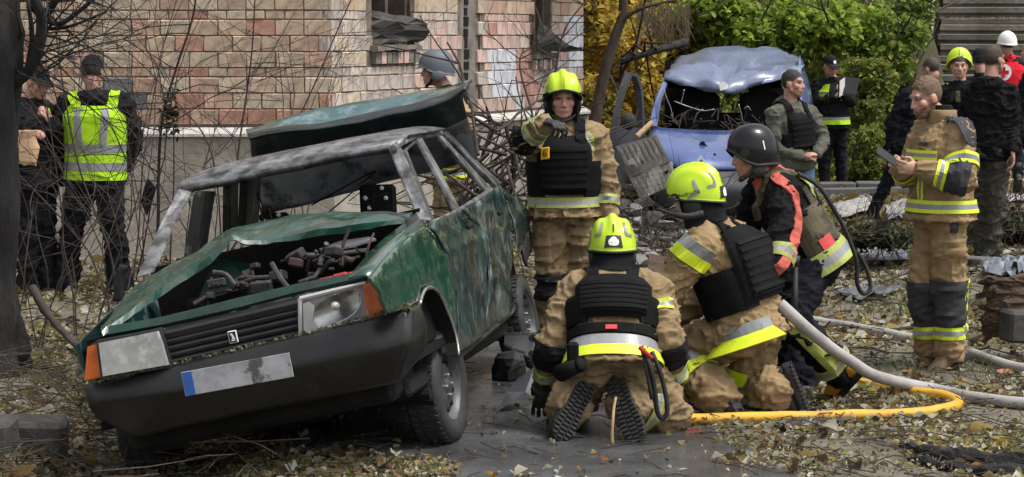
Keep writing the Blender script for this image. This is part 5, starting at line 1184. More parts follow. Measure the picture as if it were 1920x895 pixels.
# --- person cut by the edge of the photo
p = Pose(22.0, 1.0, dict(hl=(1938, 255, -.09), hr=(1945, 255, .09), kl=(1938, 340, -.09), kr=(1950, 340, .1), al=(1940, 425, -.08), ar=(1955, 425, .1), tl=(1920, 436, -.1), tr=(1935, 436, .1),
    neck=(1942, 132, 0), sl=(1936, 152, -.18), sr=(1946, 150, .18), el=(1926, 212, -.2), wl=(1915, 258, '-'), er=(1950, 212, .2), wr=(1930, 258, .2), head=(1936, 96, 0)), (-85, 0, 0))
body(p, 'person in a dark blue jacket half cut off by the photo edge beside the stairs', None, 3, .012, hair='hair_dark'); jacket(p, M['navy_cloth'], .03, -.1, 0, .058, .06, .014, .010, 121); trousers(p, M['navy_cloth'], .01, .065, .016, .009, 122); boots(p, M['leather'])
# --- officer beside the charred trunk
p = Pose(17.3, 1.0, dict(hl=(82, 336, .05), hr=(52, 338, -.05), kl=(86, 440, .05), kr=(52, 442, -.06), al=(90, 536, .06), ar=(50, 540, -.03), tl=(112, 550, -.05), tr=(70, 556, -.14),
    neck=(62, 196, 0), sl=(88, 212, .13), sr=(32, 214, -.12), el=(106, 270, .0), wl=(96, 228, '-'), er=(28, 280, -.15), wr=(52, 250, '-'), head=(70, 154, -.03)), (55, 22, 0))
body(p, 'police officer in black standing half behind the charred trunk with a paper bag', None, 0, .009, hands=dict(l=dict(d=(-.3, -.5, .6), n=(-.5, .3, 0), curl=.7), r=dict(d=(.6, -.4, .1), n=(.1, .2, -1), curl=.6)), hair='hair_dark')
jacket(p, M['police_cloth'], .03, -.1, 0, .058, .06, .012, .012, 131); trousers(p, M['police_cloth'], .012, .07, .013, .012, 132); boots(p, M['leather']); cap(p, 'police_cloth')
shell(p, 'hivis_strip', p.jb, p.J['pelvis'], p.J['neck'], p.sf, .78, .95, -2, 22, .012, .008, [M['hivis'], M['tape_silver']], nv=8, rmax=.3, rows=[(0, 0), (.4, 1), (.7, 0), (1, 0)])
mb = MB(); bp_ = A3(P(48, 277, 16.85)); sec = []
for z, k_ in ((-.13, .8), (-.1, 1.), (0, 1.05), (.08, .9), (.13, 1.0)): sec.append((bp_ + np.array((0, 0, z)), .085 * k_, .05 * k_, np.array((1., 0, 0)), np.array((0, 1., 0)), 3.5))
V, Fc = loft(sec, 20); V = wrinkle(V, nrm(V - bp_) * 0 + (V - bp_) / np.linalg.norm(V - bp_, axis=1, keepdims=True), .02, 5); M['paper'] = mat('paper', (.52, .34, .2), (.42, .26, .15), rough=.85, scale=9, bump=.006, bscale=20)
tag(mesh('paper_bag', V, Fc, M['paper']), 'crumpled tan paper bag held by the officer behind the charred trunk', 'paper bag')
# --- officer in a hi-vis vest, back to the camera
p = Pose(17.3, 1.02, dict(hl=(154, 336, 0), hr=(204, 336, 0), kl=(136, 436, .02), kr=(214, 438, -.02), al=(122, 530, .06), ar=(226, 536, .0), tl=(110, 548, .12), tr=(238, 556, .1),
    neck=(179, 182, 0), sl=(130, 198, 0), sr=(230, 198, 0), el=(106, 262, .1), wl=(132, 318, '+'), er=(252, 262, .1), wr=(230, 318, '+'), head=(173, 136, .03)), (178, 18, 0))
body(p, 'officer in a dark cap and yellow green reflective vest seen from behind', None, 1, .009, hair='hair_dark', eyes=False)
jacket(p, M['police_cloth'], .03, -.10, 0, .058, .02, .011, .013, 141, hood=True); trousers(p, M['police_cloth'], .022, .08, .012, .014, 142); boots(p, M['leather']); cap(p, 'police_cloth', brim=True)
vv = shell(p, 'hivis_vest', p.torso, p.J['pelvis'], p.J['neck'], p.sf, .0, .9, 0, 360, .03, .01, [M['hivis']], nu=14, nv=48, rmax=.33, sm='max')
hb = BVHTree.FromPolygons([vv.data.vertices[i].co[:] for i in range(len(vv.data.vertices))], [tuple(f.vertices) for f in vv.data.polygons])
for tt in (.16, .38): shell(p, 'reflective_tape', p.torso, p.J['pelvis'], p.J['neck'], p.sf, tt - .04, tt + .055, 0, 360, .034, .006, [M['tape_silver']], nu=2, nv=48, rmax=.33, sm='max')
for s_ in (-1, 1):
    ribbon(p, 'reflective_tape', [p.spine(.92, -.2) + p.sl2 * s_ * .12, p.spine(.7, -.22) + p.sl2 * s_ * .115, p.spine(.5, -.22) + p.sl2 * s_ * .10, p.spine(.4, -.22) + p.sl2 * s_ * .09], .055, hb, M['tape_silver'], .006, .005)
    ribbon(p, 'vest_shoulder', [p.spine(.84, -.2) + p.sl2 * s_ * .16, p.spine(.94, -.12) + p.sl2 * s_ * .155, p.spine(1.0, -.0) + p.sl2 * s_ * .15, p.spine(.9, .12) + p.sl2 * s_ * .15], .075, p.jb, M['hivis'], .012, .008)
# --- man with grey ballistic helmet behind the tailgate
p = Pose(18.0, 1.0, dict(hl=(838, 326, -.09), hr=(846, 324, .09), kl=(835, 425, -.1), kr=(850, 425, .1), al=(838, 520, -.08), ar=(852, 520, .1), tl=(805, 535, -.1), tr=(820, 535, .1),
    neck=(840, 172, 0), sl=(848, 192, -.17), sr=(842, 188, .17), el=(878, 250, '-'), wl=(838, 300, '-'), er=(850, 250, .2), wr=(815, 290, .15), head=(816, 132, 0)), (-84, 4, 0))
body(p, 'man in a grey ballistic helmet looking left over the raised tailgate', None, 3, .009, hair='hair_dark')
jacket(p, M['khaki'], .032, -.12, .02, .062, .06, .012, .012, 151); trousers(p, M['khaki'], .02, .075, .014, .012, 152); boots(p, M['leather']); hem_tape(p, .02, .08); plate_carrier(p, w=50, t=(.3, .88), molle=4)
V, Fc, P0 = dome(p, 1.02, rim=(.035, -.03, -.055), rs=(.122, .14, .15, .155), n=44, m=16, pw=2.3); P0 = P0; hg = mesh('ballistic_helmet', V, Fc, M['helmet_gray'], p.root, smooth=True); rim_tube(p, P0, .006, M['helmet_gray'], hg)
pts = []
for i in range(4):
    for j in range(13):
        q = math.radians(-60 + 120 * j / 12); r = 1 + .2 * i / 3 * math.cos(q); pts.append(p.H(.124 * math.sin(q), .135 * math.cos(q) * r, .04 - .012 * i / 3))
V, Fc = slab(pts, .006, 4, 13, 1); mesh('brim', V, Fc, M['helmet_gray'], hg, smooth=True)
for q in (1, -1):
    V, F_ = ellipsoid(p.H(q * .112, -.01, -.045), (.022, .055, .05), (p.hl_, p.hf, p.hu), 14, 8); mesh('ear_cover', V, F_, M['helmet_gray'], hg, smooth=True)
    qq = spline([p.H(q * .1, .02, -.03), p.H(q * .07, .05, -.09), p.H(0, .085, -.13)], 6); V, F_ = tube(qq, .012, 6); mesh('chin_strap', V, F_, M['rubber'], hg, smooth=True)
# ================================================================ THE WRECKED GREEN CAR
from mathutils.geometry import delaunay_2d_cdt
def Rot(a, b, c):
    return Matrix.Rotation(a, 3, 'Z') @ Matrix.Rotation(b, 3, 'X') @ Matrix.Rotation(c, 3, 'Y')
CR = Rot(-.16, -.027, -.228); CT = Vector((-1.024, 10.873, .028)); CRi = CR.transposed()
def LP(px, py, n, c):
    """car-frame point where the pixel's line of sight meets the plane n.p = c of the car's frame"""
    n = Vector(n); o = CRi @ (Vector((0, 0, EYE)) - CT); d = CRi @ ray(px, py); return np.array((o + d * ((c - n.dot(o)) / n.dot(d)))[:])
LY = lambda px, py, y: LP(px, py, (0, 1, 0), y)
LX = lambda px, py, x=.80: LP(px, py, (1, 0, 0), x)
UPN = (1, 0, .444); LU = lambda px, py, o=0.: LP(px, py, UPN, .76 + .444 * .93 + o)
LUl = lambda px, py, o=0.: LP(px, py, (-1, 0, .444), .76 + .444 * .93 + o)
def toW(v): return np.array((CR @ Vector(v) + CT)[:])
M['car_green'] = mat('car_green', (.004, .062, .036), (.003, .040, .024), rough=.12, r2=.3, scale=3, coat=.8, spec=.5, c3=(.03, .07, .05), s3=7, t3=(.6, .85))
M['front_dirty'] = mat('front_dirty', (.004, .045, .029), (.009, .016, .013), rough=.35, r2=.7, scale=9, c3=(.05, .05, .042), s3=12, t3=(.6, .75))
M['car_dusty'] = mat('car_dusty', (.005, .055, .034), (.008, .032, .023), rough=.22, r2=.5, scale=5, coat=.4, bump=.002, c3=(.085, .085, .062), s3=8, t3=(.55, .72))
M['car_burnt'] = mat('car_burnt', (.0045, .016, .016), (.013, .042, .039), rough=.12, r2=.4, scale=4, coat=.7, bump=.0015, bscale=12, c3=(.27, .315, .325), s3=3.5, t3=(.54, .74), stretch=(1, 1.5, .8))
M['car_scorched'] = mat('car_scorched', (.035, .035, .034), (.02, .02, .02), rough=.4, r2=.75, scale=4, bump=.003, c3=(.24, .24, .23), s3=6, t3=(.55, .72), stretch=(1, 1.5, .6))
M['roof_burnt'] = mat('roof_burnt', (.05, .051, .053), (.30, .305, .31), rough=.25, r2=.5, scale=9, metal=.45, bump=.003, c3=(.085, .05, .038), s3=7, t3=(.53, .66))
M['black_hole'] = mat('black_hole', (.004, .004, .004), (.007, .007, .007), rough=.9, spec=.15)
M['tailgate_paint_lit'] = mat('tailgate_paint_lit', (.015, .075, .075), (.05, .11, .115), rough=.15, r2=.4, scale=5, coat=.7, c3=(.24, .29, .30), s3=6, t3=(.5, .72))  # teal paint of the lip, its sky highlight mixed into the colour
M['tailgate_sheen'] = mat('tailgate_sheen', (.12, .13, .145), (.22, .235, .25), rough=.3, r2=.5, scale=3, metal=.2, c3=(.02, .022, .024), s3=5, t3=(.5, .65))  # grey-blue sheen seen through the windscreen, painted into the colour
M['tailgate_dark'] = mat('tailgate_dark', (.006, .011, .012), (.012, .02, .022), rough=.35, r2=.65, scale=4, coat=.25, c3=(.10, .115, .12), s3=4, t3=(.6, .8))
M['engine'] = mat('engine', (.014, .014, .014), (.045, .043, .04), rough=.45, r2=.8, scale=9, bump=.008, c3=(.11, .10, .09), s3=14, t3=(.6, .75))
M['bumper'] = mat('bumper', (.0075, .0075, .008), (.014, .0135, .013), rough=.28, r2=.5, scale=4, bump=.0008, c3=(.04, .036, .03), s3=5, t3=(.56, .8))
M['grille'] = mat('grille', (.016, .016, .018), (.026, .026, .027), rough=.4, r2=.7, scale=8)
M['lens_fog'] = mat('lens_fog', (.42, .43, .42), (.29, .30, .29), rough=.12, r2=.35, scale=6, coat=.8, c3=(.55, .56, .55), s3=9, t3=(.5, .65))
M['orange_lens'] = mat('orange_lens', (.62, .13, .015), (.42, .075, .012), rough=.15, scale=18, coat=.7)
M['lamp_gray'] = mat('lamp_gray', (.24, .24, .235), (.14, .14, .135), rough=.35, r2=.6, scale=12, c3=(.06, .055, .05), s3=14, t3=(.56, .7))
M['chrome'] = mat('chrome', (.55, .55, .54), (.35, .35, .34), rough=.15, r2=.4, scale=12, metal=.9)
M['steel'] = mat('steel', (.30, .31, .32), (.18, .185, .19), rough=.35, r2=.6, scale=8, metal=.75)
M['rim_steel'] = mat('rim_steel', (.12, .122, .125), (.06, .06, .062), rough=.35, r2=.6, scale=8, metal=.6)
M['tyre'] = mat('tyre', (.016, .016, .017), (.03, .029, .028), rough=.7, r2=.9, scale=16, bump=.003)
M['alu'] = mat('alu', (.50, .50, .51), (.38, .38, .39), rough=.4, r2=.6, scale=5, bump=.001)
M['plate_white'] = mat('plate_white', (.36, .36, .38), (.22, .225, .24), rough=.5, scale=14, c3=(.07, .07, .075), s3=9, t3=(.53, .58))
M['blue_print'] = mat('blue_print', (.02, .10, .42), rough=.5)
M['red_metal'] = mat('red_metal', (.45, .03, .03), (.25, .02, .02), rough=.4, scale=12)
car = empty('wrecked_car', CT, 'burnt out dark green hatchback with its bonnet torn up and windows gone', 'car'); car.rotation_euler = CR.to_euler()
def cmesh(name, V, Fc, m, parent=None, mi=None, smooth=False, **k): return mesh(name, V, Fc, m, parent or car, mi, smooth, world_space=False)
def resample(poly, st, closed=True):
    out = []; n = len(poly)
    for i in range(n if closed else n - 1):
        a, b = np.array(poly[i], float), np.array(poly[(i + 1) % n], float); k = max(1, int(np.linalg.norm(b - a) / st))
        out += [a + (b - a) * j / k for j in range(k)]
    if not closed: out.append(np.array(poly[-1], float))
    return out
def inside(p, poly):
    x, y = p; c = False; n = len(poly)
    for i in range(n):
        (x0, y0), (x1, y1) = poly[i], poly[(i + 1) % n]
        if (y0 > y) != (y1 > y) and x < (x1 - x0) * (y - y0) / (y1 - y0) + x0: c = not c
    return c
def panel2d(poly, st):
    b = resample(poly, st); nb_ = len(b); pts = [Vector(q[:2]) for q in b]; lo = np.min(b, 0); hi = np.max(b, 0)
    for i, x in enumerate(np.arange(lo[0] + st * .5, hi[0], st)):
        for y in np.arange(lo[1] + st * (.5 + .25 * (i % 2)), hi[1], st):
            if inside((x, y), b) and min(np.hypot(x - q[0], y - q[1]) for q in b) > st * .45: pts.append(Vector((x, y)))
    V, _, Fc, _, _, _ = delaunay_2d_cdt(pts, [(i, (i + 1) % nb_) for i in range(nb_)], [list(range(nb_))], 1, 1e-5)
    return np.array([v[:] for v in V]), [tuple(f) for f in Fc]
def solid(V, Fc, th):
    """open sheet -> closed sheet, thickness th behind the face normals"""
    V = np.asarray(V, float); N = np.zeros_like(V)
    for f in Fc:
        n = np.cross(V[f[1]] - V[f[0]], V[f[2]] - V[f[0]])
        for i in f: N[i] += n
    N /= np.maximum(1e-9, np.linalg.norm(N, axis=1, keepdims=True)); k = len(V); cnt = {}
    for f in Fc:
        for a, b in zip(f, f[1:] + f[:1]): cnt[(a, b)] = 1
    F2 = list(Fc) + [tuple(i + k for i in f[::-1]) for f in Fc] + [(b, a, a + k, b + k) for (a, b) in cnt if (b, a) not in cnt]
    return np.vstack([V, V - N * th]), F2
def side_panel(name, pix, m, dent=.012, seed=0, label=None, x=.80, st=.045):
    yz = [LX(px, py, x)[1:] for px, py in pix]; V2, Fc = panel2d(yz, st); V = np.array([(x, a, b) for a, b in V2])
    cr = V2[:, 1] - np.interp(V2[:, 0], CRS[0], CRS[1]); V[:, 0] += .014 * np.exp(-(cr / .022) ** 2) - .05 * np.clip(-cr - .2, 0, 1) - .10 * np.clip(cr - .12, 0, 1)
    V[:, 0] += dent * fbm(np.stack([V2[:, 0] * 3, V2[:, 1] * 4, 0 * V2[:, 0]], 1), seed, 3)
    n = np.cross(V[Fc[0][1]] - V[Fc[0][0]], V[Fc[0][2]] - V[Fc[0][0]])
    if n[0] < 0: Fc = [f[::-1] for f in Fc]
    o = cmesh(name, *solid(V, Fc, .012), m, smooth=False)
    for pl in o.data.polygons[:len(Fc)]: pl.use_smooth = True
    if label: o['label'] = label
    return o
cpx = [(700, 552), (774, 514), (857, 471), (957, 418), (985, 404)]
CRS = np.array([LX(*q)[1:] for q in cpx]).T; CRS = (CRS[0], CRS[1])
arch = [(787, 570), (793, 551), (802, 540), (814, 542), (827, 557), (840, 586), (850, 614), (857, 642), (860, 666)]
fend = [(696, 521), (712, 500), (735, 472), (762, 445), (798, 417), (806, 432), (818, 447), (841, 490), (855, 545), (858, 600), (860, 640), (857, 640), (850, 613), (840, 586), (827, 557), (814, 542), (802, 540), (793, 551), (786, 572), (728, 588)]
side_panel('fender', fend, M['car_green'], .006, 1)
side_panel('front_door', [(808, 428), (812, 417), (836, 406), (862, 395), (884, 412), (898, 424), (910, 470), (917, 555), (915, 624), (862, 662), (860, 600), (857, 545), (843, 490), (820, 447)], M['car_burnt'], .016, 2)
side_panel('rear_door', [(864, 394), (890, 379), (914, 363), (940, 346), (952, 380), (960, 420), (965, 462), (966, 500), (962, 560), (955, 594), (917, 622), (919, 555), (912, 470), (900, 424), (886, 412)], M['car_burnt'], .024, 3)
side_panel('rear_wing', [(942, 345), (958, 356), (978, 378), (993, 404), (990, 432), (984, 458), (974, 462), (968, 470), (966, 440), (960, 410), (954, 380)], M['car_burnt'], .03, 4)
side_panel('rear_bumper_corner', [(982, 458), (993, 424), (999, 440), (1000, 470), (992, 500), (984, 490), (978, 470)], M['rubber'], .02, 5)
# sill
mb = MB(); s0, s1 = LX(862, 660, .76), LX(966, 572, .76); mb.box((s0 + s1) / 2 - np.array((.05, 0, .0)), (.1, np.linalg.norm(s1 - s0), .10), Rot(0, math.atan2((s1 - s0)[2], (s1 - s0)[1]), 0), bev=.02); cmesh('sill', mb.v[0], mb.f, M['car_scorched'])
# wheel arch lip and dark liner
ap = np.array([LX(px, py, .805) for px, py in arch]); V, Fc = tube(spline(ap, 3), .010, 6); cmesh('arch_trim', V, Fc, M['chrome'], smooth=True)
rows = [ap, ap + np.array((-.28, .0, .02)), ap + np.array((-.3, .0, -.02))]; V = np.concatenate(rows); cmesh('wheel_arch', *solid(V, grid_faces(3, len(ap)), .008), M['soot'])
# top face of the wing towards the bonnet
tp_ = np.array([LX(px, py, .79) for px, py in [(696, 521), (712, 500), (735, 472), (762, 445), (798, 417)]]); V = np.concatenate([tp_ + np.array((.0, 0, -.012)), tp_ + np.array((-.03, 0, .014)), tp_ + np.array((-.10, 0, .012))])
cmesh('fender_top', *solid(V, [f[::-1] for f in grid_faces(3, len(tp_))], .01), M['car_green'], smooth=True)
# left side (far from view): plain lower body
V2, Fc = panel2d([(-.62, .60), (-.64, .74), (.35, .92), (2.9, .95), (3.15, .8), (3.1, .4), (2.8, .35), (2.72, .55), (2.46, .63), (2.2, .55), (2.1, .25), (.4, .25), (.3, .5), (0, .6), (-.3, .5), (-.4, .58)], .09)
V = np.array([(-.80 + .02 * a * 0, a, b) for a, b in V2]); V[:, 0] += .012 * fbm(V * 3, 7, 2); 
if np.cross(V[Fc[0][1]] - V[Fc[0][0]], V[Fc[0][2]] - V[Fc[0][0]])[0] > 0: Fc = [f[::-1] for f in Fc]
cmesh('far_side_body', *solid(V, Fc, .012), M['car_burnt'])
# pillars and window frames
def poly_bar(name, pts, m, th=.05, sgn=(-1, 0, -.4), bev=True, parent=None):
    V, Fc = poly_prism(pts, np.array(sgn, float) * th); bm = bmesh.new(); vs = [bm.verts.new(v) for v in V]
    for f in Fc: bm.faces.new([vs[i] for i in f])
    bmesh.ops.recalc_face_normals(bm, faces=bm.faces)
    if bev: bmesh.ops.bevel(bm, geom=bm.edges[:], offset=.006, segments=2, affect='EDGES', clamp_overlap=True)
    bm.verts.index_update(); V = [v.co[:] for v in bm.verts]; Fc = [[v.index for v in f.verts] for f in bm.faces]; bm.free()
    return cmesh(name, V, Fc, m, parent)
yb, yt = .40, 1.05
poly_bar('windscreen_pillar', [LY(728, 275, yt), LY(750, 271, yt + .02), LY(779, 335, .76), LY(810, 415, yb), LY(784, 412, yb), LY(756, 345, .74)], M['roof_burnt'], .05, (-.3, 1, 0))
poly_bar('windscreen_pillar', [LY(334, 352, yt), LY(356, 358, yt), LY(318, 428, .74), LY(280, 514, yb), LY(254, 522, yb), LY(294, 432, .74)], M['roof_burnt'], .05, (.3, 1, 0))
poly_bar('door_pillar', [LU(782, 259), LU(791, 257), LU(830, 326), LU(864, 394), LU(856, 398), LU(821, 330)], M['roof_burnt'], .022)
poly_bar('door_pillar', [LU(822, 255), LU(828, 253), LU(878, 306), LU(922, 353), LU(915, 361), LU(871, 312)], M['roof_burnt'], .022)
poly_bar('rear_pillar', [LU(831, 248), LU(836, 244), LU(862, 266), LU(890, 297), LU(942, 343), LU(934, 352), LU(884, 303)], M['roof_burnt'], .025)
poly_bar('window_frame', [LU(757, 282, .005), LU(763, 279, .005), LU(815, 411, .005), LU(810, 417, .005)], M['car_scorched'], .03)
poly_bar('window_frame', [LU(757, 282, .004), LU(779, 263, .004), LU(781, 267, .004), LU(762, 284, .004)], M['car_scorched'], .03)
poly_bar('belt_trim', [LU(808, 414, .012), LU(856, 392, .012), LU(924, 349, .012), LU(926, 357, .012), LU(860, 402, .012), LU(811, 424, .012)], M['roof_burnt'], .03)
poly_bar('roof_rail', [LU(738, 270), LU(752, 258), LU(781, 248), LU(832, 244), LU(832, 252), LU(783, 258), LU(757, 271), LU(746, 280)], M['roof_burnt'], .03)
for a, b in (((376, 362, 356, 490), 26), ((425, 342, 424, 438), 15), ((462, 334, 458, 430), 26)):
    t0, t1 = (a[0], a[1]), (a[2], a[3]); poly_bar('door_pillar', [LUl(t0[0] - b / 2, t0[1]), LUl(t0[0] + b / 2, t0[1]), LUl(t1[0] + b / 2, t1[1]), LUl(t1[0] - b / 2, t1[1])], M['car_scorched'], .05, (1, 0, 0))
# roof skin
hd = spline([LY(333, 356, yt), LY(400, 343, yt), LY(469, 329, yt), LY(600, 301, yt), LY(714, 277, yt), LY(750, 272, yt + .03)], 4)
mid = spline([LY(336, 347, 1.25), LY(380, 325, 1.3), LY(440, 306, 1.3), LY(560, 283, 1.3), LY(712, 260, 1.35), LY(766, 256, 1.35)], 4)
rr_ = spline([LY(392, 336, 2.4), LY(470, 300, 2.4), LY(545, 284, 2.4), LY(660, 262, 2.4), LY(779, 241, 2.4), LY(834, 244, 2.4)], 4)
lo_ = hd + np.array((0, .02, -.022)); n = len(hd); V = np.concatenate([lo_, hd, mid, (mid + rr_) / 2, rr_]); V[:, 2] += .006 * fbm(V * 6, 9, 2)
cmesh('roof', *solid(V, [f[::-1] for f in grid_faces(5, n)], .012), M['roof_burnt'], smooth=True)
# raised tailgate
rowsT = [([(460, 243), (520, 224), (600, 205), (700, 190), (800, 168), (884, 147)], 2.80), ([(464, 250), (530, 240), (620, 224), (720, 205), (820, 180), (880, 156)], 2.62), ([(468, 257), (540, 248), (640, 233), (740, 213), (830, 190), (872, 168)], 2.5),
         ([(470, 266), (540, 258), (640, 245), (740, 226), (830, 204), (870, 184)], 2.54), ([(474, 305), (560, 302), (660, 292), (740, 277), (820, 262), (880, 235)], 2.72), ([(486, 360), (560, 350), (650, 335), (740, 315), (815, 300), (888, 265)], 2.80), ([(492, 404), (560, 388), (640, 364), (720, 342), (800, 326), (894, 296)], 2.86)]
G_ = np.array([spline([LY(px, py, y) for px, py in r], 6) for r, y in rowsT]); G_ = np.stack([spline(G_[:, j], 4) for j in range(G_.shape[1])], 1); nu, nv = G_.shape[:2]; V = G_.reshape(-1, 3); V[:, 1] += .03 * fbm(V * 4, 33, 3); V[:, 2] += .012 * fbm(V * 5, 35, 2)
k_ = (nu - 1) * (nv - 1); fs_ = solid(V, [f[::-1] for f in grid_faces(nu, nv)], .02); cmesh('tailgate', *fs_, [M['tailgate_paint_lit'], M['tailgate_dark'], M['tailgate_sheen']], None, [(0 if i // (nv - 1) < 4 else 1 if i // (nv - 1) < 15 else 2) if i < k_ else 1 for i in range(len(fs_[1]))], smooth=True)
# torn bonnet
fr_ = spline([LY(190, 628, -.72), LY(234, 594, -.58), LY(282, 560, -.42), LY(336, 525, -.3), LY(386, 490, -.22), LY(418, 462, -.18), LY(436, 447, -.16), LY(462, 458, -.14), LY(500, 455, -.1), LY(560, 442, -.05), LY(640, 431, .05), LY(690, 422, .15), LY(766, 414, .35)], 4)
fr_ = fr_ + 0
bk = spline([LY(198, 612, -.5), LY(225, 575, -.2), LY(252, 545, .05), LY(300, 515, .15), LY(352, 486, .25), LY(395, 460, .32), LY(428, 438, .36), LY(470, 424, .38), LY(520, 414, .4), LY(570, 407, .42), LY(640, 403, .42), LY(705, 403, .43), LY(776, 408, .45)], 4)
R_ = []
for k in range(9):
    t = k / 8; r = fr_ * (1 - t) + bk * t; r = r + np.array((0, 0, .012)) * math.sin(math.pi * t); R_.append(r)
G_ = np.array(R_); V = G_.reshape(-1, 3); V[:, 2] += .010 * (.6 - 2 * np.abs(vnoise(V * np.array((5, 8, 5)), 41))) + .004 * fbm(V * 16, 43, 2); V[:, 1] += .015 * fbm(V * 7, 44, 2)
lip = fr_ + np.array((0, .004, -.012)) + .006 * fbm(fr_ * 14, 3, 2)[:, None] * np.array((0, 0, 1.)); V = np.concatenate([lip, V]); nn = len(fr_)
ff_ = [f[::-1] for f in grid_faces(10, nn)]; sv_ = solid(V, ff_, .014); cmesh('bonnet', *sv_, [M['car_dusty'], M['soot']], None, [1 if i < len(ff_) else 0 for i in range(len(sv_[1]))], smooth=False)
V, Fc = tube(spline([LY(660, 424, .3), LY(690, 410, .34), LY(730, 408, .36), LY(766, 418, .34), LY(784, 412, .36)], 6), .03, 8); cmesh('rubber_seal', V, Fc, M['rubber'], smooth=True)
# engine bay
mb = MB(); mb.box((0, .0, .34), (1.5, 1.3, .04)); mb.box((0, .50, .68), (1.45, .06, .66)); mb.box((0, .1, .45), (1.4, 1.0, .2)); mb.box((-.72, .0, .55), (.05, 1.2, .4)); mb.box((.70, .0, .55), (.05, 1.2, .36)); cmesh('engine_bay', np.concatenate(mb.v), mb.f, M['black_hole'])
mb = MB()
for c, s, b_ in (((-.1, -.1, .55), (.5, .4, .3), .04), ((.12, -.2, .68), (.34, .2, .12), .03), ((-.4, -.25, .6), (.26, .3, .22), .03), ((.45, -.3, .58), (.24, .3, .2), .02), ((-.25, .2, .74), (.3, .2, .14), .05), ((.3, .15, .7), (.36, .24, .16), .05), ((-.55, .2, .66), (.2, .34, .2), .04), ((.0, -.42, .66), (.5, .08, .1), .02)): mb.box(c, s, Rot(random.uniform(-.2, .2), random.uniform(-.1, .1), random.uniform(-.1, .1)), bev=b_)
for k in range(26):
    a = np.array((random.uniform(-.6, .62), random.uniform(-.45, .4), random.uniform(.58, .70))); mb.tube(spline([a, a + RNG.normal(0, .08, 3) * (1, 1, .4), a + RNG.normal(0, .12, 3) * (1, 1, .4), a + RNG.normal(0, .15, 3) * (1, 1, .4) - np.array((0, 0, .06))], 4), random.uniform(.006, .018), 6)
V = np.concatenate(mb.v); cmesh('engine', V, mb.f, M['engine'])
mb = MB()
for k in range(4): q = LY(612 + 27 * k, 527 - 5.5 * k, -.38); mb.box(q, (.07, .05, .035 + .012 * (k % 2)), Rot(.1, 0, 0), bev=.008)
cmesh('red_cap', np.concatenate(mb.v), mb.f, M['red_metal'])
for pts_, r__ in (([LY(586, 492, -.2), LY(640, 476, -.15), LY(688, 470, -.1)], .012), ([LY(560, 530, -.45), LY(590, 520, -.4), LY(600, 505, -.35)], .01), ([LY(640, 500, -.3), LY(650, 486, -.3), LY(662, 492, -.3)], .02)):
    V, Fc = tube(pts_, r__, 8); cmesh('pipe', V, Fc, M['engine'], smooth=True)
V = [LY(598, 467, .05), LY(636, 452, .12), LY(690, 444, .2), LY(704, 447, .2), LY(655, 461, .1), LY(610, 469, .04)]; V, Fc = poly_prism(V, (0, .01, -.012)); cmesh('bent_panel_glint', V, Fc, M['alu'])  # shard coloured pale all over to stand for its white highlight
M['grime'] = mat('grime', (.024, .022, .02), (.009, .0085, .008), rough=.45, r2=.8, scale=14, bump=.004, c3=(.08, .074, .066), s3=18, t3=(.56, .7))
M['rusty'] = mat('rusty', (.07, .034, .022), (.03, .02, .015), rough=.8, scale=14, bump=.004)
M['dark_green'] = mat('dark_green', (.004, .04, .028), (.006, .02, .015), rough=.5, scale=9, c3=(.04, .045, .04), s3=12, t3=(.55, .7))
V2 = [LY(372, 560, -.1), LY(470, 532, -.05), LY(478, 500, .05), LY(420, 480, .0), LY(396, 500, -.05)]; V, Fc = poly_prism(V2, (0, .02, 0)); cmesh('inner_wing', V, Fc, M['dark_green'])
for k in range(44):
    px, py = random.uniform(340, 705), 0; py = np.interp(px, [340, 440, 560, 705], [588, 560, 532, 500]) - random.uniform(4, 62) * np.interp(px, [340, 430, 560, 705], [.3, .9, .9, .7]); q = LY(px, py, random.uniform(-.45, -.1)); mb = MB(); s = random.uniform(.02, .07)
    if random.random() < .5: mb.box(q, (s * random.uniform(.8, 1.8), s, s * random.uniform(.4, 1)), Rot(random.uniform(-.5, .5), random.uniform(-.4, .4), random.uniform(-.4, .4)), bev=.006)
    else: d_ = RNG.normal(0, 1, 3) * np.array((1, .4, .4)); d_ = nrm(d_) * s * 1.6; mb.tube(spline([q - d_, q + np.array((0, 0, .01)), q + d_ + RNG.normal(0, .02, 3)], 4), random.uniform(.005, .014), 7)
    cmesh('engine_part', np.concatenate(mb.v), mb.f, random.choice([M['grime'], M['grime'], M['engine'], M['rusty'], M['grime']]))
# front: cross panel, grille, lamps, bumper
def strip(name, top, bot, y, m, dy=.0, th=.02, smooth=False, parent=None):
    A = np.array([LY(px, py, y) for px, py in top]); B = np.array([LY(px, py, y + dy) for px, py in bot]); return cmesh(name, *solid(np.concatenate([A, B]), grid_faces(2, len(A)), th), m, parent, smooth=smooth)
strip('front_panel', [(196, 618), (310, 598), (440, 565), (560, 537), (694, 512)], [(192, 634), (312, 612), (440, 583), (562, 552), (690, 524)], -.66, M['front_dirty'], -.03)
strip('front_panel', [(720, 520), (735, 512), (742, 530)], [(728, 590), (742, 588), (748, 585)], -.62, M['car_green'], 0)
strip('wing_front', [(172, 646), (182, 640), (194, 638)], [(158, 716), (164, 714), (200, 706)], -.66, M['car_green'], 0)
gr = strip('grille', [(310, 622), (440, 592), (563, 562)], [(326, 686), (440, 660), (563, 632)], -.655, M['soot'])
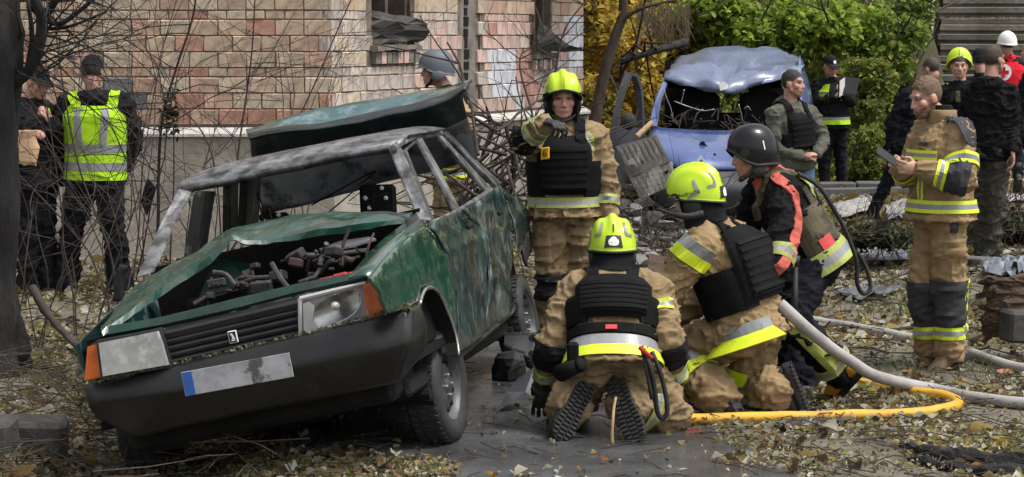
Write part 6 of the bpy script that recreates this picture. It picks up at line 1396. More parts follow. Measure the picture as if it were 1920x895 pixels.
for k in range(5):
    t = .06 + .2 * k; a0, a1 = np.array((310 + 16 * t, 622 + 62 * t)), np.array((562, 563 + 68 * t)); mb = MB(); A = LY(*a0, -.69); B = LY(*a1, -.69); am = (A + B) / 2; d = B - A; L_ = np.linalg.norm(d)
    mb.box(am, (L_, .05, .022 if k else .034), Rot(0, 0, -math.atan2(d[2], d[0])) @ Matrix.Rotation(.5, 3, 'X'), bev=.004); cmesh('slat', mb.v[0], mb.f, M['grille'], gr)
em = LY(437, 632, -.735); mb = MB(); mb.box(em, (.042, .01, .058), bev=.003); e_ = cmesh('emblem', mb.v[0], mb.f, M['white_print'])
mb = MB(); mb.box(em + np.array((0, -.0065, 0)), (.033, .004, .049), bev=.001); cmesh('emblem_field', mb.v[0], mb.f, M['black_print'], e_)
mb = MB()
for pts in ([(-.009, -.012), (.011, -.012), (.008, -.018), (-.006, -.018)], [(-.004, -.010), (.010, -.010), (.002, .016), (-.006, .018), (-.010, .012), (-.002, .008)]): V, Fc = poly_prism([em + np.array((x, -.0088, z)) for x, z in pts], (0, -.002, 0)); mb.add(V, Fc)
cmesh('emblem_mark', np.concatenate(mb.v), mb.f, M['white_print'], e_)
# viewer-left lamp: fogged lens; viewer-right lamp: broken, bowl showing
hl1 = strip('headlight', [(193, 641), (250, 630), (302, 619), (310, 640)], [(201, 703), (262, 692), (314, 683), (322, 682)], -.725, M['lens_fog'], 0, .06)
strip('headlight_frame', [(188, 636), (250, 625), (306, 613), (314, 640)], [(197, 709), (262, 698), (318, 688), (327, 686)], -.70, M['grille'], 0, .06)
strip('turn_signal', [(171, 648), (182, 645), (192, 642)], [(165, 711), (182, 708), (199, 704)], -.70, M['orange_lens'], .0, .05)
oc = [LY(px, py, -.715) for px, py in ((563, 560), (684, 531), (692, 598), (563, 629))]; bc = LY(630, 579, -.715); ou, inn = [], []
for j in range(24):
    q = 2 * math.pi * j / 24; d = np.array((.125 * math.copysign(abs(math.cos(q)) ** .8, math.cos(q)), 0, .066 * math.copysign(abs(math.sin(q)) ** .8, math.sin(q)) + .03 * math.cos(q))); inn.append(bc + d)
    best = None
    for a_, b_ in zip(oc, oc[1:] + oc[:1]):
        A2 = np.array([[d[0], -(b_ - a_)[0]], [d[2], -(b_ - a_)[2]]]); 
        if abs(np.linalg.det(A2)) < 1e-9: continue
        s_, t_ = np.linalg.solve(A2, np.array([(a_ - bc)[0], (a_ - bc)[2]]))
        if s_ > 0 and -.001 <= t_ <= 1.001 and (best is None or s_ < best): best = s_
    ou.append(bc + d * (best or 1.2))
hf = cmesh('headlight', *solid(np.array(ou + inn), [(j, (j + 1) % 24, 24 + (j + 1) % 24, 24 + j) for j in range(24)], .03), M['lamp_gray']); hf['label'] = 'headlight with its lens broken away and the reflector bowl showing'
A = [LY(px, py, -.715) for px, py in ((563, 560), (625, 545), (684, 531), (692, 598), (630, 613), (563, 629), (563, 560))]; V, Fc = tube(A, .012, 6); cmesh('lamp_rim', V, Fc, M['alu'], hf)
rs_ = []
for i in range(6):
    for j in range(24):
        q = 2 * math.pi * j / 24; r = (1 - i / 5.0) ; rs_.append(bc + np.array((.125 * math.copysign(abs(math.cos(q)) ** .8, math.cos(q)) * r, .012 + .035 * (1 - r * r), .066 * math.copysign(abs(math.sin(q)) ** .8, math.sin(q)) * r + .03 * math.cos(q) * r)))
V = np.array(rs_); cmesh('reflector', V, [f[::-1] for f in grid_faces(6, 24, True)], M['chrome'], hf, smooth=True)
V, Fc = tube(np.vstack([V[:24], V[:2]]), .009, 6); cmesh('reflector_ring', V, Fc, M['chrome'], hf, smooth=True); V, Fc = ellipsoid(bc + np.array((.0, .0, .012)), (.022, .03, .022)); cmesh('bulb', V, Fc, M['lens_fog'], hf, smooth=True)
A = [LY(578, 566, -.74), LY(590, 574, -.74), LY(586, 600, -.74), LY(600, 615, -.74), LY(570, 622, -.74), LY(568, 570, -.74)]; V, Fc = poly_prism(A, (0, .006, 0)); cmesh('lens_shard', V, Fc, M['lens_fog'], hf)
strip('turn_signal', [(685, 530), (700, 527), (714, 528)], [(693, 600), (712, 595), (729, 589)], -.69, M['orange_lens'], .02, .05)
top = [(160, 729), (330, 691), (560, 637), (700, 603), (765, 585), (786, 576)]; crs = [(168, 756), (330, 736), (560, 690), (700, 662), (765, 645), (796, 612)]; bot = [(180, 778), (256, 816), (471, 768), (623, 738), (745, 712), (796, 652)]
yy = [-.66, -.78, -.80, -.79, -.74, -.50]
xs_ = np.linspace(0, 5, 36); ipl = lambda a, k: [np.interp(x, range(6), [q[k] for q in a]) for x in xs_]
tx, ty, cx_, cy_, bx, by, yv = ipl(top, 0), ipl(top, 1), ipl(crs, 0), ipl(crs, 1), ipl(bot, 0), ipl(bot, 1), [np.interp(x, range(6), yy) for x in xs_]
rows = [[LY(a, b - 6, y + .10) for a, b, y in zip(tx, ty, yv)], [LY(a, b - 2, y + .03) for a, b, y in zip(tx, ty, yv)], [LY(a, b + 3, y) for a, b, y in zip(tx, ty, yv)], [LY(a, b - 4, y - .018) for a, b, y in zip(cx_, cy_, yv)], [LY(a, b, y - .018) for a, b, y in zip(cx_, cy_, yv)], [LY(a, b + 5, y - .006) for a, b, y in zip(cx_, cy_, yv)], [LY(a, b - 3, y + .01) for a, b, y in zip(bx, by, yv)], [LY(a, b, y + .03) for a, b, y in zip(bx, by, yv)], [LY(a, b + 2, y + .12) for a, b, y in zip(bx, by, yv)]]
V = np.array(rows).reshape(-1, 3); cmesh('front_bumper', *solid(V, grid_faces(9, len(xs_)), .012), M['bumper'], smooth=True)
a_ = [LX(786, 574, .81), LX(797, 560, .80)]; V = np.array([LX(784, 575, .815), LX(790, 588, .815), LX(799, 612, .815), LX(800, 640, .815), LX(790, 676, .81), LX(757, 710, .79)])
pl = [LY(332, 696, -.83), LY(550, 656, -.83), LY(553, 710, -.83), LY(346, 748, -.83)]; pc_ = sum(pl) / 4; ex = nrm(pl[1] - pl[0]); ez = np.cross(ex, (0, 1., 0)) * -1; ez = nrm(np.cross((0, -1., 0), ex)) * -1
ez = nrm(np.array((0, 0, 1.)) - ex * ex[2]); R = np.stack([ex, np.cross(ez, ex), ez], 1)
mb = MB(); mb.box(pc_, (.52, .006, .112), R, bev=.002); npl = cmesh('number_plate', mb.v[0], mb.f, M['plate_white'])
mb = MB(); mb.box(pc_ - ex * .232 - R[:, 1] * .004, (.045, .003, .106), R); cmesh('plate_band', mb.v[0], mb.f, M['blue_print'], npl)
# cabin: dash, seats with bare frames, steering wheel, floor
mb = MB(); mb.box((0, 1.6, .30), (1.5, 2.9, .03)); mb.box((0, .62, .70), (1.42, .26, .32), bev=.05); mb.box((0, 2.75, .55), (1.4, .5, .5)); mb.box((0, 2.2, .5), (1.36, .5, .12), bev=.04); cmesh('cabin_floor', np.concatenate(mb.v), mb.f, M['soot'])
for pxs in ((673, 745, 345, 406), (484, 545, 398, 418)):
    st_ = LY((pxs[0] + pxs[1]) / 2, (pxs[2] + pxs[3]) / 2, 1.65); w = (pxs[1] - pxs[0]) / 345.; hh = (pxs[3] - pxs[2]) / 345.; mb = MB(); mb.box(st_, (w, .04, hh), Rot(0, .1, .2), bev=.02); mb.box(np.array((st_[0], 1.72, .62)), (.42, .1, max(.2, st_[2] - .62)), bev=.03); mb.box(np.array((st_[0], 1.45, .46)), (.44, .5, .12), bev=.04)
    se = cmesh('seat', np.concatenate(mb.v), mb.f, M['soot'])
    for dx, dz in ((-.3, .22), (.2, .3), (-.25, -.12), (.25, -.05)) if hh > .1 else ((-.25, .0), (.2, .05)): V, Fc = ellipsoid(st_ + np.array((dx * w, -.03, dz * hh + dx * w * .2)), (.013, .008, .013), None, 8, 6); cmesh('rivet', V, Fc, M['white_print'], se)
q = np.array([(.36 + .17 * math.cos(t), 1.0 - .08 * math.sin(t), .76 + .15 * math.sin(t)) for t in np.linspace(0, 2 * math.pi, 25)]); V, Fc = tube(q, .012, 6); cmesh('steering_wheel', V, Fc, M['soot'])
mb = MB()
for k in range(5):
    a = LY(random.uniform(480, 760), random.uniform(300, 420), random.uniform(.8, 1.8)); mb.tube(spline([a, a + RNG.normal(0, .08, 3), a + RNG.normal(0, .12, 3)], 4), .004, 4)
cmesh('loose_wire', np.concatenate(mb.v), mb.f, M['soot'])['kind'] = 'stuff'
# underbody and axles
mb = MB(); mb.box((0, 1.3, .20), (1.35, 3.4, .09), bev=.02); mb.box((0, -.35, .24), (1.3, .5, .14), bev=.03); mb.box((.0, .0, .2), (.5, .5, .16), bev=.04); mb.tube([(-.68, 0, .16), (0, .05, .2), (.68, 0, .12)], .028, 8); mb.tube([(-.6, .3, .18), (-.2, .1, .16), (.3, .08, .14), (.68, .05, .08)], .022, 8); mb.tube([(-.3, .6, .12), (-.3, 2, .12), (-.35, 2.9, .16)], .03, 8); mb.tube([(-.7, 2.46, .2), (.7, 2.46, .16)], .035, 8)
cmesh('underbody', np.concatenate(mb.v), mb.f, M['soot'])
def wheel(c, ax, r=.285, w=.17, parent=None, lab=None):
    ax = nrm(ax); a, b, _ = frame(ax); n = 40
    e = empty('wheel'); e.parent = parent; c = np.array(c, float)
    e.matrix_parent_inverse = wm(parent).inverted(); e.location = c
    if lab: e['label'] = lab
    def lathe(prof, m, name, n=40):
        V = [c + ax * x + (a * math.cos(2 * math.pi * k / n) + b * math.sin(2 * math.pi * k / n)) * q for x, q in prof for k in range(n)]; return mesh(name, V, grid_faces(len(prof), n, True), m, e, smooth=True)
    lathe([(-w * .5, r * .66), (-w * .55, r * .8), (-w * .5, r * .95), (-w * .38, r), (w * .38, r), (w * .5, r * .95), (w * .55, r * .82), (w * .5, r * .66), (w * .42, r * .64)], M['tyre'], 'tyre')
    mb = MB()
    for k in range(44):
        q = 2 * math.pi * k / 44; d = a * math.cos(q) + b * math.sin(q); t = np.cross(ax, d)
        for x, sk in ((-.3, .2), (0, -.2), (.3, .2)): mb.box(c + ax * x * w + d * r * 1.004, (w * .22, .022, .012), np.stack([nrm(ax + t * sk), nrm(t - ax * sk), d], 1))
    tag(mb.obj('tread', M['tyre'], e), kind='stuff')
    ri = lathe([(w * .44, r * .66), (w * .47, r * .63), (w * .40, r * .60), (w * .22, r * .56), (w * .20, r * .46), (w * .30, r * .36), (w * .33, r * .2), (w * .30, r * .14), (w * .38, r * .10), (w * .38, .0)], M['rim_steel'], 'rim')
    mb = MB()
    for k in range(10):
        q = 2 * math.pi * (k + .5) / 10; d = a * math.cos(q) + b * math.sin(q); V, Fc = ellipsoid(c + ax * w * .255 + d * r * .43, (.017, .017, .012), (np.cross(ax, d), d, ax), 8, 6); mb.add(V, Fc)
    mb.obj('rim_slot', M['soot'], ri); mb = MB()
    for k in range(4):
        q = 2 * math.pi * k / 4; d = a * math.cos(q) + b * math.sin(q); V, Fc = capsule(c + ax * w * .33 + d * .05, .011, c + ax * w * .4 + d * .05, .009, 6); mb.add(V, Fc)
    mb.obj('wheel_bolt', M['steel'], ri); return e
wheel(P(818, 724, 11.12), (.95, -.24, .13), parent=car); wheel(P(970, 607, 13.55), (.97, -.16, .2), parent=car); wheel(P(284, 790, 11.3), (-.97, .2, -.12), parent=car)
c_ = toW((-.72, 2.46, .2)); c_[2] = gzf(c_[0], c_[1]) + .27; wheel(c_, (-.98, .15, -.1), parent=car)
# door handles
for px, py in ((881, 424), (938, 399)):
    q = LX(px, py, .83); mb = MB(); mb.box(q, (.02, .13, .03), Rot(0, .05, 0), bev=.008); cmesh('door_handle', mb.v[0], mb.f, M['soot'])
# ================================================================ THE CRUSHED BLUE VAN
M['van_blue'] = mat('van_blue', (.065, .10, .26), (.045, .074, .20), rough=.18, r2=.36, scale=3, coat=.6, c3=(.26, .29, .36), s3=7, t3=(.6, .8))
M['van_dust'] = mat('van_dust', (.125, .158, .25), (.088, .114, .19), rough=.22, r2=.42, scale=3, coat=.4, c3=(.30, .32, .38), s3=9, t3=(.6, .8))
M['van_dark'] = mat('van_dark', (.025, .027, .035), (.04, .042, .05), rough=.45, r2=.7, scale=5)
VY = 23.6
van = empty('crushed_van', P(1360, 425, VY), 'light blue van with a crushed roof and smashed out windscreen', 'van')
W_ = lambda pts, Y=None: np.array([A3(P(*q)) if len(q) == 3 else A3(P(q[0], q[1], Y)) for q in pts])
def vgrid(name, rows, m, th=.012, k=5, noise=.01, fr=5, seed=0, flip=False, parent=None):
    g = np.array([spline(W_(r), k) for r in rows]); nu, nv = g.shape[:2]
    if nu > 2: g = np.stack([spline(g[:, j], 3) for j in range(nv)], 1); nu = g.shape[0]
    V = g.reshape(-1, 3); rg = 1 - 2 * np.abs(vnoise(V * fr * np.array((1.0, 1.0, 2.0)) + .7 * vnoise(V * 2, seed)[:, None], seed + 9)); V = V + noise * np.stack([fbm(V * fr, seed, 2) * .2, .5 * fbm(V * fr * .6, seed + 3, 2), fbm(V * fr * .6, seed + 5, 2) * .5 + .6 * rg], 1)
    fs = grid_faces(nu, nv); n = np.cross(V[nv] - V[0], V[1] - V[0])
    if n[1] > 0 or flip: fs = [f[::-1] for f in fs]
    return mesh(name, *solid(V, fs, th), m, parent or van, smooth=True)
vgrid('bonnet', [[(1228, 240, 24.1), (1290, 245, 24.0), (1360, 247, 24.0), (1440, 245, 24.0), (1496, 238, 24.1)], [(1216, 258, 23.7), (1285, 268, 23.5), (1360, 271, 23.5), (1440, 268, 23.5), (1502, 256, 23.7)], [(1216, 285, 23.3), (1285, 296, 23.1), (1360, 299, 23.1), (1440, 296, 23.1), (1506, 284, 23.3)], [(1222, 308, 23.2), (1285, 317, 23.02), (1360, 320, 23.0), (1440, 317, 23.02), (1506, 308, 23.2)]], M['van_blue'], noise=.012, seed=3)
vgrid('roof', [[(1246, 158, 24.9), (1301, 169, 24.85), (1355, 175, 24.8), (1408, 167, 24.85), (1464, 157, 24.9), (1490, 150, 25.0)], [(1246, 145, 25.0), (1300, 146, 24.9), (1352, 158, 24.85), (1385, 152, 24.9), (1460, 140, 25.0), (1500, 140, 25.1)], [(1256, 128, 25.5), (1300, 120, 25.3), (1350, 124, 25.4), (1400, 130, 25.4), (1455, 122, 25.4), (1508, 128, 25.5)], [(1266, 117, 26.3), (1300, 105, 26.3), (1355, 98, 26.3), (1405, 98, 26.3), (1460, 102, 26.3), (1502, 112, 26.3)], [(1270, 118, 27.0), (1300, 109, 27.0), (1355, 102, 27.0), (1405, 102, 27.0), (1460, 106, 27.0), (1500, 118, 27.0)]], M['van_dust'], noise=.075, fr=5, seed=21)
def bar(name, pts, m, dp=.07):
    V, Fc = poly_prism(W_(pts), (0, dp, 0)); bm = bmesh.new(); vs = [bm.verts.new(v) for v in V]
    for f in Fc: bm.faces.new([vs[i] for i in f])
    bmesh.ops.recalc_face_normals(bm, faces=bm.faces); bmesh.ops.bevel(bm, geom=bm.edges[:], offset=.008, segments=2, affect='EDGES', clamp_overlap=True); bm.verts.index_update()
    V = [v.co[:] for v in bm.verts]; Fc = [[v.index for v in f.verts] for f in bm.faces]; bm.free(); return mesh(name, V, Fc, m, van)
bar('windscreen_pillar', [(1243, 152, 24.9), (1252, 156, 24.9), (1240, 190, 24.5), (1232, 238, 24.05), (1217, 236, 24.05), (1226, 196, 24.5)], M['van_blue'])
bar('windscreen_pillar', [(1464, 156, 24.9), (1480, 150, 24.9), (1500, 200, 24.5), (1510, 238, 24.05), (1494, 242, 24.05), (1482, 196, 24.5)], M['van_blue'])
vgrid('side_panel', [[(1500, 112, 26.3), (1498, 108, 25.6), (1493, 150, 25.0)], [(1519, 170, 26.3), (1515, 175, 25.4), (1502, 200, 24.5)], [(1524, 240, 26.3), (1521, 245, 25.2), (1511, 240, 24.1)], [(1526, 300, 26.3), (1524, 308, 25.2), (1512, 310, 23.4)], [(1524, 390, 26.3), (1522, 400, 25.2), (1512, 400, 23.3)]], M['van_blue'], noise=.012)
bar('side_window', [(1503, 150, 25.3), (1517, 150, 26.0), (1521, 230, 26.0), (1513, 232, 24.6)], M['soot'], -.03)
vgrid('side_panel', [[(1268, 120, 26.8), (1262, 125, 25.8), (1246, 152, 25.0)], [(1236, 180, 26.8), (1232, 186, 25.6), (1226, 196, 24.5)], [(1228, 330, 26.8), (1222, 335, 25.6), (1216, 330, 23.5)], [(1230, 395, 26.8), (1224, 400, 25.6), (1218, 400, 23.4)]], M['van_dark'], noise=.01)
vgrid('front_bumper', [[(1222, 311, 23.15), (1290, 320, 22.98), (1360, 323, 22.96), (1440, 320, 22.98), (1508, 311, 23.15)], [(1222, 330, 23.1), (1290, 338, 22.92), (1360, 340, 22.9), (1440, 338, 22.92), (1508, 330, 23.1)], [(1222, 352, 23.05), (1290, 358, 22.86), (1360, 360, 22.84), (1440, 358, 22.86), (1510, 352, 23.05)], [(1226, 392, 23.1), (1290, 396, 22.92), (1360, 398, 22.9), (1440, 396, 22.92), (1506, 392, 23.1)]], M['van_dark'], noise=.006)
for q in ((1234, 1262), (1466, 1500)): bar('headlight', [(q[0], 300, 23.06), (q[1], 304, 22.98), (q[1], 324, 22.95), (q[0], 322, 23.02)], M['lens_fog'], .05)
mb = MB(); c = A3(P(1360, 300, 25.0)); mb.box(c + np.array((0, .2, -.62)), (1.5, 3.0, .05)); mb.box(c + np.array((0, -.62, -.1)), (1.5, .4, .5), bev=.05); mb.obj('cabin', M['soot'], van)
for px in (1311, 1425):
    mb = MB(); mb.box(P(px, 225, 25.2), (.46, .12, .62), bev=.06); mb.box(P(px, 172, 25.2), (.26, .09, .2), bev=.04); mb.box(P(px, 262, 24.9), (.46, .5, .14), bev=.05); mb.obj('seat', M['soot'], van)
mb = MB(); mb.box(P(1268, 200, 27.1), (.28, .05, 1.1)); mb.box(P(1470, 200, 27.1), (.5, .05, 1.1)); mb.box(P(1360, 250, 27.1), (1.4, .05, .5)); mb.box(P(1360, 150, 27.1), (1.4, .05, .2)); mb.obj('rear_frame', M['soot'], van)
mb = MB()
for k in range(40):
    a = A3(P(random.uniform(1245, 1450), random.uniform(225, 243), 24.2 + random.uniform(0, .3))); mb.tube(spline([a, a + RNG.normal(0, .07, 3), a + RNG.normal(0, .13, 3)], 3), .006, 4)
tag(mb.obj('debris_on_dash', M['twig'], van), kind='stuff')
for k, pts in enumerate(([(1245, 168), (1250, 185), (1258, 205), (1262, 232)], [(1264, 190), (1290, 200), (1318, 208), (1340, 205)], [(1283, 168), (1280, 182), (1276, 196)], [(1385, 196), (1390, 215), (1393, 232)], [(1300, 235), (1306, 215), (1318, 205)], [(1395, 205), (1402, 200), (1408, 208)])):
    V, Fc = tube(spline([P(a, b, 24.55) for a, b in pts], 4), .007, 5); mesh('loose_wire', V, Fc, M['steel'], van, smooth=True)
# badge and hole in the bonnet
bc = A3(P(1314, 302, 23.03)); o_ = [(-.5, 0), (0, .72), (.5, 0), (0, -.72)]; i_ = [(-.24, 0), (0, .36), (.24, 0), (0, -.36)]; s_ = .085
V = [bc + np.array((x * s_, d, z * s_)) for d in (-.012, .012) for pts in (o_, i_) for x, z in pts]
fs = [(i, (i + 1) % 4, 4 + (i + 1) % 4, 4 + i) for i in range(4)] + [(8 + i, 12 + i, 12 + (i + 1) % 4, 8 + (i + 1) % 4) for i in range(4)] + [(i, 8 + i, 8 + (i + 1) % 4, (i + 1) % 4) for i in range(4)] + [(4 + i, 4 + (i + 1) % 4, 12 + (i + 1) % 4, 12 + i) for i in range(4)]
mesh('diamond_badge', V, fs, M['white_print'], van)
V, Fc = poly_prism(W_([(1312, 268), (1320, 265), (1324, 272), (1331, 276), (1326, 281), (1316, 277)], 23.36), (0, .06, 0)); mesh('torn_hole', V, Fc, M['soot'], van)
for px, py in ((1280, 305), (1276, 300), (1340, 290)): V, Fc = ellipsoid(P(px, py, 23.08), (.014, .01, .014), None, 8, 6); mesh('dent', V, Fc, M['soot'], van)
bar('roof_dent_flap', [(1346, 158, 24.72), (1356, 152, 24.74), (1366, 160, 24.74), (1363, 168, 24.7), (1350, 172, 24.7)], M['alu'], .02)
# open door on the left
out_ = [(1154, 345), (1151, 285), (1160, 220), (1172, 165), (1184, 136), (1196, 138), (1206, 165), (1209, 225), (1212, 285), (1212, 345)]; in_ = [(1161, 240), (1161, 226), (1167, 196), (1177, 160), (1186, 142), (1194, 145), (1202, 170), (1204, 205), (1205, 230), (1205, 240)]
Yd = lambda x: 23.25 + (x - 1151) / 61 * .75
A = np.array([A3(P(a, b, Yd(a))) for a, b in out_]); B = np.array([A3(P(a, b, Yd(a))) for a, b in in_]); n = 10
V = np.concatenate([A, B]); fs = [(i, i + 1, n + i + 1, n + i) for i in range(n - 1)] + [(9, 0, n, n + 9)]
if np.cross(V[1] - V[0], V[n] - V[0])[1] > 0: fs = [f[::-1] for f in fs]
mesh('open_door', *solid(V, fs, .07), M['van_dark'], van)
V, Fc = ellipsoid(P(1178, 228, 23.2), (.085, .05, .09)); mesh('wing_mirror', V, Fc, M['rubber'], van, smooth=True)
V, Fc = tube(spline([P(1160, 262, 23.3), P(1185, 240, 23.35), P(1196, 205, 23.4)], 4), .01, 5); mesh('door_cable', V, Fc, M['rubber'], van)
for px, Yv in ((1236, 23.7), (1498, 23.7), (1250, 26.4), (1500, 26.4)):
    c = A3(P(px, 400, Yv)); c[2] = gzf(c[0], c[1]) + .29; V, Fc = tube([c + np.array((-.09, 0, 0)), c + np.array((-.08, 0, 0)), c + np.array((.08, 0, 0)), c + np.array((.09, 0, 0))], [.25, .29, .29, .25], 24); mesh('wheel', V, Fc, M['tyre'], van, smooth=True)
# ================================================================ HOSES AND DEBRIS
M['hose_gray'] = mat('hose_gray', (.36, .345, .335), (.27, .255, .245), rough=.85, scale=5, bump=.002, bscale=90, c3=(.16, .14, .125), s3=5, t3=(.55, .75))
M['hose_yellow'] = mat('hose_yellow', (.66, .37, .025), (.52, .27, .02), rough=.6, scale=6, bump=.0015, bscale=90, c3=(.22, .12, .03), s3=6, t3=(.58, .75))
M['chunk'] = mat('chunk', (.26, .25, .235), (.16, .15, .14), rough=.95, scale=7, bump=.01, bscale=24, objrand=.3)
M['chunk_dark'] = mat('chunk_dark', (.055, .052, .05), (.03, .028, .027), rough=.9, scale=7, bump=.01, bscale=24, objrand=.3)
M['brick_bit'] = mat('brick_bit', (.42, .17, .10), (.32, .12, .07), rough=.95, scale=9, bump=.006)
M['tin'] = mat('tin', (.22, .25, .29), (.14, .16, .19), rough=.3, r2=.55, scale=4, metal=.35, c3=(.16, .16, .17), s3=5, t3=(.58, .75))
M['tin_dark'] = mat('tin_dark', (.085, .09, .10), (.05, .052, .058), rough=.35, r2=.6, scale=4, c3=(.2, .2, .21), s3=6, t3=(.6, .8))
M['panel_gray'] = mat('panel_gray', (.085, .078, .068), (.055, .05, .044), rough=.8, scale=5, bump=.002, stretch=(4, 1, .6), c3=(.28, .27, .25), s3=3, t3=(.55, .75))
M['panel_pale'] = mat('panel_pale', (.30, .295, .28), (.2, .19, .18), rough=.75, scale=6, c3=(.16, .15, .14), s3=5, t3=(.58, .72))
M['panel_worn'] = mat('panel_worn', (.19, .18, .165), (.11, .105, .095), rough=.7, scale=6, c3=(.07, .065, .06), s3=5, t3=(.5, .7))
M['rotten'] = mat('rotten', (.105, .068, .045), (.055, .036, .026), rough=1, scale=8, bump=.03, bscale=18, stretch=(.35, 1, 1.4))
M['wood_pale'] = mat('wood_pale', (.42, .29, .16), (.32, .21, .11), rough=.85, scale=10, stretch=(.3, 1, 1))
def Gr(px, py, r): 
    p = GG(px, py); return np.array((p.x, p.y, p.z + r))
def hose(name, label, pts, r, m, k=10, group=None):
    q = spline(pts, k); V, Fc = tube(q, r, 16); V[:, 2] += .004 * fbm(V * 5, 3, 2); o = mesh(name, V, Fc, M[m], smooth=True); return tag(o, label, 'hose', group)
hose('fire_hose', 'thick grey fire hose held up by the crouching dark clad firefighter', [P(1462, 570, 12.02), P(1520, 622, 12.02), P(1580, 668, 12.1), P(1650, 708, 12.3), Gr(1745, 740, .034), Gr(1835, 758, .034), Gr(1925, 768, .034), Gr(2050, 775, .034)], .033, 'hose_gray')
hose('fire_hose', 'grey fire hose lying on the ground behind the standing firefighter with the telephone', [Gr(1480, 600, .03), Gr(1545, 612, .032), Gr(1600, 622, .032), Gr(1660, 634, .032), Gr(1730, 648, .032), Gr(1800, 664, .032), Gr(1860, 686, .032), Gr(1930, 704, .032), Gr(2040, 720, .032)], .032, 'hose_gray')
hose('fire_hose', 'yellow fire hose looped flat on the ground in front of the firefighters', [Gr(1262, 796, .031), Gr(1330, 797, .031), Gr(1430, 794, .031), Gr(1550, 792, .031), Gr(1680, 787, .031), Gr(1755, 781, .031), Gr(1796, 768, .031), Gr(1768, 753, .031), Gr(1700, 744, .031), Gr(1610, 728, .031), Gr(1540, 718, .031), Gr(1470, 710, .031)], .031, 'hose_yellow')
def chunk_mesh(seed):
    r = np.random.default_rng(seed); bm = bmesh.new(); P_ = r.normal(size=(13, 3)); P_ /= np.linalg.norm(P_, axis=1, keepdims=True); P_ *= r.uniform(.7, 1, (13, 1)) * .5
    for v in P_: bm.verts.new(v)
    bmesh.ops.convex_hull(bm, input=bm.verts[:]); 
    for v in [v for v in bm.verts if not v.link_faces]: bm.verts.remove(v)
    me = bpy.data.meshes.new('rubble_chunk'); bm.to_mesh(me); bm.free(); me.materials.append(None); return me
CH = [chunk_mesh(k) for k in range(8)]
def chunk(c, s, m, label, group, rot=None):
    o = link('rubble_chunk', random.choice(CH)); o.location = c; o.scale = s; o.rotation_euler = rot or (random.uniform(-.4, .4), random.uniform(-.4, .4), random.uniform(0, 6)); o.material_slots[0].link = 'OBJECT'; o.material_slots[0].material = M[m]; return tag(o, label, 'rubble', group)
gA = 'rubble heap before the blue van'
for k in range(70):
    px, py = random.uniform(1150, 1310), random.uniform(392, 520); p = GG(px, py); hgt = .35 * max(0, 1 - abs((py - 440) / 90)) * random.random(); s = random.uniform(.08, .24)
    chunk((p.x, p.y, p.z + s * .2 + hgt), (s * random.uniform(.9, 1.6), s * random.uniform(.8, 1.3), s * random.uniform(.4, .8)), random.choice(['chunk', 'chunk', 'chunk_dark', 'chunk_dark', 'chunk']), 'broken grey chunk in the rubble heap in front of the van', gA)
gB = 'rubble scattered over the ground on the right'
for k in range(90):
    px = random.choice([random.uniform(1560, 1700), random.uniform(1600, 1920), random.uniform(1830, 1930)]); py = random.uniform(372, 560); p = GG(px, py); s = random.uniform(.05, .2) * (1 if py < 480 else .7)
    chunk((p.x, p.y, p.z + s * .15), (s * random.uniform(.9, 1.9), s * random.uniform(.7, 1.3), s * random.uniform(.25, .6)), random.choice(['chunk', 'chunk', 'chunk_dark', 'panel_pale', 'panel_pale']), 'small broken piece of rubble strewn behind the standing firefighter', gB)
def sheet(name, label, pts, m, cat='debris', th=.006, z=None, sub=8, amp=.02, seed=0, Y=None, lift=0.0):
    """crumpled flat piece: corner pixels (4), on the ground or at Y"""
    c = [A3(P(q[0], q[1], q[2] if len(q) > 2 else Y)) if (Y or len(q) > 2) else Gr(q[0], q[1], lift) for q in pts]; g = []
    for i in range(sub):
        for j in range(sub): s, t = i / (sub - 1), j / (sub - 1); g.append((c[0] * (1 - s) + c[1] * s) * (1 - t) + (c[3] * (1 - s) + c[2] * s) * t)
    V = np.array(g); V[:, 2] += np.abs(fbm(V * 4, seed, 3)) * amp; V[:, 0] += amp * .4 * fbm(V * 3, seed + 1, 2); V2, Fc = slab(V, th, sub, sub); return tag(mesh(name, V2, Fc, M[m]), label, cat)
sheet('metal_sheet', 'pale bluish metal sheet lying just left of the standing telephone user', [(1608, 482), (1706, 480), (1712, 498), (1612, 502)], 'tin', 'metal sheet', amp=.05, seed=2, lift=.05)
sheet('metal_sheet', 'grey blue torn metal piece behind the rotten log on the right', [(1838, 522), (1870, 498), (1905, 508), (1900, 540)], 'tin', 'metal sheet', amp=.10, seed=3, lift=.06)
sheet('metal_sheet', 'grey blue torn metal piece cut off by the photo edge above the rotten log', [(1898, 520), (1925, 502), (1960, 512), (1930, 540)], 'tin', 'metal sheet', amp=.10, seed=4, lift=.06)
sheet('metal_sheet', 'dark crumpled metal sheet on the ground behind the crouching firefighter', [(1570, 560), (1640, 545), (1690, 556), (1620, 574)], 'tin_dark', 'metal sheet', amp=.08, seed=5, lift=.03)
sheet('plastic_sheet', 'flat grey torn plastic piece lying in front of the yellow hose', [(1446, 800), (1570, 793), (1602, 800), (1470, 812)], 'tin_dark', 'debris', amp=.03, seed=6, lift=.02)
sheet('plastic_sheet', 'flat grey fragment on the leaves under the boot of the crouching firefighter', [(1440, 728), (1500, 720), (1530, 745), (1466, 752)], 'tin_dark', 'debris', amp=.03, seed=7, lift=.02)
sheet('white_panel', 'pale flat panel lying by the feet of the man in the black jacket', [(1880, 372), (1930, 368), (1950, 384), (1890, 388)], 'panel_pale', 'panel', amp=.05, seed=8, lift=.05)
sheet('white_panel', 'pale broken board on the ground behind the legs of the striding man', [(1560, 392), (1625, 380), (1640, 402), (1580, 420)], 'panel_pale', 'panel', amp=.06, seed=9, lift=.05)
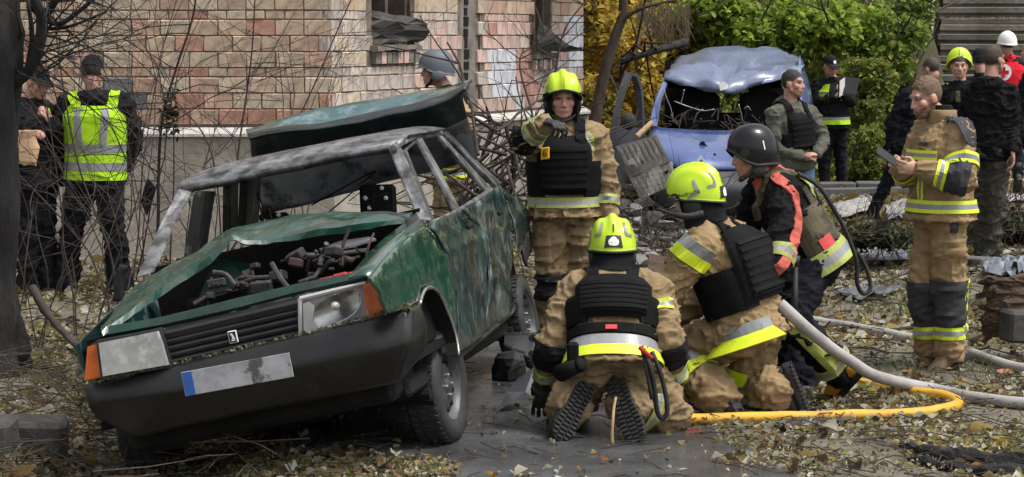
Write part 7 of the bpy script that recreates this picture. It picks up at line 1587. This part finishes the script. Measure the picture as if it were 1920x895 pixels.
sheet('white_panel', 'pale torn board between the striding man and the standing firefighter', [(1660, 400), (1702, 385), (1712, 420), (1668, 425)], 'panel_pale', 'panel', amp=.08, seed=10, lift=.06)
sheet('reddish_board', 'dull reddish board standing in the rubble beside the kneeling lettered helmet', [(1216, 480, 16.2), (1246, 486, 16.2), (1240, 535, 16.0), (1212, 530, 16.0)], 'rotten', 'board', th=.03, amp=.01)
for lb, a, b, w, h, m in (('long pale rail lying across the rubble in front of the van', (1150, 379), (1402, 373), .07, .05, 'panel_pale'), ('grey concrete strip lying level behind the head of the crouching firefighter', (1395, 372), (1700, 366), .16, .1, 'kerb'), ('dark slab lying across the rubble under the metal panel', (1150, 372), (1205, 384), .25, .06, 'chunk_dark'),
                     ('grey board resting on the rubble beside the lettered helmet', (1188, 440), (1272, 452), .14, .06, 'chunk'), ('long thin grey slab lying behind the legs of the standing firefighter', (1730, 494), (1850, 500), .2, .08, 'kerb'), ('broken pale timber at the bottom of the stairs on the right', (1880, 350), (1960, 352), .18, .1, 'wood_pale')):
    A, B = Gr(*a, h / 2), Gr(*b, h / 2); d = B - A; L_ = np.linalg.norm(d)
    if 'rubble' in lb: A[2] += .12; B[2] += .12
    R = np.stack([nrm(d), nrm(np.cross((0, 0, 1.), d)), nrm(np.cross(d, np.cross((0, 0, 1.), d)))], 1); mb = MB(); mb.box((A + B) / 2, (L_, w, h), R, bev=.012); tag(mb.obj('fallen_beam', M[m]), lb, 'beam')
# leaning corrugated panel in front of the van
Yp = 21.8; ms = empty('leaning_panel', P(1210, 375, Yp), 'dented grey metal panel leaning in front of the open door of the van', 'metal panel')
g = []; n1, n2 = 25, 6
for j in range(n2):
    for i in range(n1):
        s, t = i / (n1 - 1), j / (n2 - 1); a = np.array((1154 + 77 * s, 275 - 22 * s)); b = np.array((1180 + 76 * s, 333 - 30 * s)); c = A3(P(*(a * (1 - t) + b * t), Yp + .12 * (1 - t))); c[1] -= .007 * (abs((s * 8) % 1 - .5) < .28) * (.05 < t < .8); g.append(c)
V, Fc = slab(g, .01, n2, n1); mesh('upper_panel', V, Fc, M['panel_gray'], ms)
g = []
for j in range(6):
    for i in range(10):
        s, t = i / 9, j / 5; a = np.array((1180 + 76 * s, 333 - 30 * s)); b = np.array((1200 + 66 * s, 374 - 28 * s)); c = A3(P(*(a * (1 - t) + b * t), Yp - .05 * t)); c[1] += .02 * math.sin(9 * s + 3 * t); g.append(c)
V, Fc = slab(g, .01, 6, 10); mesh('lower_panel', V, Fc, M['panel_worn'], ms)
for pts in ([(1178, 302), (1186, 296), (1192, 303), (1196, 314), (1188, 308), (1180, 310)], [(1203, 303), (1206, 303), (1206, 307), (1203, 307)], [(1246, 322), (1252, 318), (1254, 325), (1248, 328)]): V, Fc = poly_prism([A3(P(a, b, Yp - .02)) for a, b in pts], (0, .03, 0)); mesh('tear', V, Fc, M['panel_pale'] if pts[0][0] < 1200 else M['soot'], ms)
V, Fc = tube([P(1194, 256, 22.6), P(1222, 230, 22.7)], .028, 8); tag(mesh('wooden_handle', V, Fc, M['wood_pale']), 'pale wooden handle sticking up behind the leaning metal panel', 'handle')
# rotten log and block on the right
lg = empty('rotten_log', Gr(1890, 640, 0), 'crumbling brown rotten log on the ground at the right edge', 'log'); mb = MB()
for k in range(13):
    y0 = 528 + 8.2 * k; q = spline([P(1842 + random.uniform(-8, 40), y0 + 8, 13.95 + .14 * random.random()), P(1880, y0 - 4 + random.uniform(-6, 6), 14.0), P(1960, y0 - 10, 14.1)], 6); mb = MB(); V, Fc = tube(q, np.interp(np.arange(len(q)), [0, 3, len(q)], [.012, .034, .045]), 12); V[:, 2] += .030 * fbm(V * np.array((6, 20, 26)), k, 3); V[:, 1] += .035 * fbm(V * np.array((9, 20, 30)), k + 3, 3); V[:, 0] += .03 * fbm(V * 16, k + 7, 2); mb.add(V, Fc); mb.obj('rotten_layer', M['rotten'], lg)
mb = MB(); mb.box(P(1925, 612, 13.9), (.3, .2, .2), Rot(.2, 0, .05), bev=.02); tag(mb.obj('stone_block', M['chunk_dark']), 'dark stone block under the rotten log at the right edge', 'block')
# charred timbers bottom right
for lb, pts, r in (('charred splintered timber lying across the bottom right corner', [(1690, 838), (1740, 858), (1800, 872), (1870, 880), (1960, 886)], [.015, .035, .045, .045, .05]), ('second charred timber just under the splintered one in the corner', [(1700, 862), (1760, 880), (1840, 892), (1960, 900)], [.012, .03, .035, .04])):
    q = spline([Gr(a, b, rr * .8) for (a, b), rr in zip(pts, r)], 6); V, Fc = tube(q, np.interp(np.linspace(0, len(r) - 1, len(q)), range(len(r)), r), 12); V[:, 2] += .018 * fbm(V * np.array([5, 26, 26]), 3, 3); V[:, 1] += .02 * fbm(V * np.array([5, 26, 26]), 6, 3); tag(mesh('charred_timber', V, Fc, M['charred']), lb, 'timber')
V, Fc = tube(spline([Gr(1690, 846, .02), Gr(1760, 862, .05), Gr(1800, 868, .05)], 4), [.006] * 4 + [.014] * 5, 6); tag(mesh('wood_splinter', V, Fc, M['charred']), 'thin charred splinter standing off the corner timber', 'splinter')
# small coloured bits
for nm, lb, px, py, s, m, cat in (('red_strap', 'small red strap lying on the wet asphalt by the yellow hose', 1300, 812, (.10, .03, .02), 'red_cloth', 'strap'), ('brick_fragment', 'orange red brick fragment near the right edge under the grey hose', 1884, 704, (.13, .1, .06), 'brick_bit', 'brick'),
                          ('brick_fragment', 'small reddish brick fragment left of the larger one by the hose', 1808, 714, (.08, .07, .04), 'brick_bit', 'brick'), ('brick_fragment', 'orange brick chip close to the grey hose at the right edge', 1905, 752, (.07, .06, .03), 'brick_bit', 'brick')):
    o = chunk(Gr(px, py, s[2] * .3), s, m, lb, None, (0, 0, .3)); o.name = nm; o['category'] = cat
# pieces fallen off the car
br = empty('torn_bracket', P(965, 690, 12.9), 'pale torn metal bracket hanging by the rear wheel of the green car', 'bracket')
V, Fc = poly_prism([P(946, 626, 12.85), P(1006, 624, 12.75), P(1004, 668, 12.75), P(996, 672, 12.75), P(945, 648, 12.85)], (0.004, .025, 0)); mesh('plate', V, Fc, M['alu'], br)
for a, b in (((946, 627), (1006, 625)), ((946, 648), (985, 662))): V, Fc = tube([P(*a, 12.82), P(*b, 12.73)], .010, 6); mesh('rib', V, Fc, M['chrome'], br)
for px, py in ((998, 634), (997, 664)): V, Fc = tube([A3(P(px, py, 12.72)), A3(P(px, py, 12.72)) + np.array((.003, -.015, 0))], .022, 12); mesh('bolt_hole', V, Fc, M['rubber'], br)
V, Fc = ellipsoid(P(955, 690, 13.0), (.10, .09, .11), None, 12, 10); V += .03 * np.stack([fbm(V * 9, 1, 3), fbm(V * 9, 2, 3), fbm(V * 9, 3, 3)], 1); tag(mesh('melted_plastic', V, Fc, M['rubber']), 'black melted plastic lump beneath the torn bracket', 'plastic lump')
V, Fc = poly_prism([P(932, 772, 11.95), P(950, 735, 12.1), P(968, 712, 12.15), P(1002, 688, 12.1), P(1000, 745, 12.0), P(985, 735, 12.0), P(962, 752, 11.95)], (.004, .012, 0)); tag(mesh('plastic_shard', V, Fc, M['tin_dark']), 'dark triangular shard leaning beside the glove of the kneeling firefighter', 'shard')
# stones and sticks at the lower left
mb = MB(); mb.box(Gr(62, 838, .045), (.34, .3, .20), Rot(.1, 0, .03), bev=.025); tag(mb.obj('kerb_stone', M['chunk_dark']), 'dark grey kerb block half sunk at the bottom left corner', 'kerb stone')
mb = MB(); mb.box(Gr(-30, 842, .05), (.3, .3, .2), Rot(.05, 0, -.02), bev=.025); tag(mb.obj('kerb_stone', M['chunk_dark']), 'dark grey kerb block cut by the photo edge at bottom left', 'kerb stone')
for lb, pts, r, m in (('thick grey fallen branch lying at the foot of the charred tree', [(60, 540, 13.6), (90, 590, 13.4), (120, 625, 13.2), (150, 655, 13.0)], .028, 'twig'), ('charred stake standing at the near corner of the car bonnet', [(222, 565, 12.7), (224, 530, 12.7), (232, 498, 12.7)], .035, 'charred'), ('thin curved stick lying before the left wheel of the car', [(270, 800, 10.7), (300, 788, 10.7), (340, 780, 10.8)], .008, 'twig'),
                  ('pale stripped stick standing behind the boots of the kneeling firefighter', [(1148, 835, 10.9), (1149, 790, 10.9), (1154, 745, 10.95)], .009, 'wood_pale'), ('short black bar lying on the leaves left of the standing firefighter', [(1664, 622, 14.9), (1725, 612, 15.0)], .018, 'charred')):
    q = spline([P(*a) for a in pts], 5); V, Fc = tube(q, np.linspace(r, r * .7, len(q)), 8); V[:, 0] += r * .3 * fbm(V * 20, 3, 2); tag(mesh('fallen_branch', V, Fc, M[m], smooth=True), lb, 'branch')
# ---------------------------------------------------------------- litter
def scatter(n, box, dens):
    (x0, x1), (y0, y1) = box; x = RNG.uniform(x0, x1, n); y = RNG.uniform(y0, y1, n); k = RNG.uniform(0, 1, n) < dens(x, y); return x[k], y[k]
def clump(x, y, s, sd=0): return fbm(np.stack([x * s, y * s, 0 * x], 1), sd, 3)
LIT = [(.44, .42, .31), (.34, .33, .21), (.27, .26, .13), (.50, .47, .39), (.16, .16, .06), (.22, .15, .07), (.30, .22, .09), (.13, .09, .05), (.09, .06, .035), (.05, .037, .024), (.24, .17, .08), (.36, .30, .10), (.5, .48, .43)]
def dens(x, y): 
    m = road_mask(x, y); return np.clip(np.where(m > 0, .008 + .06 * (clump(x, y, 1.5, 3) > .5) + .3 * np.clip(.12 - m, 0, .12) / .12, .6 + .7 * clump(x, y, 1.1, 9)), .012, 1)
for box, n, s, nm in (((((-2.8, 3.2), (9.8, 13.2))), 60000, .029, 'fallen_leaves'), (((-4.2, 4.5), (13.2, 19.5)), 52000, .039, 'fallen_leaves'), (((-1, 7), (19.5, 30)), 26000, .058, 'fallen_leaves')):
    x, y = scatter(n, box, dens); z = gz(x, y) + RNG.uniform(.004, .03, len(x)); col = pal(LIT, len(x), .2)
    t = clump(x, y, .8, 4)[:, None]; col = col * np.clip(1 + .5 * t, .35, 1.35)
    if nm and box[1][0] > 19: col = np.where(RNG.uniform(0, 1, (len(x), 1)) < .5, pal([(.40, .30, .07), (.3, .2, .05), (.24, .2, .06)], len(x)), col)
    V, Fc, cc = leaf_cloud(np.stack([x, y, z], 1), s * RNG.lognormal(0, .42, len(x)), np.clip(col, 0, 1), 1.2, int(n), .45, .6); tag(mesh(nm, V, Fc, M['leaf'], col=cc), kind='stuff')
# larger orange and yellow leaves on top
x, y = scatter(330, ((-2.5, 4), (10, 17)), lambda x, y: np.where(road_mask(x, y) > 0, .25, .6)); V, Fc, cc = leaf_cloud(np.stack([x, y, gz(x, y) + .03], 1), .065, pal([(.55, .24, .03), (.5, .33, .04), (.36, .13, .04), (.24, .34, .05), (.46, .42, .1)], len(x)), 1.5, 4); tag(mesh('bright_leaves', V, Fc, M['leaf'], col=cc), kind='stuff')
def twig_litter(n, box, dn, L, r, m, sd=0, zmax=.05):
    x, y = scatter(n, box, dn); mb = MB()
    for a, b in zip(x, y):
        q = RNG.uniform(0, 6.28); l = L * RNG.uniform(.4, 1.5); d = np.array((math.cos(q), math.sin(q))) * l / 2; c = RNG.normal(0, .12 * l, 2); z0 = gzf(a, b) + RNG.uniform(.005, zmax)
        pts = [(a - d[0], b - d[1], z0 + RNG.normal(0, .12 * l) * (zmax > .03)), (a + c[0], b + c[1], z0 + .012), (a + d[0], b + d[1], z0 + RNG.normal(0, .1 * l) * (zmax > .03))]
        pts = [(u, v, max(w, gzf(u, v) + .004)) for u, v, w in pts]; mb.tube(pts, [r, r * .9, r * .5], 4, cap=False)
    return tag(mb.obj('twig_litter', M[m]), kind='stuff')
twig_litter(1500, ((-2.8, 3.2), (9.9, 14)), lambda x, y: np.where(road_mask(x, y) > 0, .12, .9), .18, .0035, 'twig'); twig_litter(1200, ((-3.5, 5), (14, 22)), lambda x, y: np.where(road_mask(x, y) > 0, .1, .9), .3, .006, 'twig')
twig_litter(300, ((-3, -1.2), (10, 13.5)), lambda x, y: np.ones(len(x)), .4, .0035, 'bark', 0, .2)
twig_litter(60, ((-1.5, 2.5), (10, 12.4)), lambda x, y: np.ones(len(x)), .3, .004, 'bark', 0, .02)
# grass blades
x, y = scatter(26000, ((-3, 4), (9.9, 19)), lambda x, y: np.where(road_mask(x, y) > -.03, 0, np.clip(clump(x, y, .9, 31) * 1.6 - .35, 0, 1))); n = len(x); z = gz(x, y); h = RNG.uniform(.02, .075, n); a = RNG.uniform(0, 6.28, n); w = RNG.uniform(.002, .004, n); lx, ly = RNG.normal(0, .022, n), RNG.normal(0, .022, n)
V = np.stack([np.stack([x - np.cos(a) * w, y - np.sin(a) * w, z], 1), np.stack([x + np.cos(a) * w, y + np.sin(a) * w, z], 1), np.stack([x + lx * .4, y + ly * .4, z + h * .7], 1), np.stack([x + lx, y + ly, z + h], 1)], 1).reshape(-1, 3); i = np.arange(n)[:, None] * 4; Fc = np.concatenate([i + np.array([[0, 1, 2]]), i + np.array([[0, 2, 3]])])
tag(mesh('grass', V, Fc, M['leaf'], col=np.repeat(pal([(.10, .15, .03), (.16, .19, .06), (.2, .2, .09), (.08, .11, .03)], n), 4, 0)), kind='stuff')
# fine gravel and crushed rubble
def crumbs(n, box, dn, s, cols, sd):
    x, y = scatter(n, box, dn); n = len(x); c = np.stack([x, y, gz(x, y) + s * .2], 1); r = np.random.default_rng(sd); k = np.array([(1, 0, 0), (-1, 0, 0), (0, 1, 0), (0, -1, 0), (0, 0, 1), (0, 0, -1)], float); o = k[None] * r.uniform(.4, 1, (n, 6, 1)) * s * r.uniform(.4, 1.5, (n, 1, 1)) + r.normal(0, s * .15, (n, 6, 3))
    V = (c[:, None] + o).reshape(-1, 3); i = np.arange(n)[:, None] * 6; Fc = np.concatenate([i + np.array([q]) for q in ((0, 2, 4), (2, 1, 4), (1, 3, 4), (3, 0, 4), (2, 0, 5), (1, 2, 5), (3, 1, 5), (0, 3, 5))]); return tag(mesh('rubble', V, Fc, M['leaf'], col=np.repeat(pal(cols, n, .25), 6, 0)), kind='stuff')
GRY = [(.3, .29, .27), (.18, .17, .16), (.42, .41, .39), (.1, .095, .09), (.06, .055, .05)]
crumbs(2600, ((.8, 2.2), (17, 26)), lambda x, y: np.ones(len(x)), .05, GRY, 3); crumbs(4200, ((2.2, 7), (17, 28)), lambda x, y: np.clip(.5 + clump(x, y, 1, 5), 0, 1), .045, GRY + [(.5, .49, .47)], 4); crumbs(5000, ((-2.5, 3.2), (9.9, 15)), lambda x, y: np.where(road_mask(x, y) > 0, .12, .8), .009, GRY, 5)
# leaf mess lying on top of the bumper and bonnet of the green car
tpx = np.interp(RNG.uniform(0, 5, 500), range(6), [q[0] for q in top]); tpy = np.interp(tpx, [q[0] for q in top], [q[1] for q in top]); C = np.array([toW(LY(a, b - 6 + 3 * u, -.73 + .05 * v)) for a, b, u, v in zip(tpx, tpy, RNG.uniform(-1, 1, 500), RNG.uniform(-1, 1, 500))]); C[:, 2] += .008
V, Fc, cc = leaf_cloud(C, .022, pal([(.28, .27, .16), (.16, .15, .07), (.1, .08, .04), (.36, .33, .22)], len(C)), .8, 8); tag(mesh('leaf_debris', V, Fc, M['leaf'], car, col=cc), kind='stuff')

brush('tangle of dark twigs on the rubble in front of the van bumper', 1160, 1400, 385, 430, 20.4, 60, .006, .45)
# leaves lying on the stairs
n = 1500; k = RNG.integers(0, 22, n); u = RNG.uniform(0, 3.4, n); v = RNG.uniform(.05, .3, n); C = SO + sd * (.3 * k + v)[:, None] + sx * u[:, None] + np.array([0, 0, 1.]) * (.15 * k + .095)[:, None]
V, Fc, cc = leaf_cloud(C, .06, pal([(.34, .27, .10), (.25, .2, .08), (.2, .13, .06), (.3, .3, .16)], n), 1.5, 12); tag(mesh('fallen_leaves', V, Fc, M['leaf'], col=cc), kind='stuff')
